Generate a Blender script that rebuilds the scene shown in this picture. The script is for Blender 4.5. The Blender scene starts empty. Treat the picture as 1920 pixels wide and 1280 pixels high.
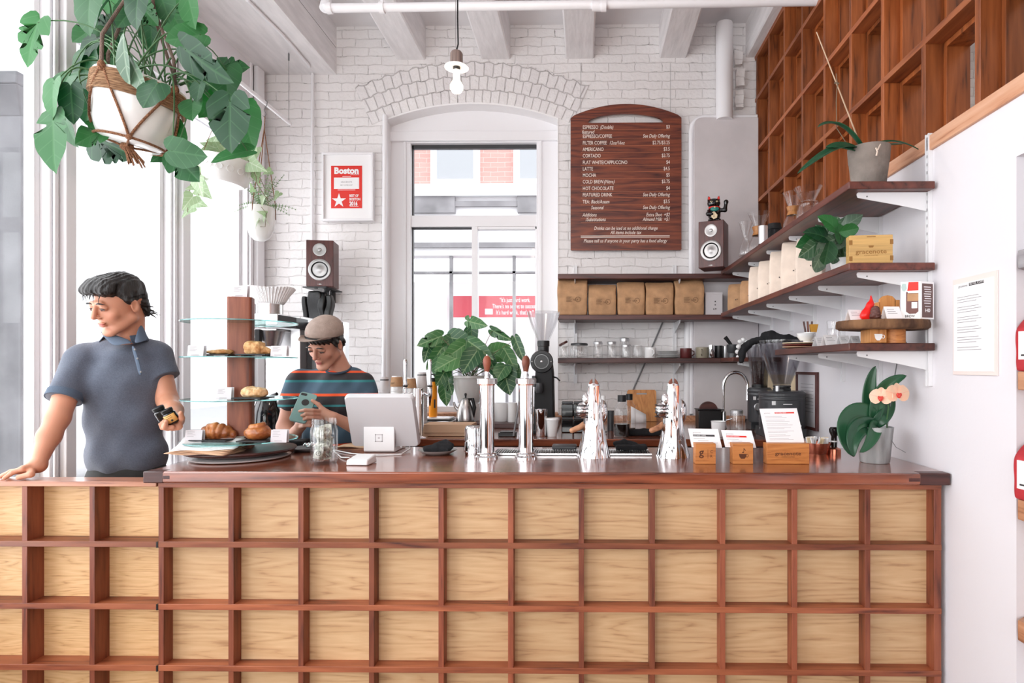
import bpy, math, random
import numpy as np
from mathutils import Vector as V, Matrix, Quaternion, noise as mnoise
rnd = random.Random(7)
C = bpy.context.scene.collection
PI = math.pi
def R(d): return math.radians(d)
# ---------------------------------------------------------------- camera
F_PX, PX0, PY0, YAW, EYE = 1114.0, 1079.5, 688.0, 0.014, 1.45
cam = bpy.data.objects.new('camera', bpy.data.cameras.new('camera')); C.objects.link(cam)
cam.data.sensor_width = 36; cam.data.lens = F_PX * 36 / 1920
cam.data.shift_x = (960 - PX0) / 1920; cam.data.shift_y = (PY0 - 640) / 1920
cam.location = (0, 0, EYE); cam.rotation_euler = (PI / 2, 0, YAW); cam.data.clip_start = 0.05
bpy.context.scene.camera = cam
# ---------------------------------------------------------------- sky, daylight, exposure
sc = bpy.context.scene
sc.view_settings.view_transform = 'Standard'; sc.view_settings.look = 'None'
sc.view_settings.gamma = 1; sc.view_settings.exposure = 0.58; sc.view_settings.use_curve_mapping = False
sc.cycles.max_bounces = 8; sc.cycles.diffuse_bounces = 5; sc.cycles.glossy_bounces = 4
sc.cycles.transmission_bounces = 6; sc.cycles.transparent_max_bounces = 16
sc.cycles.caustics_reflective = False; sc.cycles.caustics_refractive = False
sc.cycles.sample_clamp_indirect = 6
w = bpy.data.worlds.new('sky'); sc.world = w; w.use_nodes = True
wn = w.node_tree.nodes; wn['Background'].inputs[0].default_value = (0.93, 0.97, 1.0, 1); wn['Background'].inputs[1].default_value = 2.0
def area(name, loc, rot, sx, sy, e, col=(1, 1, 1), portal=False):
    l = bpy.data.lights.new(name, 'AREA'); l.shape = 'RECTANGLE'; l.size = sx; l.size_y = sy; l.energy = e; l.color = col
    o = bpy.data.objects.new(name, l); o.location = loc; o.rotation_euler = rot; C.objects.link(o)
    if portal: l.cycles.is_portal = True
    return o
# daylight of the street: soft light falling in through the left shop windows and the glazed shop front behind the camera
area('window_daylight', (-2.62, 1.6, 2.0), (0, -R(90), 0), 3.0, 5.6, 118, (0.97, 0.98, 1.0))
area('shopfront_daylight', (-1.55, -3.3, 2.1), (R(90), 0, 0), 1.1, 2.4, 36, (1.0, 0.975, 0.95))
area('shopfront_daylight', (0.15, -3.3, 2.1), (R(90), 0, 0), 1.1, 2.4, 26, (1.0, 0.975, 0.95))
area('far_room_fill', (2.6, 1.5, 3.95), (0, R(15), 0), 1.0, 5.0, 12, (1.0, 0.93, 0.84))  # added overhead fill, brightens the dim room behind the wood screen
# ---------------------------------------------------------------- pixel -> point
_s, _c = math.sin(YAW), math.cos(YAW)
def ray(px, py):
    dx, dz = (px - PX0) / F_PX, (PY0 - py) / F_PX
    return V((-_s + _c * dx, _c + _s * dx, dz))
def P(px, py, Y): r = ray(px, py); return r * (Y / r.y) + V((0, 0, EYE))
def PX(px, py, X): r = ray(px, py); return r * (X / r.x) + V((0, 0, EYE))
def PZ(px, py, Z): r = ray(px, py); return r * ((Z - EYE) / r.z) + V((0, 0, EYE))
def XatY(px, Y): return P(px, PY0, Y).x
def ZatY(px, py, Y): return P(px, py, Y).z
# ---------------------------------------------------------------- mesh collector
def rot(ax, ang): return Matrix.Rotation(ang, 4, ax)
def TR(loc=(0, 0, 0), rz=0, rx=0, ry=0, s=1.0):
    return Matrix.Translation(V(loc)) @ rot('Z', rz) @ rot('Y', ry) @ rot('X', rx) @ Matrix.Scale(s, 4)
class G:
    def __init__(s): s.v = []; s.f = []; s.m = []; s.uv = {}
    def add(s, vs, fs, T=None, mi=0, uvs=None):
        b = len(s.v)
        if uvs:
            for i, u in enumerate(uvs): s.uv[b + i] = u
        s.v += [tuple(T @ V(p)) for p in vs] if T is not None else [tuple(p) for p in vs]
        s.f += [tuple(b + i for i in f) for f in fs]; s.m += [mi] * len(fs); return s
    def box(s, x0, x1, y0, y1, z0, z1, T=None, mi=0):
        return s.add([(x0, y0, z0), (x1, y0, z0), (x1, y1, z0), (x0, y1, z0), (x0, y0, z1), (x1, y0, z1), (x1, y1, z1), (x0, y1, z1)],
                     [(0, 3, 2, 1), (4, 5, 6, 7), (0, 1, 5, 4), (1, 2, 6, 5), (2, 3, 7, 6), (3, 0, 4, 7)], T, mi)
    def cbox(s, c, d, T=None, mi=0):
        return s.box(c[0] - d[0] / 2, c[0] + d[0] / 2, c[1] - d[1] / 2, c[1] + d[1] / 2, c[2] - d[2] / 2, c[2] + d[2] / 2, T, mi)
    def hexa(s, p, mi=0):            # 8 points: bottom 4 then top 4, both counter-clockwise from above
        return s.add(p, [(0, 3, 2, 1), (4, 5, 6, 7), (0, 1, 5, 4), (1, 2, 6, 5), (2, 3, 7, 6), (3, 0, 4, 7)], None, mi)
    def lathe(s, prof, c=(0, 0, 0), n=28, T=None, mi=0, sx=1, sy=1, fn=None):
        vs = []; fs = []; idx = []
        for r, z in prof:
            if r < 1e-6: idx.append([len(vs)]); vs.append((c[0], c[1], c[2] + z))
            else:
                idx.append(list(range(len(vs), len(vs) + n)))
                for i in range(n):
                    a = 2 * PI * i / n; rr = r * (fn(a, z) if fn else 1)
                    vs.append((c[0] + rr * sx * math.cos(a), c[1] + rr * sy * math.sin(a), c[2] + z))
        for A, B in zip(idx, idx[1:]):
            for i in range(n):
                j = (i + 1) % n
                if len(A) == 1 and len(B) == 1: continue
                if len(A) == 1: fs.append((A[0], B[j], B[i]))
                elif len(B) == 1: fs.append((A[i], A[j], B[0]))
                else: fs.append((A[i], A[j], B[j], B[i]))
        return s.add(vs, fs, T, mi)
    def cyl(s, a, b, r, r2=None, n=16, mi=0): return s.tube([a, b], [r, r if r2 is None else r2], n, mi)
    def tube(s, pts, rad, n=8, mi=0, closed=False):
        pts = [V(p) for p in pts]; m = len(pts)
        if not isinstance(rad, (list, tuple)): rad = [rad] * m
        vs = []; fs = []; up = None
        for i, p in enumerate(pts):
            if closed: t = pts[(i + 1) % m] - pts[i - 1]
            else: t = pts[min(i + 1, m - 1)] - pts[max(i - 1, 0)]
            if t.length < 1e-9: t = V((0, 0, 1))
            t.normalize()
            if up is None: up = t.orthogonal().normalized()
            up = (up - t * up.dot(t)); up = up.normalized() if up.length > 1e-6 else t.orthogonal().normalized()
            si = t.cross(up)
            for k in range(n):
                a = 2 * PI * k / n; vs.append(p + (up * math.cos(a) + si * math.sin(a)) * rad[i])
        for i in range(m if closed else m - 1):
            j = (i + 1) % m
            for k in range(n): fs.append((i * n + k, i * n + (k + 1) % n, j * n + (k + 1) % n, j * n + k))
        if not closed: fs += [tuple(reversed(range(n))), tuple(range((m - 1) * n, m * n))]
        return s.add(vs, fs, None, mi)
    def prism(s, o, z0, z1, T=None, mi=0):     # outline in x,y (counter-clockwise) between z0 and z1
        n = len(o)
        return s.add([(x, y, z0) for x, y in o] + [(x, y, z1) for x, y in o],
                     [tuple(reversed(range(n))), tuple(range(n, 2 * n))] + [(i, (i + 1) % n, n + (i + 1) % n, n + i) for i in range(n)], T, mi)
    def ell(s, c, r, T=None, mi=0, n=20, m=12, Rm=None):
        vs = []; fs = []
        rr = (r, r, r) if not isinstance(r, (list, tuple)) else r
        q = Matrix.Translation(V(c)) @ (Rm.to_4x4() if Rm is not None else Matrix())
        if T is not None: q = T @ q
        prof = [(math.sin(PI * i / m), -math.cos(PI * i / m)) for i in range(m + 1)]
        g = G(); g.lathe(prof, n=n)
        return s.add([(x * rr[0], y * rr[1], z * rr[2]) for x, y, z in g.v], g.f, q, mi)
    def sheet(s, pts, mi=0, T=None):          # rows of points
        n, m = len(pts), len(pts[0])
        return s.add([p for r in pts for p in r], [(i * m + j, i * m + j + 1, (i + 1) * m + j + 1, (i + 1) * m + j) for i in range(n - 1) for j in range(m - 1)], T, mi)
    def quad(s, a, b, c, d, mi=0): return s.add([a, b, c, d], [(0, 1, 2, 3)], None, mi)
    def grid_box(s, x0, x1, y0, y1, z0, z1, n=(6, 4, 8), fn=None, T=None, mi=0):   # subdivided box, points moved by fn
        idx = {}; vs = []; fs = []
        def g(i, j, k):
            key = (i, j, k)
            if key not in idx:
                p = V((x0 + (x1 - x0) * i / n[0], y0 + (y1 - y0) * j / n[1], z0 + (z1 - z0) * k / n[2]))
                idx[key] = len(vs); vs.append(fn(p, i / n[0], j / n[1], k / n[2]) if fn else p)
            return idx[key]
        for i in range(n[0]):
            for j in range(n[1]): fs += [(g(i, j, 0), g(i, j + 1, 0), g(i + 1, j + 1, 0), g(i + 1, j, 0)), (g(i, j, n[2]), g(i + 1, j, n[2]), g(i + 1, j + 1, n[2]), g(i, j + 1, n[2]))]
        for i in range(n[0]):
            for k in range(n[2]): fs += [(g(i, 0, k), g(i + 1, 0, k), g(i + 1, 0, k + 1), g(i, 0, k + 1)), (g(i, n[1], k), g(i, n[1], k + 1), g(i + 1, n[1], k + 1), g(i + 1, n[1], k))]
        for j in range(n[1]):
            for k in range(n[2]): fs += [(g(0, j, k), g(0, j, k + 1), g(0, j + 1, k + 1), g(0, j + 1, k)), (g(n[0], j, k), g(n[0], j + 1, k), g(n[0], j + 1, k + 1), g(n[0], j, k + 1))]
        return s.add(vs, fs, T, mi)
    def build(s, name, mats, parent=None, bevel=0, flat=False, solid=0, ang=38, sub=0, **kw):
        me = bpy.data.meshes.new(name); me.from_pydata([tuple(p) for p in s.v], [], s.f); me.update()
        if not isinstance(mats, (list, tuple)): mats = [mats]
        for m in mats: me.materials.append(m)
        if len(mats) > 1: me.polygons.foreach_set('material_index', s.m)
        if s.uv:
            ul = me.uv_layers.new(name='UVMap')
            for l in me.loops: ul.data[l.index].uv = s.uv.get(l.vertex_index, (0, 0))
        if not flat:
            me.shade_smooth()
            if ang < 180: me.set_sharp_from_angle(angle=R(ang))
        o = bpy.data.objects.new(name, me); C.objects.link(o)
        if parent is not None: o.parent = parent
        if solid: m = o.modifiers.new('s', 'SOLIDIFY'); m.thickness = solid; m.offset = 0
        if bevel: m = o.modifiers.new('b', 'BEVEL'); m.width = bevel; m.segments = 2; m.limit_method = 'ANGLE'; m.angle_limit = R(40)
        if sub: m = o.modifiers.new('u', 'SUBSURF'); m.levels = sub; m.render_levels = sub
        return tag(o, **kw) if kw else o
def tag(o, label=None, cat=None, group=None, kind=None):
    if label: o['label'] = label
    if cat: o['category'] = cat
    if group: o['group'] = group
    if kind: o['kind'] = kind
    return o
def thing(name, label, cat, loc=(0, 0, 0), rz=0, group=None):
    o = bpy.data.objects.new(name, None); C.objects.link(o); o.empty_display_size = 0.05
    o.location = loc; o.rotation_euler = (0, 0, rz)
    return tag(o, label, cat, group)
def struct(g, name, mats, parent=None, **k):
    o = g.build(name, mats, parent, **k)
    if parent is None: o['kind'] = 'structure'
    return o
def dup(root, loc=None, rz=None, label=None, group=None, s=None):
    def cp(o, par):
        c = o.copy(); C.objects.link(c)
        if par is not None: c.parent = par
        for ch in kids.get(o, []): cp(ch, c)
        return c
    kids = {}
    for o in root.children_recursive: kids.setdefault(o.parent, []).append(o)
    c = cp(root, None)
    if loc is not None: c.location = loc
    if rz is not None: c.rotation_euler.z = rz
    if s is not None: c.scale = (s, s, s) if not isinstance(s, tuple) else s
    if label: c['label'] = label
    if group: c['group'] = group
    return c
# ---------------------------------------------------------------- lettering
_tc = {}
def text_geo(txt, size=1.0, align='LEFT', shear=0.0, bold=0.0, sx=1.0):
    key = (txt, align, shear, bold)
    if key not in _tc:
        cu = bpy.data.curves.new('t', 'FONT'); cu.body = txt; cu.size = 1; cu.align_x = align; cu.shear = shear; cu.offset = bold
        cu.resolution_u = 2; cu.fill_mode = 'FRONT'
        o = bpy.data.objects.new('t', cu); C.objects.link(o)
        bpy.context.view_layer.update()
        me = bpy.data.meshes.new_from_object(o.evaluated_get(bpy.context.evaluated_depsgraph_get()))
        _tc[key] = ([tuple(v.co) for v in me.vertices], [tuple(p.vertices) for p in me.polygons])
        bpy.data.objects.remove(o); bpy.data.curves.remove(cu); bpy.data.meshes.remove(me)
    vs, fs = _tc[key]
    return [(x * size * sx, y * size, 0) for x, y, z in vs], fs
def write(g, txt, T, x, y, size, mi=0, **k):      # lettering on the plane T (x right, y up, z towards the reader)
    vs, fs = text_geo(txt, size, **k)
    return g.add([(a + x, b + y, 0) for a, b, _ in vs], fs, T, mi)
def face_T(p, rz=0, tilt=0):                      # plane facing -Y (the camera) standing at p
    return Matrix.Translation(V(p)) @ rot('Z', rz) @ rot('X', PI / 2 - tilt)
# ---------------------------------------------------------------- implicit shapes (bodies, hair, cloth, pastry)
def smin(a, b, k):
    h = np.clip(0.5 + 0.5 * (b - a) / k, 0, 1); return b + (a - b) * h - k * h * (1 - h)
def smax(a, b, k): return -smin(-a, -b, k)
class S:
    def __init__(s): s.p = []
    def cap(s, a, b, ra, rb=None, k=0.012, op=1):
        s.p.append(('c', np.array(a, float), np.array(b, float), ra, ra if rb is None else rb, k, op)); return s
    def ell(s, c, r, M=None, k=0.012, op=1):
        m = np.eye(3) if M is None else np.array(M.to_3x3()); s.p.append(('e', np.array(c, float), m, np.array(r, float) if isinstance(r, (tuple, list)) else np.array([r] * 3, float), 0, k, op)); return s
    def box(s, c, h, M=None, rd=0.005, k=0.008, op=1):
        m = np.eye(3) if M is None else np.array(M.to_3x3()); s.p.append(('b', np.array(c, float), m, np.array(h, float), rd, k, op)); return s
    def chain(s, pts, rs, k=0.012, op=1):
        for i in range(len(pts) - 1): s.cap(pts[i], pts[i + 1], rs[i], rs[i + 1], k, op)
        return s
    def one(s, q, X):
        t = q[0]
        if t == 'c':
            a, b, ra, rb = q[1:5]; ba = b - a; h = np.clip(((X - a) @ ba) / max(ba @ ba, 1e-12), 0, 1)
            return np.linalg.norm(X - a - h[:, None] * ba, axis=1) - (ra + (rb - ra) * h)
        L = (X - q[1]) @ q[2]
        if t == 'e':
            r = q[3]; k0 = np.linalg.norm(L / r, axis=1); k1 = np.linalg.norm(L / (r * r), axis=1)
            return np.where(k0 < 1e-3, -r.min(), k0 * (k0 - 1) / np.maximum(k1, 1e-9))
        d = np.abs(L) - (q[3] - q[4]); return np.linalg.norm(np.maximum(d, 0), axis=1) + np.minimum(d.max(axis=1), 0) - q[4]
    def ev(s, X, act=None, fn=None):
        d = np.full(len(X), 9.0)
        for i, q in enumerate(s.p):
            if act is not None and not act[i]: continue
            e = s.one(q, X); k = q[5]
            d = smin(d, e, k) if q[6] > 0 else smax(d, -e, k)
        return fn(X, d) if fn else d
    def mesh(s, h, fn=None, bs=14, slack=1.35, extra=0.0):
        lo = np.array([9e9] * 3); hi = -lo
        for q in s.p:
            if q[6] < 0: continue
            if q[0] == 'c':
                r = max(q[3], q[4]); lo = np.minimum(lo, np.minimum(q[1], q[2]) - r); hi = np.maximum(hi, np.maximum(q[1], q[2]) + r)
            else:
                e = np.abs(q[2]) @ q[3]; lo = np.minimum(lo, q[1] - e); hi = np.maximum(hi, q[1] + e)
        lo -= 2.5 * h + extra; hi += 2.5 * h + extra
        nb = np.ceil((hi - lo) / (h * bs)).astype(int)
        bi = np.stack(np.meshgrid(*[np.arange(n) for n in nb], indexing='ij'), -1).reshape(-1, 3)
        cen = lo + (bi + 0.5) * bs * h; Rb = 0.5 * bs * h * 3 ** 0.5
        dc = np.stack([s.one(q, cen) for q in s.p]); 
        dt = s.ev(cen)
        keep = np.abs(dt) < Rb * slack + 0.01 + extra
        N = nb * bs + 4
        g = np.arange(bs + 1); ii, jj, kk = np.meshgrid(g, g, g, indexing='ij'); off = np.stack([ii, jj, kk], -1).reshape(-1, 3)
        K = []; VV = []; Q = []
        def key(I): return ((I[..., 0] + 1) * N[1] + I[..., 1] + 1) * N[2] + I[..., 2] + 1
        for b in np.nonzero(keep)[0]:
            act = dc[:, b] < Rb * slack + 0.03
            base = bi[b] * bs; X = lo + (base + off) * h
            F = s.ev(X, act, fn).reshape(bs + 1, bs + 1, bs + 1); ins = F < 0
            if ins.all() or not ins.any(): continue
            cnt = np.zeros((bs, bs, bs)); pos = np.zeros((bs, bs, bs, 3))
            for ax in range(3):
                sl0 = [slice(None)] * 3; sl1 = [slice(None)] * 3; sl0[ax] = slice(0, bs); sl1[ax] = slice(1, bs + 1)
                A, B = F[tuple(sl0)], F[tuple(sl1)]; m = (A < 0) != (B < 0)
                t = np.where(m, A / np.where(m, A - B, 1), 0)
                o1, o2 = [a for a in range(3) if a != ax]
                for u in (0, 1):
                    for v_ in (0, 1):
                        sl = [slice(None)] * 3; sl[o1] = slice(u, u + bs); sl[o2] = slice(v_, v_ + bs); sl[ax] = slice(0, bs)
                        mm = m[tuple(sl)]; tt = t[tuple(sl)]; cnt += mm
                        pos[..., ax] += tt * mm; pos[..., o1] += u * mm; pos[..., o2] += v_ * mm
                sl = [slice(0, bs)] * 3; E = np.argwhere(m[tuple(sl)])
                if len(E):
                    e = E + base; sg = A[tuple(E.T)] < 0
                    d1 = np.zeros(3, int); d1[(ax + 1) % 3] = 1; d2 = np.zeros(3, int); d2[(ax + 2) % 3] = 1
                    q = np.stack([key(e - d1 - d2), key(e - d2), key(e), key(e - d1)], 1)
                    q[~sg] = q[~sg][:, ::-1]; Q.append(q)
            cc = np.argwhere(cnt > 0)
            n_ = cnt[tuple(cc.T)][:, None]; VV.append(lo + (base + cc + pos[tuple(cc.T)] / n_) * h); K.append(key(cc + base))
        K = np.concatenate(K); VV = np.concatenate(VV); Q = np.concatenate(Q)
        o = np.argsort(K); K = K[o]; VV = VV[o]
        ix = np.clip(np.searchsorted(K, Q), 0, len(K) - 1); ok = (K[ix] == Q).all(axis=1)
        return VV, ix[ok]
def sdf_obj(s, h, name, mats, parent=None, fn=None, col=None, extra=0.0, smooth=0, **kw):
    vs, fs = s.mesh(h, fn, extra=extra)
    me = bpy.data.meshes.new(name); me.vertices.add(len(vs)); me.vertices.foreach_set('co', vs.astype(np.float32).ravel())
    me.loops.add(len(fs) * 4); me.loops.foreach_set('vertex_index', fs.astype(np.int32).ravel())
    me.polygons.add(len(fs)); me.polygons.foreach_set('loop_start', np.arange(len(fs), dtype=np.int32) * 4)
    me.update(calc_edges=True); me.validate(); me.shade_smooth()
    if col is not None:
        a = me.color_attributes.new('Col', 'FLOAT_COLOR', 'POINT'); a.data.foreach_set('color', col(vs).astype(np.float32).ravel())
    for m in (mats if isinstance(mats, (list, tuple)) else [mats]): me.materials.append(m)
    o = bpy.data.objects.new(name, me); C.objects.link(o)
    if smooth: m = o.modifiers.new('sm', 'SMOOTH'); m.iterations = smooth; m.factor = 0.5
    if parent is not None: o.parent = parent
    return tag(o, **kw) if kw else o
def vnoise(X, f, seed=0.0):      # cheap smooth numpy noise
    x, y, z = (X * f + seed).T
    return (np.sin(x * 1.7 + 1.3 * np.sin(y * 1.3 + 0.5)) + np.sin(y * 1.9 + 1.1 * np.sin(z * 1.6 + 1.7)) + np.sin(z * 2.1 + 1.2 * np.sin(x * 1.2 + 2.9))) / 3
# ---------------------------------------------------------------- materials
def lin(c): return tuple(((x / 255) / 12.92 if x / 255 <= 0.04045 else ((x / 255 + 0.055) / 1.055) ** 2.4) for x in c) + (1,)
def new_mat(name):
    m = bpy.data.materials.new(name); m.use_nodes = True
    return m, m.node_tree, m.node_tree.nodes['Principled BSDF']
def node(t, typ, **k):
    n = t.nodes.new(typ)
    for a, b in k.items(): setattr(n, a, b)
    return n
def mat(name, c, rough=0.5, metal=0.0, var=0.0, vs=8.0, bump=0.0, bs=60.0, coat=0.0, trans=0.0, ior=1.45, emit=0.0, stretch=(1, 1, 1), sheen=0.0, c2=None, alpha=None, spec=None, subs=0.0):
    m, t, b = new_mat(name); L = t.links
    b.inputs['Base Color'].default_value = lin(c); b.inputs['Roughness'].default_value = rough; b.inputs['Metallic'].default_value = metal
    b.inputs['Coat Weight'].default_value = coat; b.inputs['Transmission Weight'].default_value = trans; b.inputs['IOR'].default_value = ior
    if sheen: b.inputs['Sheen Weight'].default_value = sheen
    if spec is not None: b.inputs['Specular IOR Level'].default_value = spec
    if subs: b.inputs['Subsurface Weight'].default_value = subs; b.inputs['Subsurface Scale'].default_value = 0.01
    if emit: b.inputs['Emission Color'].default_value = lin(c); b.inputs['Emission Strength'].default_value = emit
    if alpha is not None: b.inputs['Alpha'].default_value = alpha
    co = node(t, 'ShaderNodeTexCoord'); mp = node(t, 'ShaderNodeMapping'); mp.inputs['Scale'].default_value = stretch
    L.new(co.outputs['Object'], mp.inputs[0])
    if var or c2:
        n = node(t, 'ShaderNodeTexNoise'); n.inputs['Scale'].default_value = vs; n.inputs['Detail'].default_value = 5
        L.new(mp.outputs[0], n.inputs['Vector'])
        r = node(t, 'ShaderNodeMix', data_type='RGBA')
        k2 = c2 or tuple(max(0, x * (1 - var)) for x in c)
        r.inputs[6].default_value = lin(c); r.inputs[7].default_value = lin(k2)
        rp = node(t, 'ShaderNodeMapRange'); rp.inputs[1].default_value = 0.35; rp.inputs[2].default_value = 0.65
        L.new(n.outputs[0], rp.inputs[0]); L.new(rp.outputs[0], r.inputs[0]); L.new(r.outputs[2], b.inputs['Base Color'])
    if bump:
        n2 = node(t, 'ShaderNodeTexNoise'); n2.inputs['Scale'].default_value = bs; n2.inputs['Detail'].default_value = 4
        L.new(mp.outputs[0], n2.inputs['Vector'])
        bp = node(t, 'ShaderNodeBump'); bp.inputs['Strength'].default_value = bump; bp.inputs['Distance'].default_value = 0.01
        L.new(n2.outputs[0], bp.inputs['Height']); L.new(bp.outputs[0], b.inputs['Normal'])
    return m
def wood(name, a, c, dark, axis='x', sc_=1.0, rough=0.4, coat=0.0, rings=9.0, dist=3.0, bump=0.08, rand=0.35):
    # a = light colour, c = mid, dark = grain line; grain runs along AXIS
    m, t, b = new_mat(name); L = t.links; b.inputs['Roughness'].default_value = rough; b.inputs['Coat Weight'].default_value = coat
    b.inputs['Coat Roughness'].default_value = 0.15
    co = node(t, 'ShaderNodeTexCoord'); oi = node(t, 'ShaderNodeObjectInfo'); mul = node(t, 'ShaderNodeVectorMath', operation='MULTIPLY_ADD')
    cx = node(t, 'ShaderNodeCombineXYZ'); L.new(oi.outputs['Random'], cx.inputs[0]); L.new(oi.outputs['Random'], cx.inputs[1]); L.new(oi.outputs['Random'], cx.inputs[2])
    mul.inputs[1].default_value = (7, 13, 11); L.new(cx.outputs[0], mul.inputs[0]); L.new(co.outputs['Object'], mul.inputs[2])
    mp = node(t, 'ShaderNodeMapping'); s_ = {'x': (0.09, 1, 1), 'y': (1, 0.09, 1), 'z': (1, 1, 0.09)}[axis]
    mp.inputs['Scale'].default_value = tuple(x * sc_ for x in s_); L.new(mul.outputs[0], mp.inputs[0])
    n1 = node(t, 'ShaderNodeTexNoise'); n1.inputs['Scale'].default_value = 5; n1.inputs['Detail'].default_value = 3; L.new(mp.outputs[0], n1.inputs['Vector'])
    m1 = node(t, 'ShaderNodeMath', operation='MULTIPLY'); m1.inputs[1].default_value = rings; L.new(n1.outputs[0], m1.inputs[0])
    m2 = node(t, 'ShaderNodeMath', operation='PINGPONG'); m2.inputs[1].default_value = 0.5; L.new(m1.outputs[0], m2.inputs[0])
    n2 = node(t, 'ShaderNodeTexNoise'); n2.inputs['Scale'].default_value = 90; n2.inputs['Detail'].default_value = 6; L.new(mp.outputs[0], n2.inputs['Vector'])
    cr = node(t, 'ShaderNodeValToRGB'); e = cr.color_ramp.elements
    e[0].position = 0.0; e[0].color = lin(dark); e[1].position = 1.0; e[1].color = lin(a); k = e.new(0.28); k.color = lin(c)
    mx = node(t, 'ShaderNodeMath', operation='MULTIPLY_ADD'); mx.inputs[1].default_value = 1.25; L.new(m2.outputs[0], mx.inputs[0])
    sb = node(t, 'ShaderNodeMath', operation='MULTIPLY_ADD'); sb.inputs[1].default_value = 1.1; sb.inputs[2].default_value = -0.35; L.new(n2.outputs[0], sb.inputs[0])
    L.new(sb.outputs[0], mx.inputs[2]); L.new(mx.outputs[0], cr.inputs[0])
    hv = node(t, 'ShaderNodeHueSaturation'); mr = node(t, 'ShaderNodeMapRange'); mr.inputs[3].default_value = 1 - rand; mr.inputs[4].default_value = 1 + rand * 0.6
    L.new(oi.outputs['Random'], mr.inputs[0]); L.new(mr.outputs[0], hv.inputs['Value']); L.new(cr.outputs[0], hv.inputs['Color']); L.new(hv.outputs[0], b.inputs['Base Color'])
    bp = node(t, 'ShaderNodeBump'); bp.inputs['Strength'].default_value = bump; bp.inputs['Distance'].default_value = 0.004
    L.new(n2.outputs[0], bp.inputs['Height']); L.new(bp.outputs[0], b.inputs['Normal'])
    return m
def brick_mat(name, c, c2, mortar, bw=0.205, rh=0.0677, uv=False, axes='xz', dist=0.02, strength=0.55, holes=True):
    m, t, b = new_mat(name); L = t.links; b.inputs['Roughness'].default_value = 0.55
    co = node(t, 'ShaderNodeTexCoord'); src = co.outputs['UV' if uv else 'Object']
    if not uv:
        sp = node(t, 'ShaderNodeSeparateXYZ'); cb = node(t, 'ShaderNodeCombineXYZ'); L.new(src, sp.inputs[0])
        L.new(sp.outputs['XYZ'.index(axes[0].upper())], cb.inputs[0]); L.new(sp.outputs['XYZ'.index(axes[1].upper())], cb.inputs[1]); src = cb.outputs[0]
    nz = node(t, 'ShaderNodeTexNoise'); nz.inputs['Scale'].default_value = 9; nz.inputs['Detail'].default_value = 3; L.new(co.outputs['Object'], nz.inputs['Vector'])
    ad = node(t, 'ShaderNodeVectorMath', operation='MULTIPLY_ADD'); ad.inputs[1].default_value = (dist, dist, 0); L.new(nz.outputs['Color'], ad.inputs[0]); L.new(src, ad.inputs[2])
    br = node(t, 'ShaderNodeTexBrick'); br.inputs['Scale'].default_value = 1; br.inputs['Brick Width'].default_value = bw; br.inputs['Row Height'].default_value = rh
    br.inputs['Mortar Size'].default_value = 0.0045; br.inputs['Mortar Smooth'].default_value = 0.6
    br.inputs['Color1'].default_value = lin(c); br.inputs['Color2'].default_value = lin(c2); br.inputs['Mortar'].default_value = lin(mortar)
    L.new(ad.outputs[0], br.inputs['Vector'])
    # broken dark cracks where the paint has missed the joints
    n3 = node(t, 'ShaderNodeTexNoise'); n3.inputs['Scale'].default_value = 16; n3.inputs['Detail'].default_value = 6; n3.inputs['Roughness'].default_value = 0.7; L.new(co.outputs['Object'], n3.inputs['Vector'])
    cr = node(t, 'ShaderNodeMapRange'); cr.inputs[1].default_value = 0.54; cr.inputs[2].default_value = 0.66; L.new(n3.outputs[0], cr.inputs[0])
    b2 = node(t, 'ShaderNodeTexBrick'); b2.inputs['Scale'].default_value = 1; b2.inputs['Brick Width'].default_value = bw; b2.inputs['Row Height'].default_value = rh
    b2.inputs['Mortar Size'].default_value = 0.0022; b2.inputs['Mortar Smooth'].default_value = 0.2; L.new(ad.outputs[0], b2.inputs['Vector'])
    mm = node(t, 'ShaderNodeMath', operation='MULTIPLY'); L.new(cr.outputs[0], mm.inputs[0]); L.new(b2.outputs['Fac'], mm.inputs[1])
    mk = node(t, 'ShaderNodeMath', operation='MULTIPLY'); mk.inputs[1].default_value = 0.75 if holes else 0.0; L.new(mm.outputs[0], mk.inputs[0])
    mx = node(t, 'ShaderNodeMix', data_type='RGBA'); mx.inputs[7].default_value = lin((70, 62, 60)); L.new(mk.outputs[0], mx.inputs[0]); L.new(br.outputs['Color'], mx.inputs[6]); L.new(mx.outputs[2], b.inputs['Base Color'])
    n2 = node(t, 'ShaderNodeTexNoise'); n2.inputs['Scale'].default_value = 38; n2.inputs['Detail'].default_value = 6; L.new(co.outputs['Object'], n2.inputs['Vector'])
    h = node(t, 'ShaderNodeMath', operation='MULTIPLY_ADD'); h.inputs[1].default_value = -1.3; L.new(br.outputs['Fac'], h.inputs[0]); L.new(n2.outputs[0], h.inputs[2])
    bp = node(t, 'ShaderNodeBump'); bp.inputs['Strength'].default_value = strength; bp.inputs['Distance'].default_value = 0.008
    L.new(h.outputs[0], bp.inputs['Height']); L.new(bp.outputs[0], b.inputs['Normal'])
    return m
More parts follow.
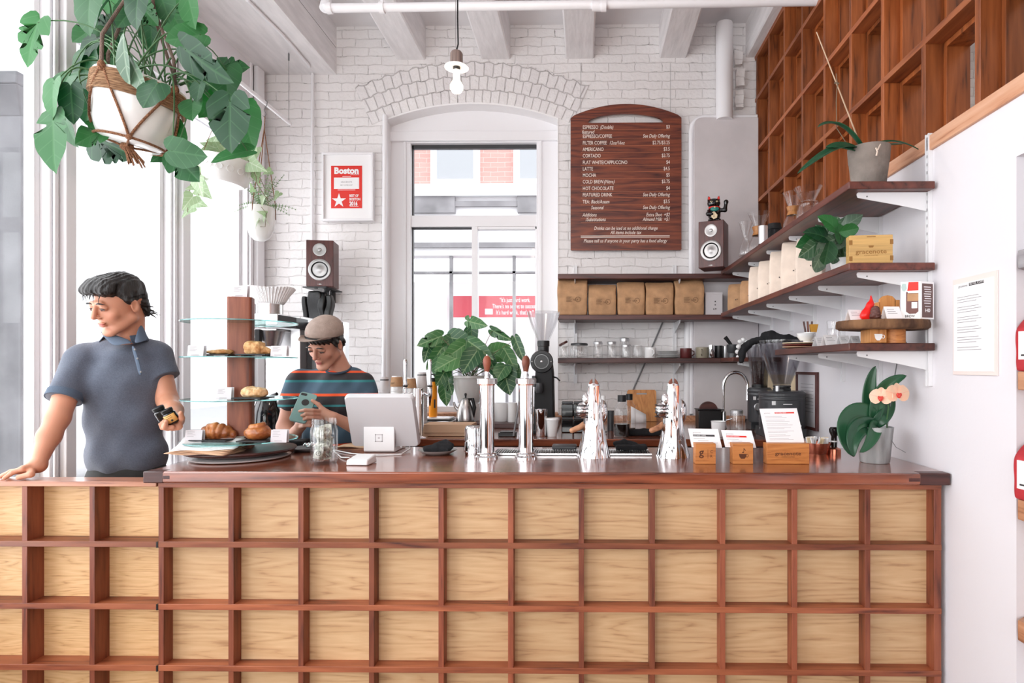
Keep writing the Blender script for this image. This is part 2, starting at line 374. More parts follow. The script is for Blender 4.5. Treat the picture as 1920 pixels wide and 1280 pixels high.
def leaf_mat(name, c, c2, vein=(150, 190, 130), vs=0.5, trans=0.3, rough=0.35, rv=0.35, stripe=22.0):
    m, t, b = new_mat(name); L = t.links; b.inputs['Roughness'].default_value = rough
    co = node(t, 'ShaderNodeTexCoord'); sp = node(t, 'ShaderNodeSeparateXYZ'); L.new(co.outputs['UV'], sp.inputs[0])
    ab = node(t, 'ShaderNodeMath', operation='ABSOLUTE'); L.new(sp.outputs[0], ab.inputs[0])
    mid = node(t, 'ShaderNodeMapRange'); mid.inputs[1].default_value = 0.012; mid.inputs[2].default_value = 0.03; mid.inputs[3].default_value = 1; mid.inputs[4].default_value = 0; L.new(ab.outputs[0], mid.inputs[0])
    dg = node(t, 'ShaderNodeMath', operation='MULTIPLY_ADD'); dg.inputs[1].default_value = -0.9; L.new(ab.outputs[0], dg.inputs[0]); L.new(sp.outputs[1], dg.inputs[2])
    sn = node(t, 'ShaderNodeMath', operation='MULTIPLY'); sn.inputs[1].default_value = stripe; L.new(dg.outputs[0], sn.inputs[0])
    si = node(t, 'ShaderNodeMath', operation='SINE'); L.new(sn.outputs[0], si.inputs[0])
    vr = node(t, 'ShaderNodeMapRange'); vr.inputs[1].default_value = 0.93; vr.inputs[2].default_value = 1.0; L.new(si.outputs[0], vr.inputs[0])
    mxv = node(t, 'ShaderNodeMath', operation='MAXIMUM'); L.new(mid.outputs[0], mxv.inputs[0]); L.new(vr.outputs[0], mxv.inputs[1])
    vm = node(t, 'ShaderNodeMath', operation='MULTIPLY'); vm.inputs[1].default_value = vs; L.new(mxv.outputs[0], vm.inputs[0])
    oi = node(t, 'ShaderNodeObjectInfo'); a = node(t, 'ShaderNodeMix', data_type='RGBA'); a.inputs[6].default_value = lin(c); a.inputs[7].default_value = lin(c2); L.new(oi.outputs['Random'], a.inputs[0])
    x = node(t, 'ShaderNodeMix', data_type='RGBA'); x.inputs[7].default_value = lin(vein); L.new(vm.outputs[0], x.inputs[0]); L.new(a.outputs[2], x.inputs[6]); L.new(x.outputs[2], b.inputs['Base Color'])
    tr = node(t, 'ShaderNodeBsdfTranslucent'); hs = node(t, 'ShaderNodeHueSaturation'); hs.inputs['Value'].default_value = 1.6; hs.inputs['Saturation'].default_value = 1.1; L.new(x.outputs[2], hs.inputs['Color']); L.new(hs.outputs[0], tr.inputs[0])
    ms = node(t, 'ShaderNodeMixShader'); ms.inputs[0].default_value = trans; L.new(b.outputs[0], ms.inputs[1]); L.new(tr.outputs[0], ms.inputs[2])
    L.new(ms.outputs[0], t.nodes['Material Output'].inputs[0])
    return m
def glass_mat(name, tint=(255, 255, 255), mixf=0.12, rough=0.02):   # thin clear glass
    m, t, b = new_mat(name); L = t.links; t.nodes.remove(b)
    tr = node(t, 'ShaderNodeBsdfTransparent'); tr.inputs[0].default_value = lin(tint); gl = node(t, 'ShaderNodeBsdfGlossy'); gl.inputs['Roughness'].default_value = rough
    lw = node(t, 'ShaderNodeLayerWeight'); lw.inputs[0].default_value = 0.35; ma = node(t, 'ShaderNodeMath', operation='MULTIPLY_ADD'); ma.inputs[1].default_value = 0.65; ma.inputs[2].default_value = mixf * 0.5; ma.use_clamp = True
    pw = node(t, 'ShaderNodeMath', operation='POWER'); pw.inputs[1].default_value = 2.5; L.new(lw.outputs['Facing'], pw.inputs[0]); L.new(pw.outputs[0], ma.inputs[0]); ms = node(t, 'ShaderNodeMixShader'); L.new(ma.outputs[0], ms.inputs[0]); L.new(tr.outputs[0], ms.inputs[1]); L.new(gl.outputs[0], ms.inputs[2])
    L.new(ms.outputs[0], t.nodes['Material Output'].inputs[0]); return m
def col_mat(name, rough=0.5, bump=0.0, bs=200.0, subs=0.0, sheen=0.0):
    m, t, b = new_mat(name); L = t.links; b.inputs['Roughness'].default_value = rough
    a = node(t, 'ShaderNodeVertexColor', layer_name='Col'); L.new(a.outputs[0], b.inputs['Base Color'])
    if subs: b.inputs['Subsurface Weight'].default_value = subs; b.inputs['Subsurface Scale'].default_value = 0.012; b.inputs['Subsurface Radius'].default_value = (1, 0.35, 0.2)
    if sheen: b.inputs['Sheen Weight'].default_value = sheen
    if bump:
        co = node(t, 'ShaderNodeTexCoord'); n = node(t, 'ShaderNodeTexNoise'); n.inputs['Scale'].default_value = bs; L.new(co.outputs['Object'], n.inputs['Vector'])
        bp = node(t, 'ShaderNodeBump'); bp.inputs['Strength'].default_value = bump; bp.inputs['Distance'].default_value = 0.01; L.new(n.outputs[0], bp.inputs['Height']); L.new(bp.outputs[0], b.inputs['Normal'])
    return m
def stripe_mat(name, base, bands, axis=2, rough=0.8):      # woven colour bands: (z0, z1, colour)
    m, t, b = new_mat(name); L = t.links; b.inputs['Roughness'].default_value = rough
    co = node(t, 'ShaderNodeTexCoord'); sp = node(t, 'ShaderNodeSeparateXYZ'); L.new(co.outputs['Object'], sp.inputs[0])
    prev = None; nz = node(t, 'ShaderNodeTexNoise'); nz.inputs['Scale'].default_value = 14; L.new(co.outputs['Object'], nz.inputs['Vector'])
    v = node(t, 'ShaderNodeMix', data_type='RGBA'); v.inputs[6].default_value = lin(base[0]); v.inputs[7].default_value = lin(base[1]); L.new(nz.outputs[0], v.inputs[0]); prev = v.outputs[2]
    for z0, z1, c in bands:
        g1 = node(t, 'ShaderNodeMath', operation='GREATER_THAN'); g1.inputs[1].default_value = z0; g2 = node(t, 'ShaderNodeMath', operation='LESS_THAN'); g2.inputs[1].default_value = z1
        L.new(sp.outputs[axis], g1.inputs[0]); L.new(sp.outputs[axis], g2.inputs[0]); mu = node(t, 'ShaderNodeMath', operation='MULTIPLY'); L.new(g1.outputs[0], mu.inputs[0]); L.new(g2.outputs[0], mu.inputs[1])
        x = node(t, 'ShaderNodeMix', data_type='RGBA'); x.inputs[7].default_value = lin(c); L.new(mu.outputs[0], x.inputs[0]); L.new(prev, x.inputs[6]); prev = x.outputs[2]
    L.new(prev, b.inputs['Base Color']); return m
M = {}
M['brick'] = brick_mat('painted white brick', (238, 235, 235), (234, 231, 231), (228, 224, 224), strength=0.6, dist=0.035)
M['brick_arch'] = brick_mat('painted arch brick', (238, 235, 235), (230, 226, 227), (215, 210, 210), bw=0.066, rh=0.105, uv=True, dist=0.02, strength=0.9)
M['brick_y'] = brick_mat('painted side brick', (240, 237, 237), (234, 230, 231), (226, 222, 222), axes='yz')
M['brick_tan'] = brick_mat('old bare brick', (214, 190, 166), (226, 208, 190), (200, 190, 180), axes='yz', holes=True)
M['brick_red'] = brick_mat('pale red brick', (222, 158, 150), (214, 148, 140), (226, 184, 178), holes=False, strength=0.1)
M['white'] = mat('white wall paint', (230, 227, 231), 0.6, bump=0.05, bs=90)
M['beam'] = mat('white painted timber', (238, 235, 236), 0.55, var=0.06, vs=4, bump=0.25, bs=7, stretch=(6, 1, 6))
M['ceil'] = mat('ceiling paint', (236, 234, 236), 0.7, var=0.03, vs=3)
M['trimw'] = mat('white trim gloss paint', (240, 239, 242), 0.35)
M['greyp'] = mat('grey painted metal panel', (214, 208, 210), 0.5, var=0.04, vs=5)
M['bracket'] = mat('white powder coated metal', (232, 232, 234), 0.4)
M['floor'] = mat('timber floor', (150, 130, 114), 0.45, var=0.2, vs=3)
M['walnut'] = wood('walnut', (162, 94, 62), (126, 66, 42), (74, 32, 22), 'x', rough=0.42)
M['walnutz'] = wood('walnut upright', (158, 88, 60), (126, 64, 43), (78, 36, 26), 'z', rough=0.45)
M['walnuty'] = wood('walnut side', (166, 96, 66), (134, 70, 47), (84, 40, 28), 'y', rough=0.45)
M['top'] = wood('oiled walnut top', (162, 88, 58), (122, 62, 40), (66, 28, 20), 'x', rough=0.2, coat=0.8, sc_=0.8, rings=14)
M['toplight'] = wood('light walnut ledge', (212, 152, 118), (184, 118, 86), (128, 70, 50), 'x', rough=0.3, coat=0.25)
M['dark'] = wood('dark walnut', (92, 50, 44), (70, 36, 32), (40, 20, 18), 'x', rough=0.4)
M['darky'] = wood('dark walnut shelf', (112, 60, 48), (84, 44, 36), (48, 24, 20), 'y', rough=0.4)
M['maple'] = wood('pale birch plywood', (212, 178, 136), (198, 160, 118), (168, 128, 90), 'x', rough=0.5, rings=16, sc_=1.3, rand=0.05, bump=0.03)
M['birchL'] = wood('figured birch plywood', (222, 184, 136), (208, 166, 116), (176, 130, 84), 'x', rough=0.5, rings=24, sc_=1.9, rand=0.04, bump=0.03)
M['screen'] = wood('orange brown walnut', (170, 96, 50), (136, 72, 34), (80, 40, 18), 'z', rough=0.45, rand=0.3)
M['screeny'] = wood('orange brown walnut rail', (182, 108, 64), (150, 82, 46), (96, 50, 28), 'y', rough=0.45, rand=0.3)
M['railtop'] = wood('light wood sill rail', (222, 176, 146), (206, 150, 116), (170, 112, 80), 'y', rough=0.45, rand=0.02)
M['menu'] = wood('menu board walnut', (138, 70, 44), (96, 44, 32), (56, 24, 20), 'x', rough=0.4, sc_=1.1, rings=12, rand=0.02)
M['stamp'] = wood('stamped light wood block', (206, 136, 72), (188, 116, 56), (150, 86, 40), 'x', rough=0.5, sc_=3, rand=0.05)
M['board'] = wood('bamboo board', (206, 146, 84), (186, 122, 64), (150, 92, 46), 'z', rough=0.5, sc_=2)
M['niche'] = wood('niche shelf wood', (206, 156, 122), (180, 126, 92), (138, 88, 62), 'y', rough=0.5, rand=0.1)
M['greywood'] = wood('grey weathered wood', (190, 186, 190), (166, 162, 166), (136, 130, 134), 'y', rough=0.6)
M['chrome'] = mat('polished chrome', (232, 232, 234), 0.06, 1.0)
M['steel'] = mat('brushed steel', (196, 194, 194), 0.25, 1.0, bump=0.05, bs=120, stretch=(1, 1, 12))
M['alu'] = mat('silver aluminium', (205, 205, 207), 0.35, 0.8)
M['black'] = mat('black plastic', (22, 22, 24), 0.35)
M['blackm'] = mat('matt black', (26, 26, 28), 0.7)
M['gloss'] = mat('glossy black', (12, 12, 14), 0.12, coat=0.5)
M['dgrey'] = mat('dark grey enamel', (56, 57, 60), 0.4, coat=0.2)
M['grey'] = mat('mid grey plastic', (120, 120, 122), 0.5)
M['white_pl'] = mat('white plastic', (240, 240, 241), 0.3, coat=0.2)
M['ceramic'] = mat('white ceramic', (240, 240, 240), 0.2, coat=0.4)
M['paper'] = mat('white paper', (244, 243, 244), 0.7)
M['card'] = mat('pale grey card', (206, 202, 205), 0.7)
M['print'] = mat('grey print', (150, 146, 148), 0.7)
M['ink'] = mat('dark ink', (50, 46, 46), 0.7)
M['kraft'] = mat('brown kraft paper', (196, 152, 112), 0.75, var=0.12, vs=18, bump=0.35, bs=26)
M['kraftl'] = mat('light kraft paper', (242, 224, 208), 0.75, var=0.06, vs=14, bump=0.35, bs=22)
M['kraftbox'] = mat('kraft card box', (204, 168, 138), 0.7)
M['red'] = mat('red print', (224, 52, 42), 0.5)
M['redbag'] = mat('red paper bag', (196, 52, 60), 0.6, var=0.15, vs=14, bump=0.3, bs=24)
M['pinksign'] = mat('red banner', (214, 92, 104), 0.6)
M['orange'] = mat('orange enamel', (240, 150, 22), 0.4)
M['cream'] = mat('cream', (236, 216, 180), 0.6)
M['glass'] = glass_mat('clear glass', mixf=0.12)
M['winglass'] = glass_mat('window glass', mixf=0.02)
M['shelfglass'] = glass_mat('green edged glass', (225, 245, 243), 0.08)
M['glassedge'] = mat('green glass edge', (120, 176, 176), 0.15, trans=0.4)
M['hopper'] = glass_mat('smoky hopper plastic', (226, 226, 229), 0.2, 0.15)
M['hopperc'] = glass_mat('clear hopper plastic', (250, 250, 251), 0.2, 0.2)
M['beans'] = mat('roasted coffee beans', (92, 52, 42), 0.35, c2=(40, 20, 16), vs=140, bump=1.0, bs=150)
M['coffee'] = mat('black coffee', (18, 10, 8), 0.15)
M['rope'] = mat('brown jute rope', (172, 122, 88), 0.9, var=0.4, vs=200, bump=1.0, bs=240, c2=(110, 68, 46))
M['macrame'] = mat('grey brown cord', (128, 108, 96), 0.9, bump=0.8, bs=220, c2=(84, 66, 58))
M['jute'] = mat('jute rope wrap', (176, 138, 104), 0.95, c2=(110, 78, 54), vs=60, stretch=(0.4, 0.4, 6), bump=1.0, bs=40)
M['bark'] = mat('rough bark', (132, 96, 66), 0.9, c2=(70, 46, 32), vs=22, stretch=(1, 1, 0.25), bump=1.0, bs=30)
M['pine'] = mat('pine cone', (96, 62, 56), 0.6)
M['soil'] = mat('potting soil', (58, 44, 36), 0.95, bump=0.8, bs=60)
M['clay'] = mat('grey weathered clay pot', (142, 132, 124), 0.85, var=0.22, vs=9, bump=0.3, bs=60)
M['greypot'] = mat('streaked grey ceramic', (176, 178, 178), 0.4, c2=(128, 130, 130), vs=9, stretch=(3, 3, 0.35), coat=0.2)
M['potw'] = mat('white glazed planter', (236, 235, 233), 0.3, coat=0.3)
M['potg'] = mat('pale grey glazed planter', (206, 204, 202), 0.3, coat=0.4)
M['leafd'] = leaf_mat('dark monstera leaf', (18, 62, 36), (44, 112, 52), vein=(90, 140, 90), vs=0.22, trans=0.2, rough=0.5)
M['leafl'] = leaf_mat('pale ivy leaf', (128, 156, 112), (170, 188, 154), vein=(220, 226, 208), vs=0.4, trans=0.25)
M['leafp'] = leaf_mat('pothos leaf', (28, 72, 42), (84, 132, 78), vein=(176, 200, 150), vs=0.4, trans=0.15, stripe=26)
M['leafo'] = leaf_mat('orchid leaf', (30, 78, 52), (44, 92, 62), vein=(20, 60, 38), vs=0.5, trans=0.05, rough=0.3, stripe=0)
M['leafg'] = leaf_mat('grey green leaf', (48, 88, 56), (104, 128, 108), vein=(170, 190, 165), vs=0.35, trans=0.2)
M['fern'] = leaf_mat('fern frond', (88, 118, 78), (128, 152, 112), vs=0.1, trans=0.3)
M['stem'] = mat('green stem', (66, 104, 62), 0.5)
M['stemb'] = mat('brown stem', (120, 104, 84), 0.6)
M['petal'] = leaf_mat('orchid petal', (246, 206, 176), (250, 214, 186), vein=(232, 160, 140), vs=0.5, trans=0.25, stripe=60)
M['lip'] = mat('orchid lip', (214, 70, 60), 0.5)
M['slate'] = mat('black slate', (34, 34, 36), 0.6)
M['bread'] = mat('baked scone crust', (226, 184, 130), 0.7, c2=(176, 118, 66), vs=40, bump=0.9, bs=55)
M['pastry'] = mat('glazed pastry', (196, 122, 66), 0.35, c2=(136, 70, 34), vs=22, bump=0.5, bs=40, coat=0.25)
M['sugar'] = mat('pale baked top', (236, 206, 166), 0.8, c2=(204, 152, 96), vs=45, bump=0.8, bs=60)
M['bill'] = mat('banknote paper', (206, 208, 196), 0.7, c2=(130, 136, 124), vs=60)
M['copper'] = mat('copper', (200, 120, 96), 0.25, 0.9)
M['phone'] = mat('teal phone case', (126, 158, 154), 0.45)
M['skin'] = col_mat('skin', 0.5, subs=0.12, bump=0.05, bs=300)
M['hair'] = mat('near black hair', (20, 18, 18), 0.45, c2=(38, 34, 33), vs=30, bump=1.0, bs=60, stretch=(1, 1, 0.25))
M['polo'] = mat('slate blue pique cotton', (92, 100, 116), 0.85, var=0.12, vs=220, bump=0.3, bs=420, sheen=0.2)
M['polod'] = mat('slate blue collar knit', (80, 94, 112), 0.85, bump=0.3, bs=420)
M['denim'] = mat('dark grey trousers', (48, 50, 50), 0.85, var=0.2, vs=30)
M['cap'] = mat('taupe cotton cap', (164, 146, 136), 0.85, var=0.08, vs=40, bump=0.2, bs=220)
M['apron'] = mat('black shiny cloth', (20, 20, 22), 0.3, bump=0.6, bs=14)
M['cloth'] = mat('black cotton cloth', (24, 24, 27), 0.9, bump=0.5, bs=40)
M['speaker'] = wood('dark cherry veneer', (96, 50, 46), (78, 40, 38), (54, 28, 28), 'z', rough=0.35, sc_=3, rand=0.02)
M['cone'] = mat('silver speaker cone', (170, 168, 168), 0.35, 0.7)
M['bulb'] = mat('lit bulb glass', (255, 226, 190), 0.3, emit=9.0)
M['asphalt'] = mat('street asphalt', (170, 170, 172), 0.8)
M['stone'] = mat('grey stone pier', (160, 160, 164), 0.8, var=0.15, vs=4, bump=0.3, bs=10)
M['band'] = mat('grey cornice stone', (158, 155, 158), 0.8, var=0.2, vs=3)
M['fac'] = mat('pale facade', (236, 235, 237), 0.8)
M['facd'] = mat('shop window glass', (170, 172, 176), 0.2)
# ================================================================ THE ROOM
XR, XL, YB, YF = 1.305, -2.468, 4.547, -3.5       # right wall, left wall, back wall, shop front behind the camera
ZC, ZS, ZJ = 4.07, 3.70, 3.815                    # ceiling, soffit, underside of the joists
g = G(); g.box(-2.9, 3.4, YF - 0.3, 5.2, -0.1, 0); struct(g, 'floor', M['floor'])
g = G(); g.box(-2.9, 3.4, YF - 0.3, 4.95, ZC, ZC + 0.15); struct(g, 'ceiling', M['ceil'])
# back wall with arched opening
ox0, ox1 = XatY(722, YB), XatY(1047, YB); ocx = (ox0 + ox1) / 2; ohw = (ox1 - ox0) / 2
apex = ZatY(885, 192, YB); rise = 0.125; spring = apex - rise; Rr = (ohw ** 2 + rise ** 2) / (2 * rise); zc_ = apex - Rr
sill = 1.09
def arch_z(x): return zc_ + math.sqrt(Rr ** 2 - (x - ocx) ** 2)
g = G(); yb2 = YB + 0.32
g.box(XL - 0.25, ox0, YB, yb2, 0, ZC); g.box(ox1, 3.4, YB, yb2, 0, ZC); g.box(ox0, ox1, YB, yb2, 0, sill)
n = 24
for i in range(n):
    a, b = ox0 + (ox1 - ox0) * i / n, ox0 + (ox1 - ox0) * (i + 1) / n
    g.hexa([(a, YB, arch_z(a)), (b, YB, arch_z(b)), (b, yb2, arch_z(b)), (a, yb2, arch_z(a)), (a, YB, ZC), (b, YB, ZC), (b, yb2, ZC), (a, yb2, ZC)])
wb = struct(g, 'wall_back', M['brick'])
g = G(); NR, NA = 2, 60; amax = math.asin(ohw / Rr) * 1.16          # three rings of arch bricks, standing 4 mm proud
for j in range(2):
    pass
vs = []; uvs = []; fs = []
for i in range(NA + 1):
    a = -amax + 2 * amax * i / NA
    for r_, y_ in ((0.0, YB + 0.004), (0.0, YB - 0.006), (0.315, YB - 0.006), (0.315, YB + 0.004)):
        rr = Rr + r_
        if r_ > 0: rr += 0.010 * math.sin(i * 1.7)
        vs.append((ocx + rr * math.sin(a), y_, zc_ + rr * math.cos(a))); uvs.append((a * (Rr + 0.1), r_))
for i in range(NA):
    for k in range(3): q = i * 4 + k; fs.append((q, q + 4, q + 5, q + 1))
g.add(vs, fs, None, 0, uvs); g.build('brick_arch', M['brick_arch'], wb, flat=True)
g = G(); vs = []                                                     # painted reveal of the opening
path = [(ox0, sill)] + [(ox0, spring)] + [(ox0 + (ox1 - ox0) * i / n, arch_z(ox0 + (ox1 - ox0) * i / n)) for i in range(1, n)] + [(ox1, spring), (ox1, sill)]
def off(p, d): c = V((ocx, 2.6)); q = V(p); return q + (c - q).normalized() * d
g.sheet([[(x, y, z) for (x, z), y in ((off(p, 0), YB - 0.004), (off(p, 0.012), YB - 0.002), (off(p, 0.014), YB + 0.03), (off(p, 0.014), yb2))] for p in path])
g.build('reveal', mat('painted reveal', (241, 239, 240), 0.5, bump=0.6, bs=14), wb)
# right wall: solid up to the screen, niche near the camera
zr = 2.29; nY0, nY1, nz1 = 0.55, 1.812, 2.085; XR2 = XR + 0.28
g = G(); g.box(XR, XR2, nY1, YB, 0, zr); g.box(XR, XR2, YF, nY0, 0, zr); g.box(XR, XR2, nY0, nY1, nz1, zr); g.box(XR, XR2, nY0, nY1, 0, 0.25); g.box(XR2, XR2 + 0.03, YF, YB, 0, zr)
struct(g, 'wall_right', M['white'])
g = G(); g.box(3.35, 3.5, YF, YB + 0.3, 0, ZC); struct(g, 'wall_far_room', M['brick_tan'])
# left side: soffit, beam edge, shop windows
g = G(); g.box(XL - 0.3, XatY(631, YB), YF, YB, ZS, ZC); struct(g, 'trim_1', M['beam'])
g = G(); g.box(XatY(631, YB), XatY(631, YB) + 0.001, YF, YB - 0.01, ZS + 0.20, ZS + 0.2025); g.build('plank_gap', M['ink'], bpy.data.objects['trim_1'])
xl2 = XL - 0.2
g = G(); g.box(xl2, XL, YF, YB, 0, 0.35)
zt = 3.15
g.box(xl2, XL, PX(145, 688, XL).y + 0.0, YB, zt, ZS); g.box(xl2, XL, PX(497, 688, XL).y, YB, 0.35, zt)
g.box(xl2, XL, YF, 0.2, zt + 0.1, ZS)
struct(g, 'wall_left', M['white'])
def mull(y0, y1, nm, k0=ZS):
    g = G(); w_ = y1 - y0
    g.box(XL - 0.10, XL, y0 + 0.02, y1 - 0.035, 0.35, k0); g.box(XL, XL + 0.035, y0 + 0.3 * w_, y1 - 0.3 * w_, 0.35, k0)
    g.box(XL - 0.12, XL - 0.005, y0, y0 + 0.018, 0.35, k0); g.box(XL - 0.13, XL - 0.01, y1 - 0.03, y1, 0.35, k0)
    g.box(XL, XL + 0.012, y0 + 0.06 * w_, y0 + 0.2 * w_, 0.35, k0)
    return struct(g, nm, M['trimw'], bevel=0.004)
yy = [PX(p, 688, XL).y for p in (95, 145, 322, 358, 465, 497)]
mull(yy[0], yy[1], 'trim_2'); mull(yy[2], yy[3], 'trim_3'); mull(yy[4], yy[5], 'trim_4'); mull(0.9, 1.03, 'trim_5'); mull(-1.2, -1.07, 'trim_6')
for i, (a, b, z1) in enumerate(((yy[3], yy[4], zt), (yy[1], yy[2], zt), (1.03, yy[0], ZS), (-1.07, 0.9, ZS), (YF, -1.2, ZS))):
    g = G(); g.box(XL - 0.075, XL - 0.069, a, b, 0.4, z1 - 0.02)
    o = struct(g, 'window_%d' % (i + 2), M['winglass'], flat=True)
    g = G()
    for (p, q, r_, s_) in ((a, b, 0.35, 0.42), (a, b, z1 - 0.05, z1), (a, a + 0.03, 0.42, z1 - 0.05), (b - 0.03, b, 0.42, z1 - 0.05)): g.box(XL - 0.10, XL - 0.05, p, q, r_, s_)
    g.build('window_frame', M['trimw'], o, bevel=0.003)
# joists
jx = [(745, 798), (903, 957), (1060, 1114), (1236, 1287), (1398, 1424)]
for i, (a, b) in enumerate(jx):
    g = G(); x0, x1 = XatY(a, YB), XatY(b, YB)
    m_ = 40
    rows = []
    for k in range(m_ + 1):
        y = YF + (YB - YF) * k / m_; f = lambda s: 0.004 * mnoise.noise(V((i * 3 + s, y * 2.2, s)))
        rows.append([(x0 + f(1), y, ZC), (x0 + f(2), y, ZJ + f(3)), (x0 + 0.01 + f(2), y, ZJ - 0.006 + f(3)), (x1 - 0.01 + f(5), y, ZJ - 0.006 + f(4)), (x1 + f(5), y, ZJ + f(4)), (x1 + f(6), y, ZC)])
    g.sheet(rows); struct(g, 'trim_%d' % (7 + i), M['beam'], ang=30)
# back window
yw = YB + 0.12
def zz(py, Y=yw): return ZatY(885, py, Y)
def xx(px, Y=yw): return XatY(px, Y)
g = G()
g.box(xx(722) - 0.05, xx(762), yw, yw + 0.03, sill, zz(256)); g.box(xx(1012), xx(1047) + 0.05, yw, yw + 0.03, sill, zz(256))
g.box(xx(722) - 0.05, xx(1047) + 0.05, yw - 0.03, yw + 0.02, zz(266), zz(248)); 
g.prism([(ox0, zz(255)), (ox1, zz(255))] + [(ox1 - (ox1 - ox0) * i / 24, arch_z(ox1 - (ox1 - ox0) * i / 24) + 0.004) for i in range(25)], -0.035, 0.0, Matrix.Translation((0, yw - 0.0, 0)) @ rot('X', PI / 2))
for a, b in ((757, 762), (1011, 1016)): g.box(xx(a), xx(b), yw - 0.012, yw + 0.01, sill, zz(262))
tr_ = struct(g, 'trim_13', M['trimw'], bevel=0.003)
g = G(); y2 = yw + 0.05
g.box(xx(762), xx(770), yw, y2 + 0.03, sill, zz(262)); g.box(xx(1006), xx(1013), yw, y2 + 0.03, sill, zz(262)); g.box(xx(770), xx(1010), yw + 0.01, y2 + 0.02, zz(424), zz(403))
g.box(xx(884), xx(895), yw + 0.01, y2 + 0.02, sill, zz(424)); g.box(xx(762), xx(1013), yw, y2 + 0.03, sill, sill + 0.05); g.box(xx(895), xx(1010), yw + 0.015, y2 + 0.02, zz(429), zz(424)); g.box(xx(1003), xx(1008), yw + 0.015, y2 + 0.02, sill, zz(424))
g.box(xx(762), xx(1013), yw - 0.005, y2, zz(268), zz(262))
wf = struct(g, 'window_1', M['trimw'], bevel=0.002)
g = G(); g.box(xx(769), xx(1009), y2 - 0.01, y2 + 0.02, zz(275), zz(268)); g.box(xx(769), xx(772.5), y2 - 0.01, y2 + 0.02, zz(403), zz(268)); g.box(xx(769), xx(772), y2 - 0.01, y2 + 0.02, sill, zz(424)); g.box(xx(770), xx(884), y2 - 0.01, y2 + 0.02, zz(427), zz(423)); g.box(xx(1007.5), xx(1009), y2 - 0.01, y2 + 0.02, zz(403), zz(268)); g.box(xx(770), xx(1009), y2 - 0.01, y2 + 0.02, zz(404.5), zz(403))
g.build('rubber_seal', M['dgrey'], wf)
g = G(); g.box(xx(770), xx(1009), y2 + 0.005, y2 + 0.011, sill + 0.03, zz(268)); g.build('pane', M['winglass'], wf, flat=True)
g = G(); g.box(ox0, ox1, YB - 0.02, yw + 0.06, sill - 0.03, sill + 0.008); g.build('window_sill', M['niche'], wf, bevel=0.004)
# pipes, conduit, duct panel
def pts(*a): return [V(p) for p in a]
g = G(); yp = 3.35; zp = ZatY(900, 13, yp); xa, xb = XatY(606, yp), XatY(1545, yp)
g.tube([(xa, yp + 0.09, zp + 0.15), (xa, yp + 0.03, zp + 0.03), (xa + 0.03, yp, zp)] + [(xa + 0.09, yp, zp), (xb, yp, zp + 0.015)], 0.0235, 14)
g.cyl((xa + 0.02, yp, zp - 0.002), (xa + 0.05, yp, zp), 0.03); g.cyl((xa, yp + 0.02, zp + 0.01), (xa, yp + 0.035, zp + 0.045), 0.03)
for px in (716, 1132): x = XatY(px, yp); g.cyl((x - 0.014, yp, zp), (x + 0.014, yp, zp), 0.031); g.box(x - 0.008, x + 0.008, yp - 0.006, yp + 0.006, zp + 0.02, ZC + 0.01)
x = XatY(1120, yp); g.cyl((x - 0.03, yp, zp), (x + 0.05, yp, zp), 0.028)
g.build('ceiling_pipe', M['trimw'], label='long white painted pipe running across under the ceiling joists', cat='pipe')
g = G(); c1 = P(586, 128, YB - 0.03)
g.tube([PZ(463, 0, ZS - 0.012), PZ(530, 66, ZS - 0.012), PZ(578, 121, ZS - 0.012), c1 + V((-0.01, 0, -0.005)), c1 + V((0, 0, -0.05)), P(585, 480, YB - 0.02)], 0.011, 10)
g.build('conduit', M['trimw'], label='thin white conduit bending from soffit down the brick wall beside the framed award', cat='conduit')
g = G(); g.tube([P(722, 216, YB - 0.03), P(722, 300, YB - 0.03), P(721, 500, YB - 0.03), P(720, 800, YB - 0.03)], 0.019, 12)
g.build('wall_pipe', M['trimw'], label='white pipe running down the left edge of the arched window', cat='pipe')
g = G(); g.tube([P(1358, 45, YB - 0.09), P(1358, 225, YB - 0.09)], 0.062, 24)
g.build('vent_pipe', M['trimw'], label='thick white vertical pipe above the grey panel near the wood screen', cat='pipe')
g = G(); o_ = []; x0, x1, z1 = XatY(1300, YB - 0.08), XR - 0.005, ZatY(1350, 222, YB - 0.08)
for k in range(7): a = PI - PI / 2 * k / 6; o_.append((x0 + 0.06 + 0.06 * math.cos(a), z1 - 0.06 + 0.06 * math.sin(a)))
o_ = [(x0, 1.06)] + o_ + [(x1, z1), (x1, 1.06)]
g.prism(list(reversed(o_)), 0, 0.1, T=Matrix.Translation((0, YB - 0.0, 0)) @ rot('X', PI / 2))
g.build('wall_panel', M['greyp'], ang=50, bevel=0.004, label='tall grey painted metal panel in the corner behind the right speaker', cat='panel')
g = G(); x0 -= 0.004
g.tube([(x0 - 0.01, YB - 0.06, 1.1), (x0 - 0.01, YB - 0.06, z1 - 0.09), (x0 + 0.0, YB - 0.06, z1 - 0.04), (x0 + 0.03, YB - 0.06, z1 + 0.0), (x0 + 0.08, YB - 0.06, z1 + 0.018), (x1, YB - 0.06, z1 + 0.018)], 0.018, 12)
g.build('panel_pipe', M['trimw'], label='white pipe bent around the top left corner of the grey panel', cat='pipe')
g = G(); g.tube([P(1290, 600, YB - 0.05), P(1288, 785, YB - 0.05)], 0.028, 14); g.build('drain_pipe', M['trimw'], label='white vertical pipe under the shelves at the left edge of the panel', cat='pipe')
g = G(); g.tube([P(1243, 603, YB - 0.012), P(1215, 668, YB - 0.012), P(1182, 742, YB - 0.012)], 0.006, 8); g.build('slanted_rod', M['grey'], label='thin grey rod leaning on the brick wall behind the cutting board', cat='rod')
g = G()
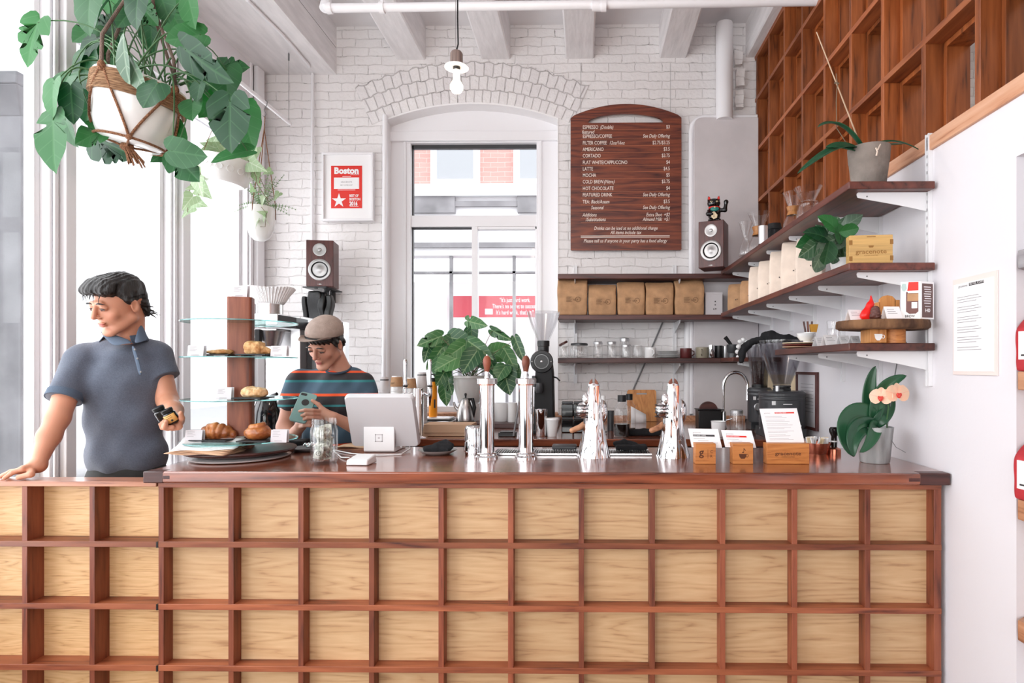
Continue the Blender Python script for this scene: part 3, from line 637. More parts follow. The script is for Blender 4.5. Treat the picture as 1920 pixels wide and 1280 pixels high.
for px, py in ((1374, 110), (1378, 150), (1376, 190)): g.grid_box(*(lambda p: (p.x, p.x + 0.06, YB - 0.05, YB + 0.02, p.z - 0.07, p.z + 0.06))(P(px, py, YB)), n=(3, 2, 3), fn=lambda p, *a: p + mnoise.noise_vector(p * 14) * 0.012)
g.build('broken_bricks', M['brick'], wb)
# wooden screen over the right wall
sv = [4.50, 4.205, 3.885, 3.567, 3.24, 2.924, 2.612, 2.30, 1.985, 1.67, 1.355, 1.04, 0.725]
sz = [2.30, 2.695, 3.085, 3.475, 3.795]
scr = thing('wood_screen', 'orange brown wooden lattice screen of open square boxes above the right wall', 'screen', (XR, 3, 2.29))
scr.location = (0, 0, 0)
g = G(); g.box(XR - 0.012, XR + 0.30, 0.5, YB, 2.262, 2.318); g.build('sill_rail', M['railtop'], scr, bevel=0.003)
for y in sv: g = G(); g.box(XR - 0.003, XR + 0.066, y - 0.014, y + 0.014, 2.318, 3.80); g.build('upright', M['screen'], scr, bevel=0.0015)
for z in sz[1:]: g = G(); g.box(XR - 0.004, XR + 0.065, 0.5, YB - 0.005, z - 0.013, z + 0.013); g.build('rail', M['screeny'], scr, bevel=0.0015)
g = G(); g.box(XR - 0.006, XR + 0.30, 0.5, YB, 3.795, 3.84); g.build('top_rail', M['screeny'], scr, bevel=0.002)
for i in range(len(sv) - 1):
    for j in range(4):
        y1, y0, z0, z1 = sv[i] - 0.014, sv[i + 1] + 0.014, sz[j] + 0.013, sz[j + 1] - 0.013
        g = G(); a, b, t = XR + 0.066, XR + 0.155, 0.02
        g.box(a, b, y0 - 0.01, y0 + t, z0 - 0.01, z1 + 0.01); g.box(a, b, y1 - t, y1 + 0.01, z0 - 0.01, z1 + 0.01); g.box(a, b, y0 + t, y1 - t, z0 - 0.01, z0 + t); g.box(a, b, y0 + t, y1 - t, z1 - t, z1 + 0.01)
        g.build('inner_frame', M['screen'], scr, bevel=0.001)
g = G(); g.box(XR + .165, XR + .170, 0.5, YB - .01, 2.32, 3.795); g.build('glazing', M['winglass'], scr, flat=True)
g = G(); g.box(XR, XR + 0.3, YF, YB, 3.84, ZC); struct(g, 'trim_14', M['beam'])
g = G(); g.box(XR, XR + 0.28, YF, 0.5, 2.29, 3.84); struct(g, 'trim_15', M['white'])
# niche with shelf boards
ns = [(1.796, 'grey weathered wooden board, topmost shelf of the wall niche', M['greywood'], 0.055), (1.437, 'wooden niche shelf board carrying a single red coffee bag', M['niche'], 0.055), (1.058, 'wooden niche shelf board carrying two red coffee bags', M['niche'], 0.06), (0.70, 'lowest wooden niche shelf board, empty', M['niche'], 0.06)]
for z, lb, m_, t in ns:
    g = G(); g.prism([(XR - 0.02, nY0 + 0.01), (XR2 - 0.002, nY0 + 0.01), (XR2 - 0.002, nY1 - 0.003), (XR + 0.02, nY1 - 0.003), (XR - 0.018, nY1 - 0.03)], z - t, z); g.build('niche_shelf', m_, bevel=0.003, label=lb, cat='shelf', group=None)
# ---------------------------------------------------------------- the street outside (left) and the building across the lane (back)
g = G(); g.box(-40, -2.75, -30, 60, -0.25, -0.15); struct(g, 'ground', M['asphalt'])
g = G(); g.box(-2.7, 30, 4.9, 30, -0.25, -0.15); struct(g, 'ground_lane', M['asphalt'])
p0, p1 = PX(0, 688, -3.4), PX(30, 688, -3.4)
g = G(); c_ = PX(20, 688, -3.6); xq = XatY(40, 3.3); g.box(-4.6, xq, 3.3, 3.5, -0.15, 2.9); g.box(-4.5, xq - 0.13, 3.285, 3.3, 0.3, 2.6); g.hexa([(-4.6, 3.3, 2.86), (xq, 3.3, 2.86), (xq, 3.5, 2.86), (-4.6, 3.5, 2.86), (-4.7, 3.2, 3.0), (xq + 0.07, 3.2, 3.0), (xq + 0.07, 3.55, 3.0), (-4.7, 3.55, 3.0)]); g.box(-4.7, xq + 0.07, 3.2, 3.55, 3.0, 3.07)
g.build('street_pier', M['stone'], bevel=0.02, label='grey stone pier with a capital outside the left window', cat='pillar')
g = G(); g.box(-16, -15, -10, 40, -0.2, 14)
bl = g.build('street_building', M['fac'], label='pale washed out building across the street outside the left windows', cat='building')
for i in range(9):
    for z in (2.2, 5.5, 8.8): g = G(); y = 4 + i * 2.6; g.box(-15.05, -14.97, y, y + 1.3, z, z + 1.9); g.build('window', mat('pale street window', (226, 227, 230), .3), bl)
car = thing('parked_car', 'washed out pale car parked in the street outside the left window', 'car', (-6.6, 6.6, -0.15), 0)
def car_geo(): 
    s = S(); s.box((0, 0, 0.62), (0.88, 2.1, 0.34), rd=0.2, k=0.1); s.box((0, 0.15, 1.15), (0.74, 1.15, 0.36), rd=0.3, k=0.15); return s
sdf_obj(car_geo(), 0.05, 'body', M['white_pl'], car)
for sx in (-1, 1):
    for y in (-1.3, 1.3): g = G(); g.cyl((sx * 0.72, y, 0.33), (sx * 0.93, y, 0.33), 0.33, n=24); g.build('wheel', M['dgrey'], car)
g = G(); g.box(0.3, 0.82, -2.13, -2.0, 0.7, 0.9); g.box(-0.82, -0.3, -2.13, -2.0, 0.7, 0.9); g.build('tail_light', M['grey'], car)
YO = 8.5
fb = thing('lane_building', 'pale building with pink brick and grey cornice seen through the back window', 'building', (0, YO, 0)); fb.location = (0, 0, 0)
zo = lambda py: ZatY(885, py, YO); xo = lambda px: XatY(px, YO)
g = G(); g.box(xo(600), xo(1200), YO + 0.02, YO + 0.6, zo(368), 9); g.build('brick_front', M['brick_red'], fb)
for a, b in ((808, 900), (963, 1060)):
    g = G(); g.box(xo(a), xo(b), YO - 0.03, YO + 0.02, zo(352), 7); f = g.build('window', M['trimw'], fb); g = G(); g.box(xo(a + 12), xo(b - 12), YO - 0.035, YO - 0.02, zo(336), 6.9); g.build('pane', M['facd'], f)
g = G(); g.box(xo(600), xo(1200), YO - 0.15, YO + 0.2, zo(372), zo(350)); g.box(xo(600), xo(1200), YO - 0.05, YO + 0.2, zo(480), zo(372)); g.build('cornice', M['fac'], fb)
g = G(); g.box(xo(770), xo(856), YO - 0.12, YO, zo(402), zo(352)); g.box(xo(972), xo(1060), YO - 0.12, YO, zo(402), zo(352)); g.box(xo(700), xo(1060), YO - 0.10, YO, zo(390), zo(380)); g.box(xo(700), xo(1100), YO - 0.10, YO, zo(466), zo(457)); g.build('stone_band', M['band'], fb)
g = G(); g.box(xo(600), xo(1200), YO + 2.6, YO + 2.8, -0.2, zo(480)); g.build('shop_interior', M['fac'], fb)
g = G()
for px in (846, 964): g.box(xo(px) - 0.02, xo(px) + 0.02, YO - 0.03, YO + 0.05, -0.2, zo(466))
g.box(xo(600), xo(1200), YO - 0.03, YO + 0.05, zo(513), zo(509)); g.build('shopfront_bars', M['band'], fb)
g = G(); g.box(xo(795), xo(800), YO, YO + 1.5, -.2, zo(540)); g.box(xo(826), xo(834), YO + 0.4, YO + 0.6, -.2, zo(535)); g.build('shop_columns', M['fac'], fb)
sg = G(); sx0, sx1 = xo(839), xo(1012); sg.box(sx0, sx1, YO + 0.30, YO + 0.34, zo(591), zo(550))
ban = sg.build('red_banner', M['pinksign'], label='red wall banner with white hard work slogan seen through the back window', cat='banner')
g = G(); T = face_T((xo(905), YO + 0.296, zo(563)))
for k, tx in enumerate(("\u201cIt's just hard work.", "There's no secret to success.", "It's hard work, that's it.\u201d")):
    write(g, tx, T, xo(961) - xo(905), .008 - k * 0.092, 0.092, bold=0.012, align='CENTER', sx=.62)
g.box(xo(903) , xo(918), YO + 0.29, YO + 0.297, zo(586), zo(575)); g.build('slogan', M['white_pl'], ban, flat=True)
g = G()
for i in range(4): a = 790 + i * 50; g.box(xo(a), xo(a + 40), YO + 1.0, YO + 1.4, -0.2, zo(640 + 20 * (i % 2)))
g.build('shop_furniture', M['fac'], fb)

# shop front behind the camera: dark framed glazing, unseen, added dark for the chrome to reflect
g = G(); g.box(XL - 0.2, XR2, YF - 0.2, YF, 0, 0.7); g.box(XL - 0.2, XR2, YF - 0.2, YF, 3.35, ZC); g.box(XL - 0.2, XL + 0.15, YF - 0.2, YF, 0.7, 3.35); g.box(XR - 0.45, XR2, YF - 0.2, YF, 0.7, 3.35); g.box(-0.9, -0.6, YF - 0.2, YF, 0.7, 3.35)
g2 = G(); g2.box(XR - 0.03, XR - 0.002, YF + .01, -0.4, 0.05, 3.78); struct(g2, 'trim_16', M['screen'])  # unseen dark panel, added to put dark streaks in the chrome reflections
struct(g, 'wall_front', mat('charcoal shopfront timber', (58, 52, 50), 0.6))
# ================================================================ THE COUNTER
YC, ZT = 2.16, 1.073                                # front plane of the lattice, height of the top
def czx(px): return P(px, 905, YC).x
ctr = thing('service_counter', 'long walnut lattice counter front with pale plywood panels', 'counter', (0, YC, 0)); ctr.location = (0, 0, 0)
vx = [302, 433, 564, 696.5, 827, 957.5, 1090, 1223, 1355, 1490, 1627]
vx = [czx(p) for p in vx] + [XR - 0.03]; zrow = [ZatY(1000, py, YC) for py in (910, 1023, 1141, 1257)]; dz = zrow[2] - zrow[3]
zrow += [zrow[3] - dz * k for k in (1, 2, 3)]; t = 0.0195 / 2; dpt = 0.055
for x in vx: g = G(); w_ = t if x < XR - 0.04 else 0.013; g.box(x - w_, x + w_, YC, YC + dpt, 0.03, zrow[0]); g.build('divider', M['walnutz'], ctr, bevel=0.001)
for i, z in enumerate(zrow): g = G(); g.box(vx[0] - t, XR - 0.017, YC - 0.002, YC + dpt - 0.001, z - 0.0105, z + 0.0105); g.build('rail', M['walnut'], ctr, bevel=0.001)
for i in range(11):
    for j in range(6):
        g = G(); g.box(vx[i] + t - 0.004, vx[i + 1] - t + 0.004, YC + dpt - 0.006, YC + dpt + 0.006, zrow[j + 1] + 0.006, zrow[j] - 0.006); g.build('panel', M['maple'], ctr)
g = G(); g.box(vx[0] - t, XR - 0.017, YC + dpt + 0.006, 2.78, 0.03, ZT - 0.045); g.build('carcass', M['walnutz'], ctr)
g = G(); g.box(vx[0], XR - 0.02, YC + 0.06, 2.7, 0, 0.03); g.build('plinth', M['black'], ctr)
# top
x0 = P(268, 884, 2.125).x
g = G(); g.box(x0, XR - 0.006, 2.125, 2.80, ZT - 0.042, ZT); ctop = g.build('countertop', M['top'], bevel=0.006, label='thick oiled walnut countertop of the main counter', cat='countertop')
g = G(); g.box(XR - 0.115, XR - 0.0055, 2.1245, 2.17, ZT - 0.0425, ZT + 0.0005); g.box(XR - 0.155, XR - 0.11, 2.1245, 2.17, ZT - 0.032, ZT - 0.014); g.build('end_grain', M['dark'], ctop, bevel=0.004); g = G(); g.box(x0 - .0005, x0 + 0.075, 2.1245, 2.17, ZT - 0.0425, ZT + 0.0005); g.box(x0 + 0.07, x0 + 0.10, 2.1245, 2.17, ZT - 0.03, ZT - 0.012); g.build('end_grain', M['dark'], ctop, bevel=0.004)
# low swing gate on the left
gate = thing('counter_gate', 'lower lattice gate section with pale plywood panels at the left end', 'counter', (0, YC, 0)); gate.location = (0, 0, 0)
gx = [czx(p) for p in (-210, -82, 46, 172.5)]; xe = vx[0] - t - 0.006
zg = [zrow[0] + 0.002] + zrow[1:]
for x in gx: g = G(); g.box(x - t, x + t, YC, YC + dpt + 0.02, 0.05, zg[0]); g.build('divider', M['walnutz'], gate, bevel=0.001)
for z in zg[1:]: g = G(); g.box(gx[0] - 0.1, xe, YC - 0.002, YC + dpt + 0.019, z - 0.0105, z + 0.0105); g.build('rail', M['walnut'], gate, bevel=0.001)
xs = gx + [xe + t]
for i in range(len(xs) - 1):
    for j in range(6): g = G(); g.box(xs[i] + t - 0.004, xs[i + 1] - t + 0.003, YC + dpt + 0.014, YC + dpt + 0.026, zg[j + 1] + 0.006, zg[j] - 0.006); g.build('panel', M['birchL'], gate)
g = G(); g.box(gx[0] - 0.2, xe, YC - 0.003, YC + 0.085, zg[0] - 0.010, zg[0] + 0.009); g.build('ledge', M['toplight'], gate, bevel=0.002)
ZL = zg[0] + 0.009
g = G()
for z in zg[1:5]: g.box(xe - 0.001, xe + 0.0055, YC - 0.003, YC + 0.03, z - 0.012, z + 0.010)
g.build('hinge', M['black'], gate)
# back counter along the rear wall
ZK = 1.05
bc = thing('back_counter', 'long walnut back counter under the window and wall shelves', 'counter', (0, 3.3, 0)); bc.location = (0, 0, 0)
xk = P(668, 825, 3.3).x
g = G(); g.box(xk, XR - 0.004, 3.3, YB - 0.105, ZK - 0.042, ZK); g.build('worktop', M['top'], bc, bevel=0.005)
g = G(); g.box(xk + 0.03, XR - 0.01, 3.34, YB - 0.11, 0.06, ZK - 0.042); g.build('cabinet', M['dgrey'], bc)
for i in range(4): a = xk + 0.04 + i * 0.62; g = G(); g.box(a, a + 0.6, 3.325, 3.34, 0.1, ZK - 0.06); d = g.build('door', M['dark'], bc, bevel=0.003); g = G(); g.box(a + 0.2, a + 0.4, 3.31, 3.326, ZK - 0.12, ZK - 0.11); g.build('handle', M['steel'], d)
g = G(); g.box(P(1046, 700, YB).x, XR - 0.11, YB - 0.12, YB - 0.106, ZK, ZK + 0.04); g.build('splashback', M['niche'], bc)
# brewer side table in the left rear corner
tb = thing('side_counter', 'steel topped side counter behind the pastry stand carrying the brewer', 'counter', (0, 0, 0))
g = G(); g.box(-2.35, -1.40, 3.27, 4.0, 0.86, 0.90); g.build('top', M['steel'], tb, bevel=0.003)
g = G(); g.box(-2.33, -1.42, 3.29, 3.98, 0.02, 0.86); g.build('cabinet', M['greyp'], tb)
# ================================================================ SHELVES
XI = P(1592, 343, 2.206).x
ZS1, ZS2, ZS3 = ZatY(1592, 339.5, 2.206), ZatY(1592, 492, 2.206), ZatY(1592, 643, 2.206)
ZB3 = ZatY(1150, 671, 4.27)
def shelf(z, y0, y1, lb, t=0.028): 
    g = G(); g.box(XI, XR - 0.012, y0, y1, z - t, z); return g.build('wall_shelf', M['darky'], bevel=0.003, label=lb, cat='shelf')
shelf(ZS1, 2.206, 4.262, 'dark walnut shelf on the right wall, topmost, carrying orchid pot and glass coffee makers')
shelf(ZS2, 2.206, 4.262, 'dark walnut shelf on the right wall with paper bags and wooden sign, middle one')
shelf(ZS3, 2.206, 3.06, 'short dark walnut shelf on the right wall, lowest, under the log slice stand')
shelf(ZB3, 3.92, 4.262, 'short dark walnut corner shelf piece under the grey mortar')
xb0 = P(1046, 600, 4.27).x
def bshelf(z, lb): g = G(); g.box(xb0, XR - 0.012, 4.264, YB - 0.006, z - 0.036, z); return g.build('wall_shelf', M['dark'], bevel=0.003, label=lb, cat='shelf')
bshelf(ZS1 - 0.016, 'dark walnut shelf on the brick wall, topmost, under the menu board')
bshelf(ZS2 - 0.010, 'dark walnut shelf on the brick wall holding five kraft coffee bags')
bshelf(ZB3, 'dark walnut shelf on the brick wall holding jars, plates and mugs, lowest')
# standards and brackets: right wall
YU = [2.254, 2.624, 2.998, 3.365, 3.737, 4.13]
std = None
for i, y in enumerate(YU):
    z0 = (ZS3 if i < 3 else ZS2) - 0.16; z1 = ZS1 + 0.19 if i == 0 else ZS1 - 0.03
    g = G(); g.box(XR - 0.012, XR - 0.0005, y - 0.012, y + 0.012, z0, z1); g.box(XR - 0.016, XR - 0.012, y - 0.012, y - 0.006, z0, z1); g.box(XR - 0.016, XR - 0.012, y + 0.006, y + 0.012, z0, z1)
    st = g.build('shelf_upright', M['bracket'], label=['white slotted metal upright nearest the wall poster', 'white slotted metal upright, second from the poster', 'white slotted metal upright, third from the poster', 'white slotted metal upright, fourth from the poster', 'white slotted metal upright, fifth from the poster', 'white slotted metal upright nearest the rear corner'][i], cat='shelf upright')
    if i == 0:
        g = G()
        for k in range(12): zq = ZS1 + 0.17 - k * 0.03 - (0.05 if k > 4 else 0); g.box(XR - 0.0165, XR - 0.0155, y - 0.004, y - 0.0015, zq - 0.011, zq)
        g.build('slots', M['grey'], st)
def bracket(y, z, L=0.26):
    g = G(); o_ = [(0, -0.001), (-L, -0.001), (-L - 0.004, -0.008), (-L, -0.02), (-L + 0.02, -0.024), (-0.10, -0.05), (0, -0.072)]
    T = Matrix.Translation((XR - 0.014, y + 0.0015, z)) @ rot('X', PI / 2)
    g.prism(o_, 0, 0.0028, T)
    g.prism([(0, -0.001), (-L, -0.001), (-L, -0.003), (0, -0.003)], -0.006, 0.006, T)
    g.cyl((XR - L + 0.02, y - 0.001, z - 0.016), (XR - L + 0.02, y - 0.003, z - 0.016), 0.003, n=8, mi=1)
    return g
nm = ['topmost', 'middle', 'lowest']; on = ['nearest the poster', 'second from the poster', 'third from the poster', 'fourth from the poster', 'fifth from the poster', 'nearest the rear corner']
for k, (z, yl) in enumerate(((ZS1 - 0.028, YU), (ZS2 - 0.028, YU), (ZS3 - 0.028, YU[:3]))):
    for i, y in enumerate(yl):
        bracket(y, z).build('shelf_bracket', [M['bracket'], M['grey']], label='white metal bracket under %s right wall shelf, %s' % (nm[k], on[i]), cat='bracket', group='white shelf brackets on the right wall')
bracket(4.0, ZB3 - 0.028).build('shelf_bracket', [M['bracket'], M['grey']], label='white metal bracket under the short corner shelf beside the faucet', cat='bracket', group='white shelf brackets on the right wall')
# back wall standards + brackets
for i, px in enumerate((1079, 1265)):
    x = XatY(px, YB - 0.01); g = G(); g.box(x - 0.013, x + 0.013, YB - 0.014, YB - 0.0005, ZB3 - 0.19, ZS1 - 0.05 + 0.14 * 1)
    g.box(x - 0.013, x - 0.008, YB - 0.018, YB - 0.014, ZB3 - 0.19, ZS1 + 0.09); g.box(x + 0.008, x + 0.013, YB - 0.018, YB - 0.014, ZB3 - 0.19, ZS1 + 0.09)
    g.build('shelf_upright', M['bracket'], label=['white slotted upright on the brick wall beside the arched window', 'white slotted upright on the brick wall left of the grey panel'][i], cat='shelf upright')
    for k, z in enumerate((ZS1 - 0.052, ZS2 - 0.046, ZB3 - 0.036)):
        g = G(); T = Matrix.Translation((x + 0.002, YB - 0.015, z)) @ rot('Z', PI / 2) @ rot('X', PI / 2)
        g.prism([(0, 0), (0, -0.085), (-0.03, -0.075), (-0.24, -0.022), (-0.25, 0)], -0.002, 0.002, Matrix.Translation((x, YB - 0.015, z)) @ rot('Z', PI / 2) @ rot('X', PI / 2))
        g.build('shelf_bracket', M['bracket'], label='white bracket under %s brick wall shelf, %s' % (nm[k], ['window side', 'panel side'][i]), cat='bracket', group='white shelf brackets on the brick wall')
# ================================================================ WALL THINGS
def onwall(px0, py0, px1, py1, Y): a, b = P(px0, py1, Y), P(px1, py0, Y); return a.x, b.x, a.z, b.z
# menu board
Y = YB - 0.04; x0, x1, z0, z1 = onwall(1070, 196, 1277, 470, Y); W, H = x1 - x0, z1 - z0
def rect_round(x0, x1, z0, z1, r, n=5):
    o = []
    for cx, cz, a in ((x1 - r, z0 + r, -90), (x1 - r, z1 - r, 0), (x0 + r, z1 - r, 90), (x0 + r, z0 + r, 180)):
        o += [(cx + r * math.cos(R(a + 90 * k / n)), cz + r * math.sin(R(a + 90 * k / n))) for k in range(n + 1)]
    return o
g = G(); n = 32; sh = H * 0.087      # shoulder below the crown
def topz(u): return H - sh * (2 * u - 1) ** 2 * 1.0 if 0 < u < 1 else H - sh
hz0, hx0, hx1 = H * 0.872, W * 0.163, W * 0.832
def slot_top(u):
    s = (u * W - hx0) / (hx1 - hx0)
    return hz0 + 0.016 + (H * 0.062 - 0.016) * max(0, 1 - (2 * s - 1) ** 2) ** 0.7
def slot_bot(u): s = (u * W - hx0) / (hx1 - hx0); return hz0
T = Matrix.Translation((x0, Y, z0)) @ rot('X', PI / 2)
g.prism([(0.006, 0), (W - 0.006, 0), (W, 0.006), (W, hz0), (0, hz0), (0, 0.006)], 0, 0.018, T)
us = sorted(set([i / n for i in range(n + 1)] + [hx0 / W, hx1 / W]))
for a, b in zip(us, us[1:]):
    m_ = (a + b) / 2
    ta, tb = topz(a), topz(b)
    if a == 0: ta = H - sh - 0.01
    if b == 1: tb = H - sh - 0.01
    if hx0 < m_ * W < hx1: ba, bb = slot_top(max(a, hx0 / W)), slot_top(min(b, hx1 / W))
    else: ba = bb = hz0
    g.prism([(a * W, ba), (b * W, bb), (b * W, tb), (a * W, ta)], 0, 0.018, T)
mb = g.build('menu_board', M['menu'], flat=True, label='large walnut menu board with white price list hanging on the brick wall', cat='menu board')
g = G(); T = face_T((x0, Y - 0.0188, z0)); px = W / 207.0
def L(t, x, y, s=9.6, al='LEFT', it=0.0, sx=0.71, b=0.004): write(g, t, T, (x - 1070) * px, (470 - y) * px, s * px, align=al, shear=it, sx=sx, bold=b)
for t, y in (('ESPRESSO', 243), ('ESPRESSO/COFFEE', 260), ('FILTER COFFEE', 272.5), ('AMERICANO', 284.5), ('CORTADO', 296.5), ('FLAT WHITE/CAPPUCCINO', 309), ('LATTE', 321), ('MOCHA', 333), ('COLD BREW', 345), ('HOT CHOCOLATE', 357.5), ('FEATURED DRINK', 369.5), ('TEA:', 382.5)): L(t, 1092.5, y)
for t, x, y in (('(Double)', 1125, 243), ('featured', 1091, 252), ('12oz/16oz', 1142, 272.5), ('(Nitro)', 1132, 345), ('Black/Assam', 1108, 382.5), ('Seasonal', 1108, 393.5), ('Additions', 1092, 407), ('/Substitutions', 1098, 415.5)): L(t, x, y, it=0.25)
for t, y in (('$3', 243), ('$2.75/$3.25', 272.5), ('$3.5', 284.5), ('$3.75', 296.5), ('$4', 309), ('$4.5', 321), ('$5', 333), ('$3.75', 345), ('$4', 357.5), ('$3.5', 382.5)): L(t, 1255.5, y, al='RIGHT')
for t, y in (('See Daily Offering', 260), ('See Daily Offering', 369.5), ('See Daily Offering', 393.5), ('Extra Shot  +$2', 407), ('Almond Milk  +$1', 415.5)): L(t, 1255, y, al='RIGHT', it=0.25)
L('Drinks can be iced at no additional charge', 1173, 432, al='CENTER', it=0.25, s=9.4, sx=.74); L('All items include tax', 1173, 440, al='CENTER', it=0.25, s=9.4, sx=.74); L('Please tell us if anyone in your party has a food allergy', 1172, 455.5, al='CENTER', it=0.25, s=9.2, sx=0.77)
for y, h in ((442.8, 1.0), (445.4, 1.0)): g.add([((a - 1070) * px, (470 - y - b) * px, 0) for a, b in ((1089, 0), (1255, 0), (1255, h), (1089, h))], [(0, 1, 2, 3)], T)
g.build('lettering', mat('white lettering', (244, 232, 222), 0.6), mb, flat=True)
g = G()
for y in (245, 262, 274.5, 287, 298.5, 311.5, 323.5, 336, 348, 360, 372, 385, 396, 410, 418): g.add([((a - 1070) * px, (470 - y - b) * px, 0) for a, b in ((1089, 0), (1255, 0), (1255, 0.5), (1089, 0.5))], [(0, 1, 2, 3)], T)
g.build('ruled_lines', mat('light wood line', (196, 120, 82), 0.6), mb, flat=True)
g = G()
for q in (1089, 1257): g.tube([P(q, 217, Y - 0.01), P(q, 118, Y + 0.03)], 0.0012, 5)
g.build('wire', M['grey'], mb)
# framed award
Y = YB - 0.03; x0, x1, z0, z1 = onwall(605, 287, 701, 415, Y); W, H = x1 - x0, z1 - z0; px = W / 96.0
fr = thing('framed_award', 'white framed red award print on the brick wall above the left speaker', 'framed picture', ((x0 + x1) / 2, Y, z0)); 
T = face_T((-W / 2, -0.006, 0)); g = G()
for a, b, c, d in ((0, W, 0, 0.016), (0, W, H - 0.016, H), (0, 0.016, 0.016, H - 0.016), (W - 0.016, W, 0.016, H - 0.016)): g.box(a - W / 2, b - W / 2, -0.022, 0.02, c, d)
g.build('frame', M['trimw'], fr, bevel=0.002)
g = G(); g.box(-W / 2 + 0.014, W / 2 - 0.014, -0.006, 0.012, 0.014, H - 0.014); g.build('mat', M['paper'], fr)
def q(x, y): return ((x - 605) * px - W / 2, (415 - y) * px)
def rct(g, x0, y0, x1, y1, d, mi=0): a, b = q(x0, y1); c, e = q(x1, y0); g.box(a, c, -d, -d + 0.0012, b, e, mi=mi)
g = G(); rct(g, 621.5, 312, 679.5, 391, 0.0075); pr = g.build('red_print', M['red'], fr)
g = G(); rct(g, 627, 334, 674, 355, 0.0085); rct(g, 643, 331.5, 659, 332.5, 0.0085); rct(g, 634, 356.5, 667, 357.5, 0.0085)
def wr(g, t, x, y, s, al='LEFT', sx=1.0, b=0.0, mi=0, d=0.0090): a, c = q(x, y); write(g, t, face_T((0, -d, 0)), a, c, s * px, mi, align=al, sx=sx, bold=b)
wr(g, 'Boston', 650.5, 326.5, 16, 'CENTER', 1.0, 0.05); wr(g, 'MAGAZINE', 674, 329.5, 3.2, 'RIGHT')
wr(g, 'BEST OF', 656, 370, 6.4, sx=0.72, b=0.03); wr(g, 'BOSTON', 656, 376.5, 6.4, sx=0.80, b=0.03); wr(g, '2016', 656, 386, 10.5, sx=0.72, b=0.04); rct(g, 656.5, 387, 673, 387.8, 0.0085)
cx, cz = q(636.5, 377); st = [(cx + (0.0 + (14 if i % 2 == 0 else 5.4) * px) * math.sin(PI * i / 5), cz + (14 if i % 2 == 0 else 5.4) * px * math.cos(PI * i / 5)) for i in range(10)]
g.add([(cx, -0.009, cz)] + [(a, -0.009, b) for a, b in st], [(0, 1 + (i + 1) % 10, 1 + i) for i in range(10)])
g.build('white_print', M['paper'], pr, flat=True)
g = G(); wr(g, 'GRACENOTE', 650.5, 343.5, 3.6, 'CENTER'); wr(g, 'BEST COFFEE SHOP', 650.5, 349, 2.6, 'CENTER', d=0.0092); g.build('caption', M['grey'], pr, flat=True)
# speakers
def speaker(label, px0, py0, px1, py1, Y, rz, side=0.9):
    a, b = P(px0, py1, Y), P(px1, py0, Y); W, H, D = (b.x - a.x) * 0.85, b.z - a.z, 0.17
    t = thing('bookshelf_speaker', label, 'speaker', ((a.x + b.x) / 2, Y + D / 2, a.z), rz, 'bookshelf speakers')
    g = G(); g.box(-W / 2, W / 2, -D / 2, D / 2, 0, H); g.build('cabinet', M['speaker'], t, bevel=0.004)
    yf = -D / 2
    def ring(z, prof, m, n=36, nm='tweeter', par=t): g = G(); g.lathe([(r * W, d) for r, d in prof], n=n, T=Matrix.Translation((0, yf - 0.0, z)) @ rot('X', PI / 2)); return g.build(nm, m, par, ang=50)
    z1 = H * 0.79; tw = ring(z1, [(0.0, 0.002), (0.245, 0.002), (0.245, 0.006), (0.20, 0.007), (0.10, 0.003), (0.07, 0.003), (0.06, 0.012), (0, 0.016)], M['cone'])
    z2 = H * 0.36; ring(z2, [(0, 0.001), (0.415, 0.001), (0.415, 0.006), (0.39, 0.009), (0.315, 0.007)], M['cone'], nm='woofer_ring')
    wf_ = ring(z2, [(0.315, 0.007), (0.30, 0.011), (0.265, 0.006), (0.262, 0.004)], M['black'], nm='surround'); ring(z2, [(0.262, 0.004), (0.16, 0.0035), (0.09, 0.008), (0.0, 0.012)], M['cone'], nm='cone')
    g = G(); g.box(-0.016 , -0.004, yf - 0.0012, yf, H * 0.045, H * 0.052); g.box(-0.003, 0.006, yf - 0.0012, yf, H * 0.037, H * 0.06); g.box(0.007, 0.015, yf - 0.0012, yf, H * 0.043, H * 0.05); g.build('badge', M['cone'], t)
    return t
spk1 = speaker('cherry veneer bookshelf speaker on the brick wall at the left, under the framed award', 567, 449, 624, 536, 4.25, R(10))
g = G(); a = P(595, 538, 4.3); g.box(a.x - 0.085, a.x + 0.085, 4.25, YB - 0.01, a.z - 0.010, a.z - 0.002); g.box(a.x - 0.03, a.x + 0.03, YB - 0.06, YB - 0.001, a.z - 0.09, a.z - 0.01); g.cyl((a.x, 4.28, a.z - 0.004), (a.x, 4.28, a.z - 0.014), 0.012)
g.build('speaker_bracket', M['black'], label='small black steel platform carrying the left speaker', cat='bracket')
spk1.location.z = a.z - 0.002
Y2 = 4.10; spk2 = speaker('cherry veneer bookshelf speaker on the shelf corner under the waving cat figurine', 1315, 423, 1371, 511, Y2, R(-24))
spk2.location.x += 0.0; spk2.location.z = ZS1 + 0.0005
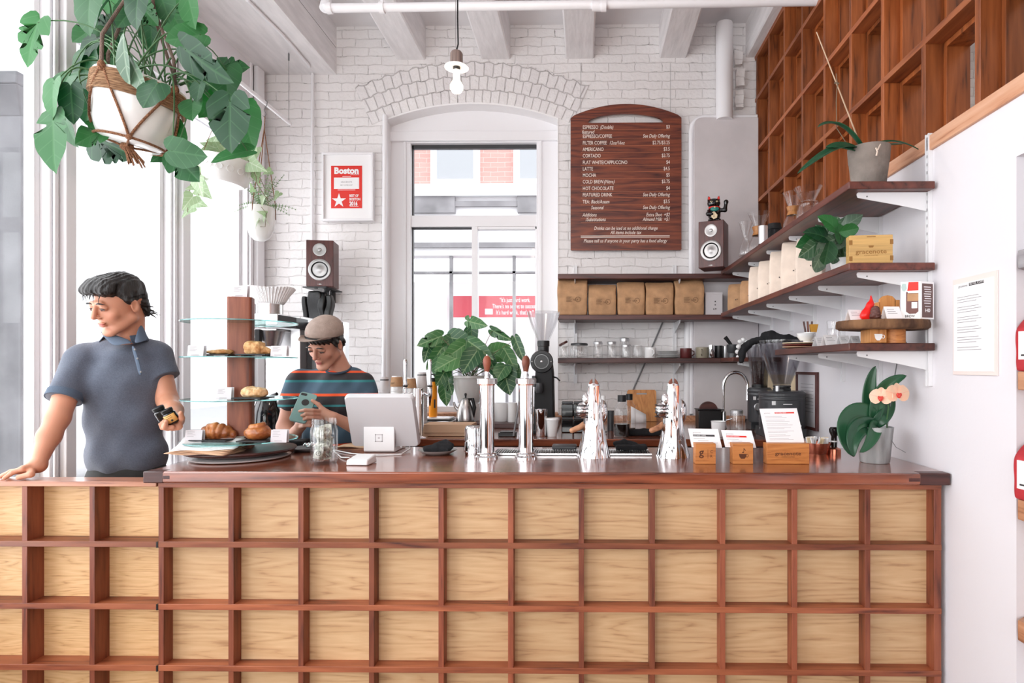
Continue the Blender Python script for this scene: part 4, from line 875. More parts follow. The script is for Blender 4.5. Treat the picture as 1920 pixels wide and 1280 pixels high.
if True:
    # waving cat figurine on that speaker
    zc0 = spk2.location.z + (ZatY(1343, 423, Y2) - ZatY(1343, 511, Y2)) + 0.001
    ct = thing('waving_cat_figurine', 'black glazed waving cat figurine with red ears standing on the right speaker', 'figurine', (spk2.location.x + 0.002, Y2 + 0.07, zc0), R(-8))
    s = S(); s.ell((0, 0, 0.055), (0.043, 0.036, 0.058)); s.ell((-0.028, -0.018, 0.012), (0.017, 0.024, 0.013)); s.ell((0.028, -0.018, 0.012), (0.017, 0.024, 0.013)); s.ell((0.0, 0.03, 0.02), (0.03, 0.02, 0.02))
    s.ell((-0.004, -0.006, 0.132), (0.045, 0.036, 0.036), k=0.008)
    for x in (-1, 1): s.cap((-0.004 + x * 0.030, -0.002, 0.155), (-0.004 + x * 0.036, 0, 0.183), 0.014, 0.004, k=0.006)
    s.chain([(0.04, -0.005, 0.085), (0.072, -0.012, 0.082), (0.078, -0.014, 0.13)], [0.014, 0.014, 0.012], k=0.008); s.ell((0.079, -0.014, 0.14), (0.016, 0.014, 0.014))
    s.chain([(-0.038, -0.01, 0.08), (-0.046, -0.03, 0.055), (-0.02, -0.042, 0.05)], [0.013, 0.013, 0.012], k=0.008); s.ell((0, -0.040, 0.125), (0.012, 0.008, 0.007), k=0.006)
    sdf_obj(s, 0.0035, 'body', M['gloss'], ct)
    for x in (-1, 1):
        g = G(); g.ell((-0.004 + x * 0.0325, -0.0125, 0.168), (0.008, 0.003, 0.012)); g.build('ear_lining', M['red'], ct)
        g = G(); g.ell((-0.004 + x * 0.018, -0.039, 0.138), (0.008, 0.003, 0.006)); e = g.build('eye', M['cream'], ct); g = G(); g.ell((-0.004 + x * 0.018, -0.0415, 0.138), (0.003, 0.0015, 0.005)); g.build('pupil', M['black'], e)
    g = G(); g.tube([(0.036 * math.cos(a), -0.002 + 0.031 * math.sin(a), 0.103) for a in [2 * PI * k / 20 for k in range(20)]], 0.0055, 8, closed=True); g.build('collar', M['red'], ct)
    g = G(); g.ell((0, -0.033, 0.088), (0.030, 0.008, 0.016)); g.build('bib', mat('teal glaze', (40, 130, 120), 0.3), ct); g = G(); g.ell((-0.0, -0.042, 0.098), 0.006); g.build('bell', M['cream'], ct)
    g = G(); g.prism([(-0.02, -0.012), (-0.004, -0.028), (0.018, -0.02), (0.022, 0.0), (0.0, 0.026), (-0.018, 0.018)], 0, 0.006, Matrix.Translation((-0.004, -0.042, 0.042)) @ rot('X', PI / 2)); co = g.build('coin', M['cream'], ct, bevel=0.001)
    g = G()
    for k in range(3): write(g, '\u5343\u4e07\u4e21'[k], Matrix.Translation((-0.012, -0.0485, 0.052 - k * 0.012)) @ rot('X', PI / 2), 0, 0, 0.012)
    g.build('characters', M['ink'], co, flat=True)
# hanging black glossy moulds under the left speaker
for i, (px, py0, py1, w_, lb) in enumerate(((592, 546, 604, 0.052, 'glossy black kitchen glove hanging under the left speaker, the widest one'), (606, 548, 600, 0.022, 'glossy black kitchen glove hanging under the left speaker, in the middle'), (618, 553, 604, 0.022, 'glossy black kitchen glove hanging under the left speaker, nearest the brick'), (574, 556, 628, 0.016, 'slim black strap hanging under the left speaker, nearest the window'))):
    a, b = P(px, py0, 4.33), P(px, py1, 4.33); h = a.z - b.z
    def fn(p, u, v, w): s_ = 0.72 + 0.35 * math.sin(PI * min(1, (1 - w) * 0.8 + 0.12)); return V((p.x * s_ + 0.004 * math.sin(w * 9 + i), p.y * s_ + 0.012 * math.sin(w * 5 + 2 * i), p.z))
    g = G(); g.grid_box(-w_, w_, -0.03, 0.03, -h, 0, (4, 4, 9), fn); 
    t = g.build('hanging_glove', M['apron'], sub=1, ang=180, label=lb, cat='glove'); t.location = a
    g = G(); g.tube([(0, 0, -0.002), (0, 0.0, 0.02), (0.004, 0, 0.036)], 0.0018, 6); g.build('hook', M['steel'], t)
# pendant lamp
Y = 2.7; a = P(856, 95, Y); lp = thing('pendant_lamp', 'bare bulb pendant with small wooden socket and white disc hanging from a black cord', 'lamp', a)
s_ = 1 / 412.0
g = G(); g.tube([(0.0 * s_, 0, 0), (3 * s_, 0, 12 * s_), (2 * s_, 0, 60 * s_), (3 * s_, 0, ZC - a.z)], 0.0035, 8); g.build('cord', M['black'], lp)
g = G(); g.tube([(-1 * s_, 0.004, 0), (-2 * s_, 0.004, 22 * s_), (-3 * s_, 0.004, ZC - a.z)], 0.0012, 6); g.build('steel_wire', M['steel'], lp)
g = G(); g.lathe([(0, 0.0), (3 * s_, 0), (9 * s_, -2 * s_), (11.5 * s_, -6 * s_), (11.5 * s_, -27 * s_), (0, -27 * s_)]); g.build('socket', mat('grey brown veneer', (150, 130, 122), 0.5, c2=(100, 84, 78), vs=60, stretch=(3, 3, 0.1)), lp)
g = G(); g.lathe([(0, -27 * s_), (22.5 * s_, -31 * s_), (22.5 * s_, -32 * s_), (6 * s_, -31 * s_), (0, -31 * s_)]); g.build('disc_shade', M['white_pl'], lp)
g = G(); g.lathe([(6.5 * s_, -31 * s_), (6.5 * s_, -36 * s_), (6 * s_, -37 * s_)]); g.build('collar', M['black'], lp)
g = G(); g.lathe([(6 * s_, -37 * s_), (6 * s_, -55 * s_), (9 * s_, -60 * s_), (12 * s_, -66 * s_), (12 * s_, -72 * s_), (8 * s_, -78 * s_), (0, -80 * s_)]); g.build('bulb', M['bulb'], lp)
l = bpy.data.lights.new('lamp_light', 'POINT'); l.energy = 6; l.color = (1, 0.85, 0.7); l.shadow_soft_size = 0.03; o = bpy.data.objects.new('lamp_light', l); o.parent = lp; o.location = (0, 0, -70 * s_ - 0.06); C.objects.link(o)
# posters and frames on the right wall
def rw(px, py): p = PX(px, py, XR); return p.y, p.z
y0, zt_ = rw(1790, 522); y1, zb_ = rw(1873, 706); y1 = rw(1873, 600)[0]; zt_ = (rw(1873, 510)[1] + rw(1790, 522)[1]) / 2; zb_ = (rw(1873, 706)[1] + rw(1790, 700)[1]) / 2
nt = thing('wall_notice', 'white printed coffee notice on a pale pink backing on the right wall', 'poster', (XR, (y0 + y1) / 2, zb_)); W, H = y0 - y1, zt_ - zb_
g = G(); g.box(-0.006, -0.001, -W / 2, W / 2, 0, H); g.build('backing', mat('pale pink board', (238, 222, 216), 0.6), nt)
g = G(); g.box(-0.0075, -0.006, -W / 2 + 0.014, W / 2 - 0.006, 0.012, H - 0.018); g.build('sheet', M['paper'], nt)
T = Matrix.Translation((-0.0078, W / 2, 0)) @ rot('Z', -PI / 2) @ rot('X', PI / 2)
g = G(); g.add([(W * .40, H * .905, 0), (W * .74, H * .905, 0), (W * .74, H * .935, 0), (W * .40, H * .935, 0)], [(0, 1, 2, 3)], T); write(g, 'gracenote', T, W * .15, H * .905, 0.012)
g.build('heading', M['ink'], nt, flat=True)
g = G(); write(g, 'RETAIL COFFEE', T @ Matrix.Translation((0, 0, 0.0004)), W * .415, H * .912, 0.0115); g.build('heading_text', M['paper'], nt, flat=True)
g = G()
for k in range(22):
    if k % 4 == 3: continue
    y = H * (.80 - k * .026); g.add([(W * .12, y, 0), (W * (.12 + (.5 if k % 4 == 0 else .56 if k % 4 == 1 else .45)), y, 0), (W * (.12 + (.5 if k % 4 == 0 else .56 if k % 4 == 1 else .45)), y + .0018, 0), (W * .12, y + .0018, 0)], [(0, 1, 2, 3)], T)
g.build('small_print', M['print'], nt, flat=True)
# framed certificates
for (a, b, c, d, nm_, lb) in ((1497, 1536, 697, 803, M['speaker'], 'red brown framed certificate on the right wall behind the big grinder'), (1408, 1432, 706, 800, M['black'], 'black framed sheet on the right wall behind the bean filled grinder')):
    y0 = PX(a, 688, XR).y; y1 = PX(b, 688, XR).y; z1 = (PX(a, c, XR).z + PX(b, c, XR).z) / 2; z0 = (PX(a, d, XR).z + PX(b, d, XR).z) / 2
    t = thing('framed_certificate', lb, 'framed certificate', (XR, (y0 + y1) / 2, z0)); w_, h_ = (y0 - y1) / 2, z1 - z0; g = G()
    for p in ((-w_, w_, 0, .016), (-w_, w_, h_ - .016, h_), (-w_, -w_ + .016, .016, h_ - .016), (w_ - .016, w_, .016, h_ - .016)): g.box(-0.018, -0.001, *p)
    g.build('frame', nm_, t, bevel=0.001); g = G(); g.box(-0.008, -0.001, -w_ + .015, w_ - .015, .015, h_ - .015); g.build('sheet', M['card'], t)
    g = G()
    for k in range(9): g.box(-0.0088, -0.008, -w_ * .6, w_ * .6, h_ * (.78 - k * .06), h_ * (.78 - k * .06) + .003)
    g.build('text_lines', M['print'], t)
y0 = PX(1430, 688, XR).y; y1 = PX(1496, 688, XR).y
g = G(); g.box(XR - 0.006, XR - 0.001, y1, y0, 1.13, 1.40); g.build('cork_sheet', M['cream'], label='beige sheet on the right wall behind the grinders', cat='sheet')
# red bags in the niche
def bag(g, w, d, h, seed, top=0.25, fold=True):
    def fn(p, u, v, t):
        x, y, z = p; f = 1 - 0.0 * t
        if t > 1 - top: q = (t - 1 + top) / top; y *= 1 - 0.82 * q ** 1.4; x *= 1 + 0.02 * q; z -= 0.0
        bulge = 1 + 0.07 * math.sin(PI * min(1, t * 1.15)) * (1 if abs(u - .5) < .45 else 0.6); y *= bulge; x *= 1 + 0.025 * math.sin(PI * t)
        n_ = mnoise.noise_vector(V((u * 2.3 + seed, v * 2 + seed * 2, t * 3.1))) * 0.035 * w * min(1, t * 5)
        return V((x, y, z)) + V((n_.x, n_.y, n_.z * 0.6))
    return g.grid_box(-w / 2, w / 2, -d / 2, d / 2, 0, h, (8, 6, 12), fn)
rb = thing('red_coffee_bag', 'red coffee bag with white label alone on its niche shelf', 'coffee bag', (XR + 0.05, 1.775, 1.437), R(90), 'red coffee bags in the wall niche')
g = G(); bag(g, 0.10, 0.09, 0.165, 3.0, 0.25); g.build('bag', M['redbag'], rb, ang=70, sub=1)
g = G(); g.box(-0.030, 0.030, -0.0525, -0.044, 0.035, 0.118); g.box(-0.02, 0.012, -0.0532, -0.0525, 0.045, 0.05, mi=1); g.box(0.004, 0.016, -0.0532, -0.0525, 0.078, 0.084, mi=1); lab = g.build('label', [M['paper'], M['ink']], rb)
g = G(); g.box(-0.0545, -0.046, -0.028, 0.028, 0.035, 0.118); g.box(-0.0552, -0.0545, -0.02, 0.002, 0.078, 0.084, mi=1); g.build('side_label', [M['paper'], M['ink']], rb)
rb.location = (XR + 0.036, 1.752, 1.4375); rb.rotation_euler.z = R(-86)
dup(rb, (XR + 0.026, 1.745, 1.0585), R(-84), 'red coffee bag on the lower niche shelf, the nearer of the two')
dup(rb, (XR + 0.135, 1.752, 1.0585), R(-86), 'red coffee bag on the lower niche shelf, tucked behind the other')
# ================================================================ ON THE FRONT COUNTER
def oc(px, py): p = PZ(px, py, ZT); return V((p.x, p.y, ZT))      # point on the countertop
# pastry stand
YS = 2.46; xs_ = XatY(452, YS); sc1 = F_PX / YS
ps = thing('pastry_stand', 'round pastry stand with walnut post, four glass shelves and dark wooden turntable base', 'pastry stand', (xs_, YS, ZT), R(8))
g = G(); g.lathe([(0, 0), (0.13, 0), (0.185, 0.004), (0.19, 0.009), (0.16, 0.013), (0, 0.013)], n=48); g.build('turntable', M['ceramic'], ps)
g = G(); g.lathe([(0, 0.013), (0.14, 0.013), (0.205, 0.028), (0.212, 0.034), (0.210, 0.040), (0.2, 0.0405), (0, 0.0405)], n=64); g.build('base', M['dark'], ps)
zp_ = ZatY(452, 558, YS) - ZT
g = G(); g.prism(rect_round(-0.046, 0.046, -0.040, 0.040, 0.012), 0.04, zp_, T=rot('Z', R(12))); g.build('post', M['walnutz'], ps)
zs_ = [ZatY(450, p, YS) - ZT for p in (604, 669, 746, 822)]
for z in zs_:
    g = G(); g.lathe([(0, z - 0.005), (0.213, z - 0.005), (0.215, z - 0.0025), (0.213, z), (0, z)], n=64); o = g.build('glass_shelf', M['shelfglass'], ps)
    g = G(); g.lathe([(0.2135, z - 0.0048), (0.2165, z - 0.0045), (0.2165, z - 0.0006), (0.2135, z - 0.0002)], n=64); g.build('edge', M['glassedge'], o)
cards = [(0, 434, 463, 536, 559, 'white price card standing on top of the wooden post'), (2, 351, 381, 648, 669, 'white price card left of the flat scone on the second glass shelf'), (2, 507, 537, 648, 668, 'white price card right of the tall scone on the second glass shelf'),
         (3, 404, 433, 722, 745, 'white price card alone left of the post on the third glass shelf'), (4, 346, 378, 800, 823, 'white price card left of the croissant on the lowest glass shelf'), (4, 507, 537, 796, 820, 'white price card right of the round bun on the lowest glass shelf')]
for s_i, a, b, c, d, lb in cards:
    z = ZT + (zp_ if s_i == 0 else zs_[s_i - 1]); yc = 2.45 if s_i == 0 else (2.33 if s_i != 3 else 2.34); p, q_ = P(a, d, yc), P(b, c, yc); w_, h_ = q_.x - p.x, (d - c) * yc / F_PX
    t = thing('price_card', lb, 'price card', ((p.x + q_.x) / 2, yc, z + 0.0006), 0, 'price cards on the pastry stand')
    g = G(); g.box(-w_ / 2, w_ / 2, -0.0006, 0.0006, 0, h_, T=rot('X', R(-8))); g.box(-w_ / 2, w_ / 2, -0.0006, 0.0006, 0, h_, T=Matrix.Translation((0, 0.02, 0)) @ rot('X', R(-2))) ; g.build('card', M['card'], t)
    g = G()
    for k, (l0, l1) in enumerate(((.12, .55), (.12, .42), (.12, .6), (.12, .5))): zz_ = h_ * (.84 - k * .12); g.box(-w_ / 2 + l0 * w_, -w_ / 2 + l1 * w_, -0.0014, -0.0007, zz_, zz_ + 0.0012, T=rot('X', R(-8)))
    g.box(-w_ * .25, w_ * .22, -0.0014, -0.0007, h_ * .1, h_ * .1 + .0018, T=rot('X', R(-8))); g.build('text_lines', M['print'], t)
def plate(px, z, yc, w_, d_, lb):
    x = XatY(px, yc); g = G(); g.box(-w_ / 2, w_ / 2, -d_ / 2, d_ / 2, 0.004, 0.009); g.box(-w_ * .4, -w_ * .3, -d_ * .3, d_ * .3, 0, 0.004); g.box(w_ * .3, w_ * .4, -d_ * .3, d_ * .3, 0, 0.004)
    o = g.build('slate_plate', M['slate'], bevel=0.001, label=lb, cat='plate', group='slate plates on the pastry stand'); o.location = (x, yc, ZT + z + 0.0005); return o
def pastry(name, lb, px, z, yc, s, m_, h=0.0026, fn=None, rz=0, grp=None):
    o = sdf_obj(s, h, name, m_, None, fn=fn); o.location = (XatY(px, yc), yc, ZT + z + 0.010); o.rotation_euler.z = rz; return tag(o, lb, 'pastry', grp)
lump = lambda f, a, sd=0.0: (lambda X, d: d + a * vnoise(X, f, sd) + 0.4 * a * vnoise(X, f * 2.7, sd + 3))
plate(411, zs_[1], 2.40, 0.13, 0.09, 'black slate plate under the flat scone'); plate(482, zs_[1], 2.36, 0.12, 0.10, 'black slate plate under the tall scone wedge')
plate(475, zs_[2], 2.36, 0.115, 0.11, 'black slate plate under the pale scone on the third shelf'); plate(404, zs_[3], 2.38, 0.15, 0.11, 'black slate plate under the croissant'); plate(486, zs_[3], 2.36, 0.12, 0.12, 'black slate plate under the round glazed bun')
pastry('scone', 'flat wide scone left of the post on the second glass shelf', 411, zs_[1], 2.40, S().ell((0, 0, 0.008), (0.055, 0.035, 0.009)).ell((0.02, 0, 0.010), (0.03, 0.03, 0.008)), M['bread'], fn=lump(150, 0.0018))
pastry('scone', 'tall wedge shaped scone right of the post on the second glass shelf', 484, zs_[1], 2.36, S().box((-0.012, 0, 0.024), (0.032, 0.028, 0.024), rd=0.012).cap((-0.03, 0, 0.03), (0.042, 0, 0.010), 0.018, 0.012, k=0.02), M['bread'], fn=lump(130, 0.0022, 2))
pastry('scone', 'pale domed scone on the third glass shelf', 476, zs_[2], 2.36, S().ell((0, 0, 0.016), (0.050, 0.036, 0.022)).ell((-0.012, 0, 0.026), (0.028, 0.026, 0.016)).ell((0.026, 0, 0.018), (0.024, 0.03, 0.018)), M['sugar'], fn=lump(140, 0.0022, 4))
s = S()
for k in range(7):
    u = (k - 3) / 3; s.ell((u * 0.058, 0.01 * abs(u) * abs(u), 0.030 * (1 - 0.45 * u * u)), (0.020, 0.032 * (1 - 0.5 * u * u), 0.036 * (1 - 0.55 * u * u)), rot('Y', u * 0.5), k=0.004)
s.ell((-0.01, 0, 0.05), (0.022, 0.02, 0.014), k=0.006)
pastry('croissant', 'golden brown croissant on the lowest glass shelf', 405, zs_[3], 2.38, s, M['pastry'], fn=lump(90, 0.0014, 6), rz=R(6))
s = S().ell((0, 0, 0.026), (0.052, 0.045, 0.030)); s.chain([(0.045 * math.cos(a) * (1 - a / 22), 0.04 * math.sin(a) * (1 - a / 22), 0.022 + a * 0.0028) for a in [0.5 * k for k in range(27)]], [0.011] * 27, k=0.003)
pastry('glazed_bun', 'round swirled glazed bun on the lowest glass shelf', 484, zs_[3], 2.36, s, M['pastry'], fn=lump(80, 0.0012, 8))
# paper bags on the turntable
nb = thing('paper_bag_stack', 'fanned stack of white and brown paper bags lying on the pastry stand base', 'paper bags', (XatY(385, 2.30), 2.30, ZT + 0.042), R(4))
for k in range(7):
    g = G(); w_, d_ = 0.24 - 0.004 * k, 0.13; rz = R(-9 + k * 4.0); nx = 12
    T = rot('Z', rz) @ Matrix.Translation((0.002 * k, 0.004 * k, 0.0035 * k)); rows = []
    for i in range(nx + 1):
        u = i / nx - .5; rows.append([tuple(T @ V((u * w_, v * d_, (0.028 * (v + .5) ** 1.5 * k / 6 if k > 3 else 0.0) + 0.0022 * math.sin(u * 9 + k) + 0.003))) for v in (-.5, -.25, 0, .25, .5)])
    g.sheet(rows); g.build('bag_sheet', M['paper'] if k > 3 else M['kraftbox'], nb, solid=0.002)
# tip jar
p = oc(597, 872.5); hj, rj = 0.176, 0.0505
tj = thing('tip_jar', 'clear glass screw top jar stuffed with banknotes on the front counter', 'jar', (p.x, p.y + rj, ZT))
prof = [(0, 0.001), (rj * .88, 0.001), (rj, 0.012), (rj, hj * .72), (rj * .95, hj * .80), (rj * .86, hj * .85), (rj * .86, hj * .88), (rj * .92, hj * .885), (rj * .92, hj * .90), (rj * .87, hj * .905), (rj * .87, hj * .93), (rj * .92, hj * .935), (rj * .92, hj * .95), (rj * .87, hj * .955), (rj * .87, hj), (rj * .82, hj), (rj * .82, hj * .86), (rj * .94, hj * .72), (rj * .94, 0.015), (0, 0.008)]
g = G(); g.lathe(prof, n=40); g.build('glass', M['glass'], tj, ang=60)
for k in range(40):
    g = G(); r2 = rnd.uniform(0.006, 0.029); a = rnd.uniform(0, 2 * PI); z = 0.028 + 0.108 * (k / 40); w_, h_ = rnd.uniform(.022, .034), rnd.uniform(.03, .05)
    T = Matrix.Translation((r2 * math.cos(a), r2 * math.sin(a), z)) @ rot('Z', rnd.uniform(-1.2, 1.2)) @ rot('Y', rnd.uniform(-1.3, 1.3)) @ rot('X', rnd.uniform(-.7, .7))
    rows = [[tuple(T @ V((u * w_, 0.006 * math.sin(u * 3 + k) * (1 + v), v * h_))) for v in (-.5, 0, .5)] for u in (-.5, -.25, 0, .25, .5)]
    g.sheet(rows); g.tube([tuple(T @ V((0.004 * math.cos(b), -0.001, 0.006 * math.sin(b)))) for b in [k2 * PI / 4 for k2 in range(8)]], 0.0012, 4, closed=True, mi=1)
    g.build('banknote', [M['bill'], M['print']], tj, solid=0.0006)
g = G(); T = Matrix.Translation((-0.004, -0.041, 0.045)) @ rot('Y', R(12)) @ rot('X', PI / 2)
g.add([(-.017, -.022, 0), (.017, -.022, 0), (.017, .022, 0), (-.017, .022, 0)], [(0, 1, 2, 3)], T); write(g, '1', T @ Matrix.Translation((0, 0, 0.0005)), -0.004, -0.005, 0.014, 1); g.tube([tuple(T @ V((0.009 * math.cos(b), 0.009 * math.sin(b), 0.0006))) for b in [k2 * PI / 6 for k2 in range(12)]], 0.0008, 4, closed=True, mi=1)
g.build('banknote', [M['bill'], M['ink']], tj, solid=0.0006)
# card reader
p = oc(670, 873); rd = thing('card_reader', 'small white square card reader on the front counter with a white cable', 'card reader', (p.x, p.y + 0.045, ZT), R(-4))
g = G(); w_ = 0.043
g.hexa([(-w_, -.045, 0.001), (w_, -.045, 0.001), (w_, .045, 0.001), (-w_, .045, 0.001), (-w_ + .002, -.043, .022), (w_ - .002, -.043, .022), (w_ - .004, .043, .034), (-w_ + .004, .043, .034)]); g.build('body', M['white_pl'], rd, bevel=0.005)
# register tablet stand
p = oc(712, 848); rg = thing('register_stand', 'white tablet till seen from behind on a square folded stand', 'register', (p.x - 0.004, p.y, ZT), R(0))
s_ = 2.60 / F_PX
g = G(); o_ = [(0.0, 0.0), (0.17, 0.0), (0.17, 0.008), (0.03, 0.010), (0.016, 0.02), (0.014, 0.12), (-0.01, 0.152), (-0.016, 0.148), (-0.002, 0.118)]
o_ = [(0, 0.006), (0.006, 0), (0.165, 0), (0.17, 0.003), (0.17, 0.018), (0.012, 0.020), (0.010, 0.150), (0.022, 0.170), (0.016, 0.173), (0.004, 0.164), (0, 0.150)]
g.prism([(a, b) for a, b in o_], -0.068, 0.068, Matrix.Translation((0, 0, 0.001)) @ rot('Z', PI / 2) @ rot('X', PI / 2)); g.build('stand', M['white_pl'], rg, bevel=0.002, ang=30)
g = G(); c_, r_ = (0, 0.062), 0.017
for a, b, c, d in ((-r_, r_, -r_, -r_ + .004), (-r_, r_, r_ - .004, r_), (-r_, -r_ + .004, -r_, r_), (r_ - .004, r_, -r_, r_), (-.004, .004, -.004, .004)): g.box(a, b, -0.0012, 0.0005, 0.064 + c, 0.064 + d)
g.build('square_logo', M['card'], rg)
a0, a1, b0, b1 = P(643, 743, 2.545), P(774, 743, 2.545), P(659, 838, 2.66), P(790, 838, 2.66)
g = G(); org = V(rg.location); nn = (b0 - a0).cross(a1 - a0).normalized()
if nn.y < 0: nn = -nn
c8 = [b0, b0 + (a1 - a0) * 1.03, b0 + (a1 - a0) * 1.0, b0]
def rr(u, v, d): return tuple(a0 + (a1 - a0) * u + (b0 - a0) * v + nn * d + (a1 - a0) * (0.02 * v * (u)) - org)
ol = rect_round(0, 1, 0, 1, 0.07, 4); L0 = [rr(x, y, 0.0) for x, y in rect_round(.02, .98, .02, .98, .06, 4)]; L1 = [rr(x, y, 0.012) for x, y in ol]; L2 = [rr(x, y, 0.026) for x, y in ol]; nL = len(ol)
g.add(L0 + L1 + L2, [tuple(range(nL))] + [(i, (i + 1) % nL, nL + (i + 1) % nL, nL + i) for i in range(nL)] + [(nL + i, nL + (i + 1) % nL, 2 * nL + (i + 1) % nL, 2 * nL + i) for i in range(nL)])
g.build('tablet_back', mat('satin white shell', (214, 214, 217), 0.35), rg, ang=60); g = G(); g.add(L2, [tuple(reversed(range(nL)))]); g.build('screen', M['gloss'], rg)
g = G(); g.tube([oc(752, 846) + V((0, 0, .02)), oc(766, 838) + V((0, 0, .03)), oc(769, 846) + V((0, 0, .012)), oc(752, 853) + V((0, 0, .004)), oc(710, 855) + V((0, 0, .004)), oc(660, 852) + V((0, 0, .004)), oc(625, 845) + V((0, 0, .004))], 0.003, 8)
g.tube([oc(625, 846) + V((0, 0, .004)), oc(640, 859) + V((0, 0, .004)), oc(655, 862) + V((0, 0, .01))], 0.0028, 8); g.build('cable', M['white_pl'], label='white cable looping behind the register to the card reader', cat='cable')
# plate with black cloth
p = oc(821, 856); yc = p.y + 0.075
pl = G().lathe([(0, 0.003), (0.04, 0.0), (0.05, 0.001), (0.082, 0.018), (0.084, 0.021), (0.078, 0.019), (0.05, 0.006), (0, 0.005)], n=40).build('oval_plate', mat('grey stoneware', (150, 152, 152), 0.35), label='grey stoneware dish with a folded black cloth on the counter', cat='plate'); pl.location = (XatY(821, yc), yc, ZT)
s = S(); s.box((0, 0, 0.012), (0.055, 0.03, 0.010), rd=0.008, k=0.01); s.chain([(-0.05, -0.01, 0.018), (0.0, -0.015, 0.026), (0.055, -0.005, 0.024)], [0.012, 0.014, 0.013], k=0.01); s.chain([(-0.01, 0.0, 0.03), (0.03, 0.01, 0.04), (0.058, 0.005, 0.03)], [0.012, 0.014, 0.012], k=0.006)
o = sdf_obj(s, 0.003, 'folded_cloth', M['cloth'], fn=lump(90, 0.002, 3)); o.location = (pl.location.x, yc, ZT + 0.008); tag(o, 'folded black cloth lying in the grey dish', 'cloth')
# steel pitcher
p = oc(885, 853); r_ = 0.038
g = G(); h_ = 0.122; g.lathe([(0, 0), (r_, 0), (r_ * 1.02, 0.01), (r_, h_ * .9), (r_ * .92, h_ * .97), (r_ * .8, h_), (0, h_)], n=32, fn=lambda a, z: 1 + 0.01 * math.sin(3 * a)); pt = g.build('steel_shaker', M['chrome'], label='upturned polished steel pitcher beside the left tap tower', cat='pitcher'); pt.location = (p.x, p.y + r_, ZT + 0.0005)
g = G(); g.tube([(-0.022, -0.034, 0.01), (-0.030, -0.050, 0.02), (-0.025, -0.05, 0.055), (-0.012, -0.036, 0.07)], 0.004, 8); g.build('handle', M['chrome'], pt)
# tap towers
def tower(px, lb, wood_=True):
    p = oc(px, 861); yc = p.y + 0.045; x = XatY(px, yc); s1 = yc / F_PX
    t = thing('tap_tower', lb, 'tap tower', (x, yc, ZT), 0, 'slim chrome tap towers')
    H = (861 - 722) * s1; r = 0.031
    g = G(); g.lathe([(0, 0), (0.047, 0), (0.047, 0.006), (0.040, 0.012), (0.040, 0.018), (r, 0.024), (r, 0.024)], n=36); g.build('base_flange', M['chrome'], t)
    g = G(); g.lathe([(r, 0.02), (r, H - 0.004), (0, H - 0.004)], n=40); g.build('column', M['chrome'], t)
    g = G(); g.lathe([(0, H - 0.002), (r + 0.003, H - 0.002), (r + 0.003, H), (0.043, H), (0.043, H + 0.020), (0.040, H + 0.022), (0, H + 0.022)], n=36); g.build('cap', M['steel'], t)
    g = G(); g.lathe([(r + 0.001, H - 0.006), (r + 0.002, H - 0.006), (r + 0.002, H - 0.002)], n=36); g.build('seal', M['copper'], t)
    g = G(); g.lathe([(0, H + 0.02), (0.012, H + 0.02), (0.009, H + 0.035), (0.010, H + 0.06), (0, H + 0.06)], n=20); g.cyl((0, 0.0, H + 0.03), (0, 0.05, H + 0.035), 0.008); g.build('valve', M['chrome'], t)
    g = G(); g.lathe([(0, H + 0.05), (0.010, H + 0.05), (0.013, H + 0.066), (0.017, H + 0.084), (0.0165, H + 0.10), (0.011, H + 0.112), (0.004, H + 0.117), (0, H + 0.117)], n=24); g.build('handle', M['walnutz'], t)
    g = G(); g.lathe([(0, H + 0.112), (0.0035, H + 0.112), (0.0032, H + 0.121), (0, H + 0.122)], n=10); g.build('handle_tip', M['chrome'], t)
    g = G(); g.tube([(0.0, 0.045, H + 0.035), (0.0, 0.055, H + 0.02), (0.0, 0.055, H - 0.03)], 0.006); g.build('spout', M['chrome'], t)
    return t
tower(913, 'slim chrome tap tower with wooden handle beside the steel pitcher, the left one'); tower(986, 'slim chrome tap tower with wooden handle in front of the black grinder, the right one')
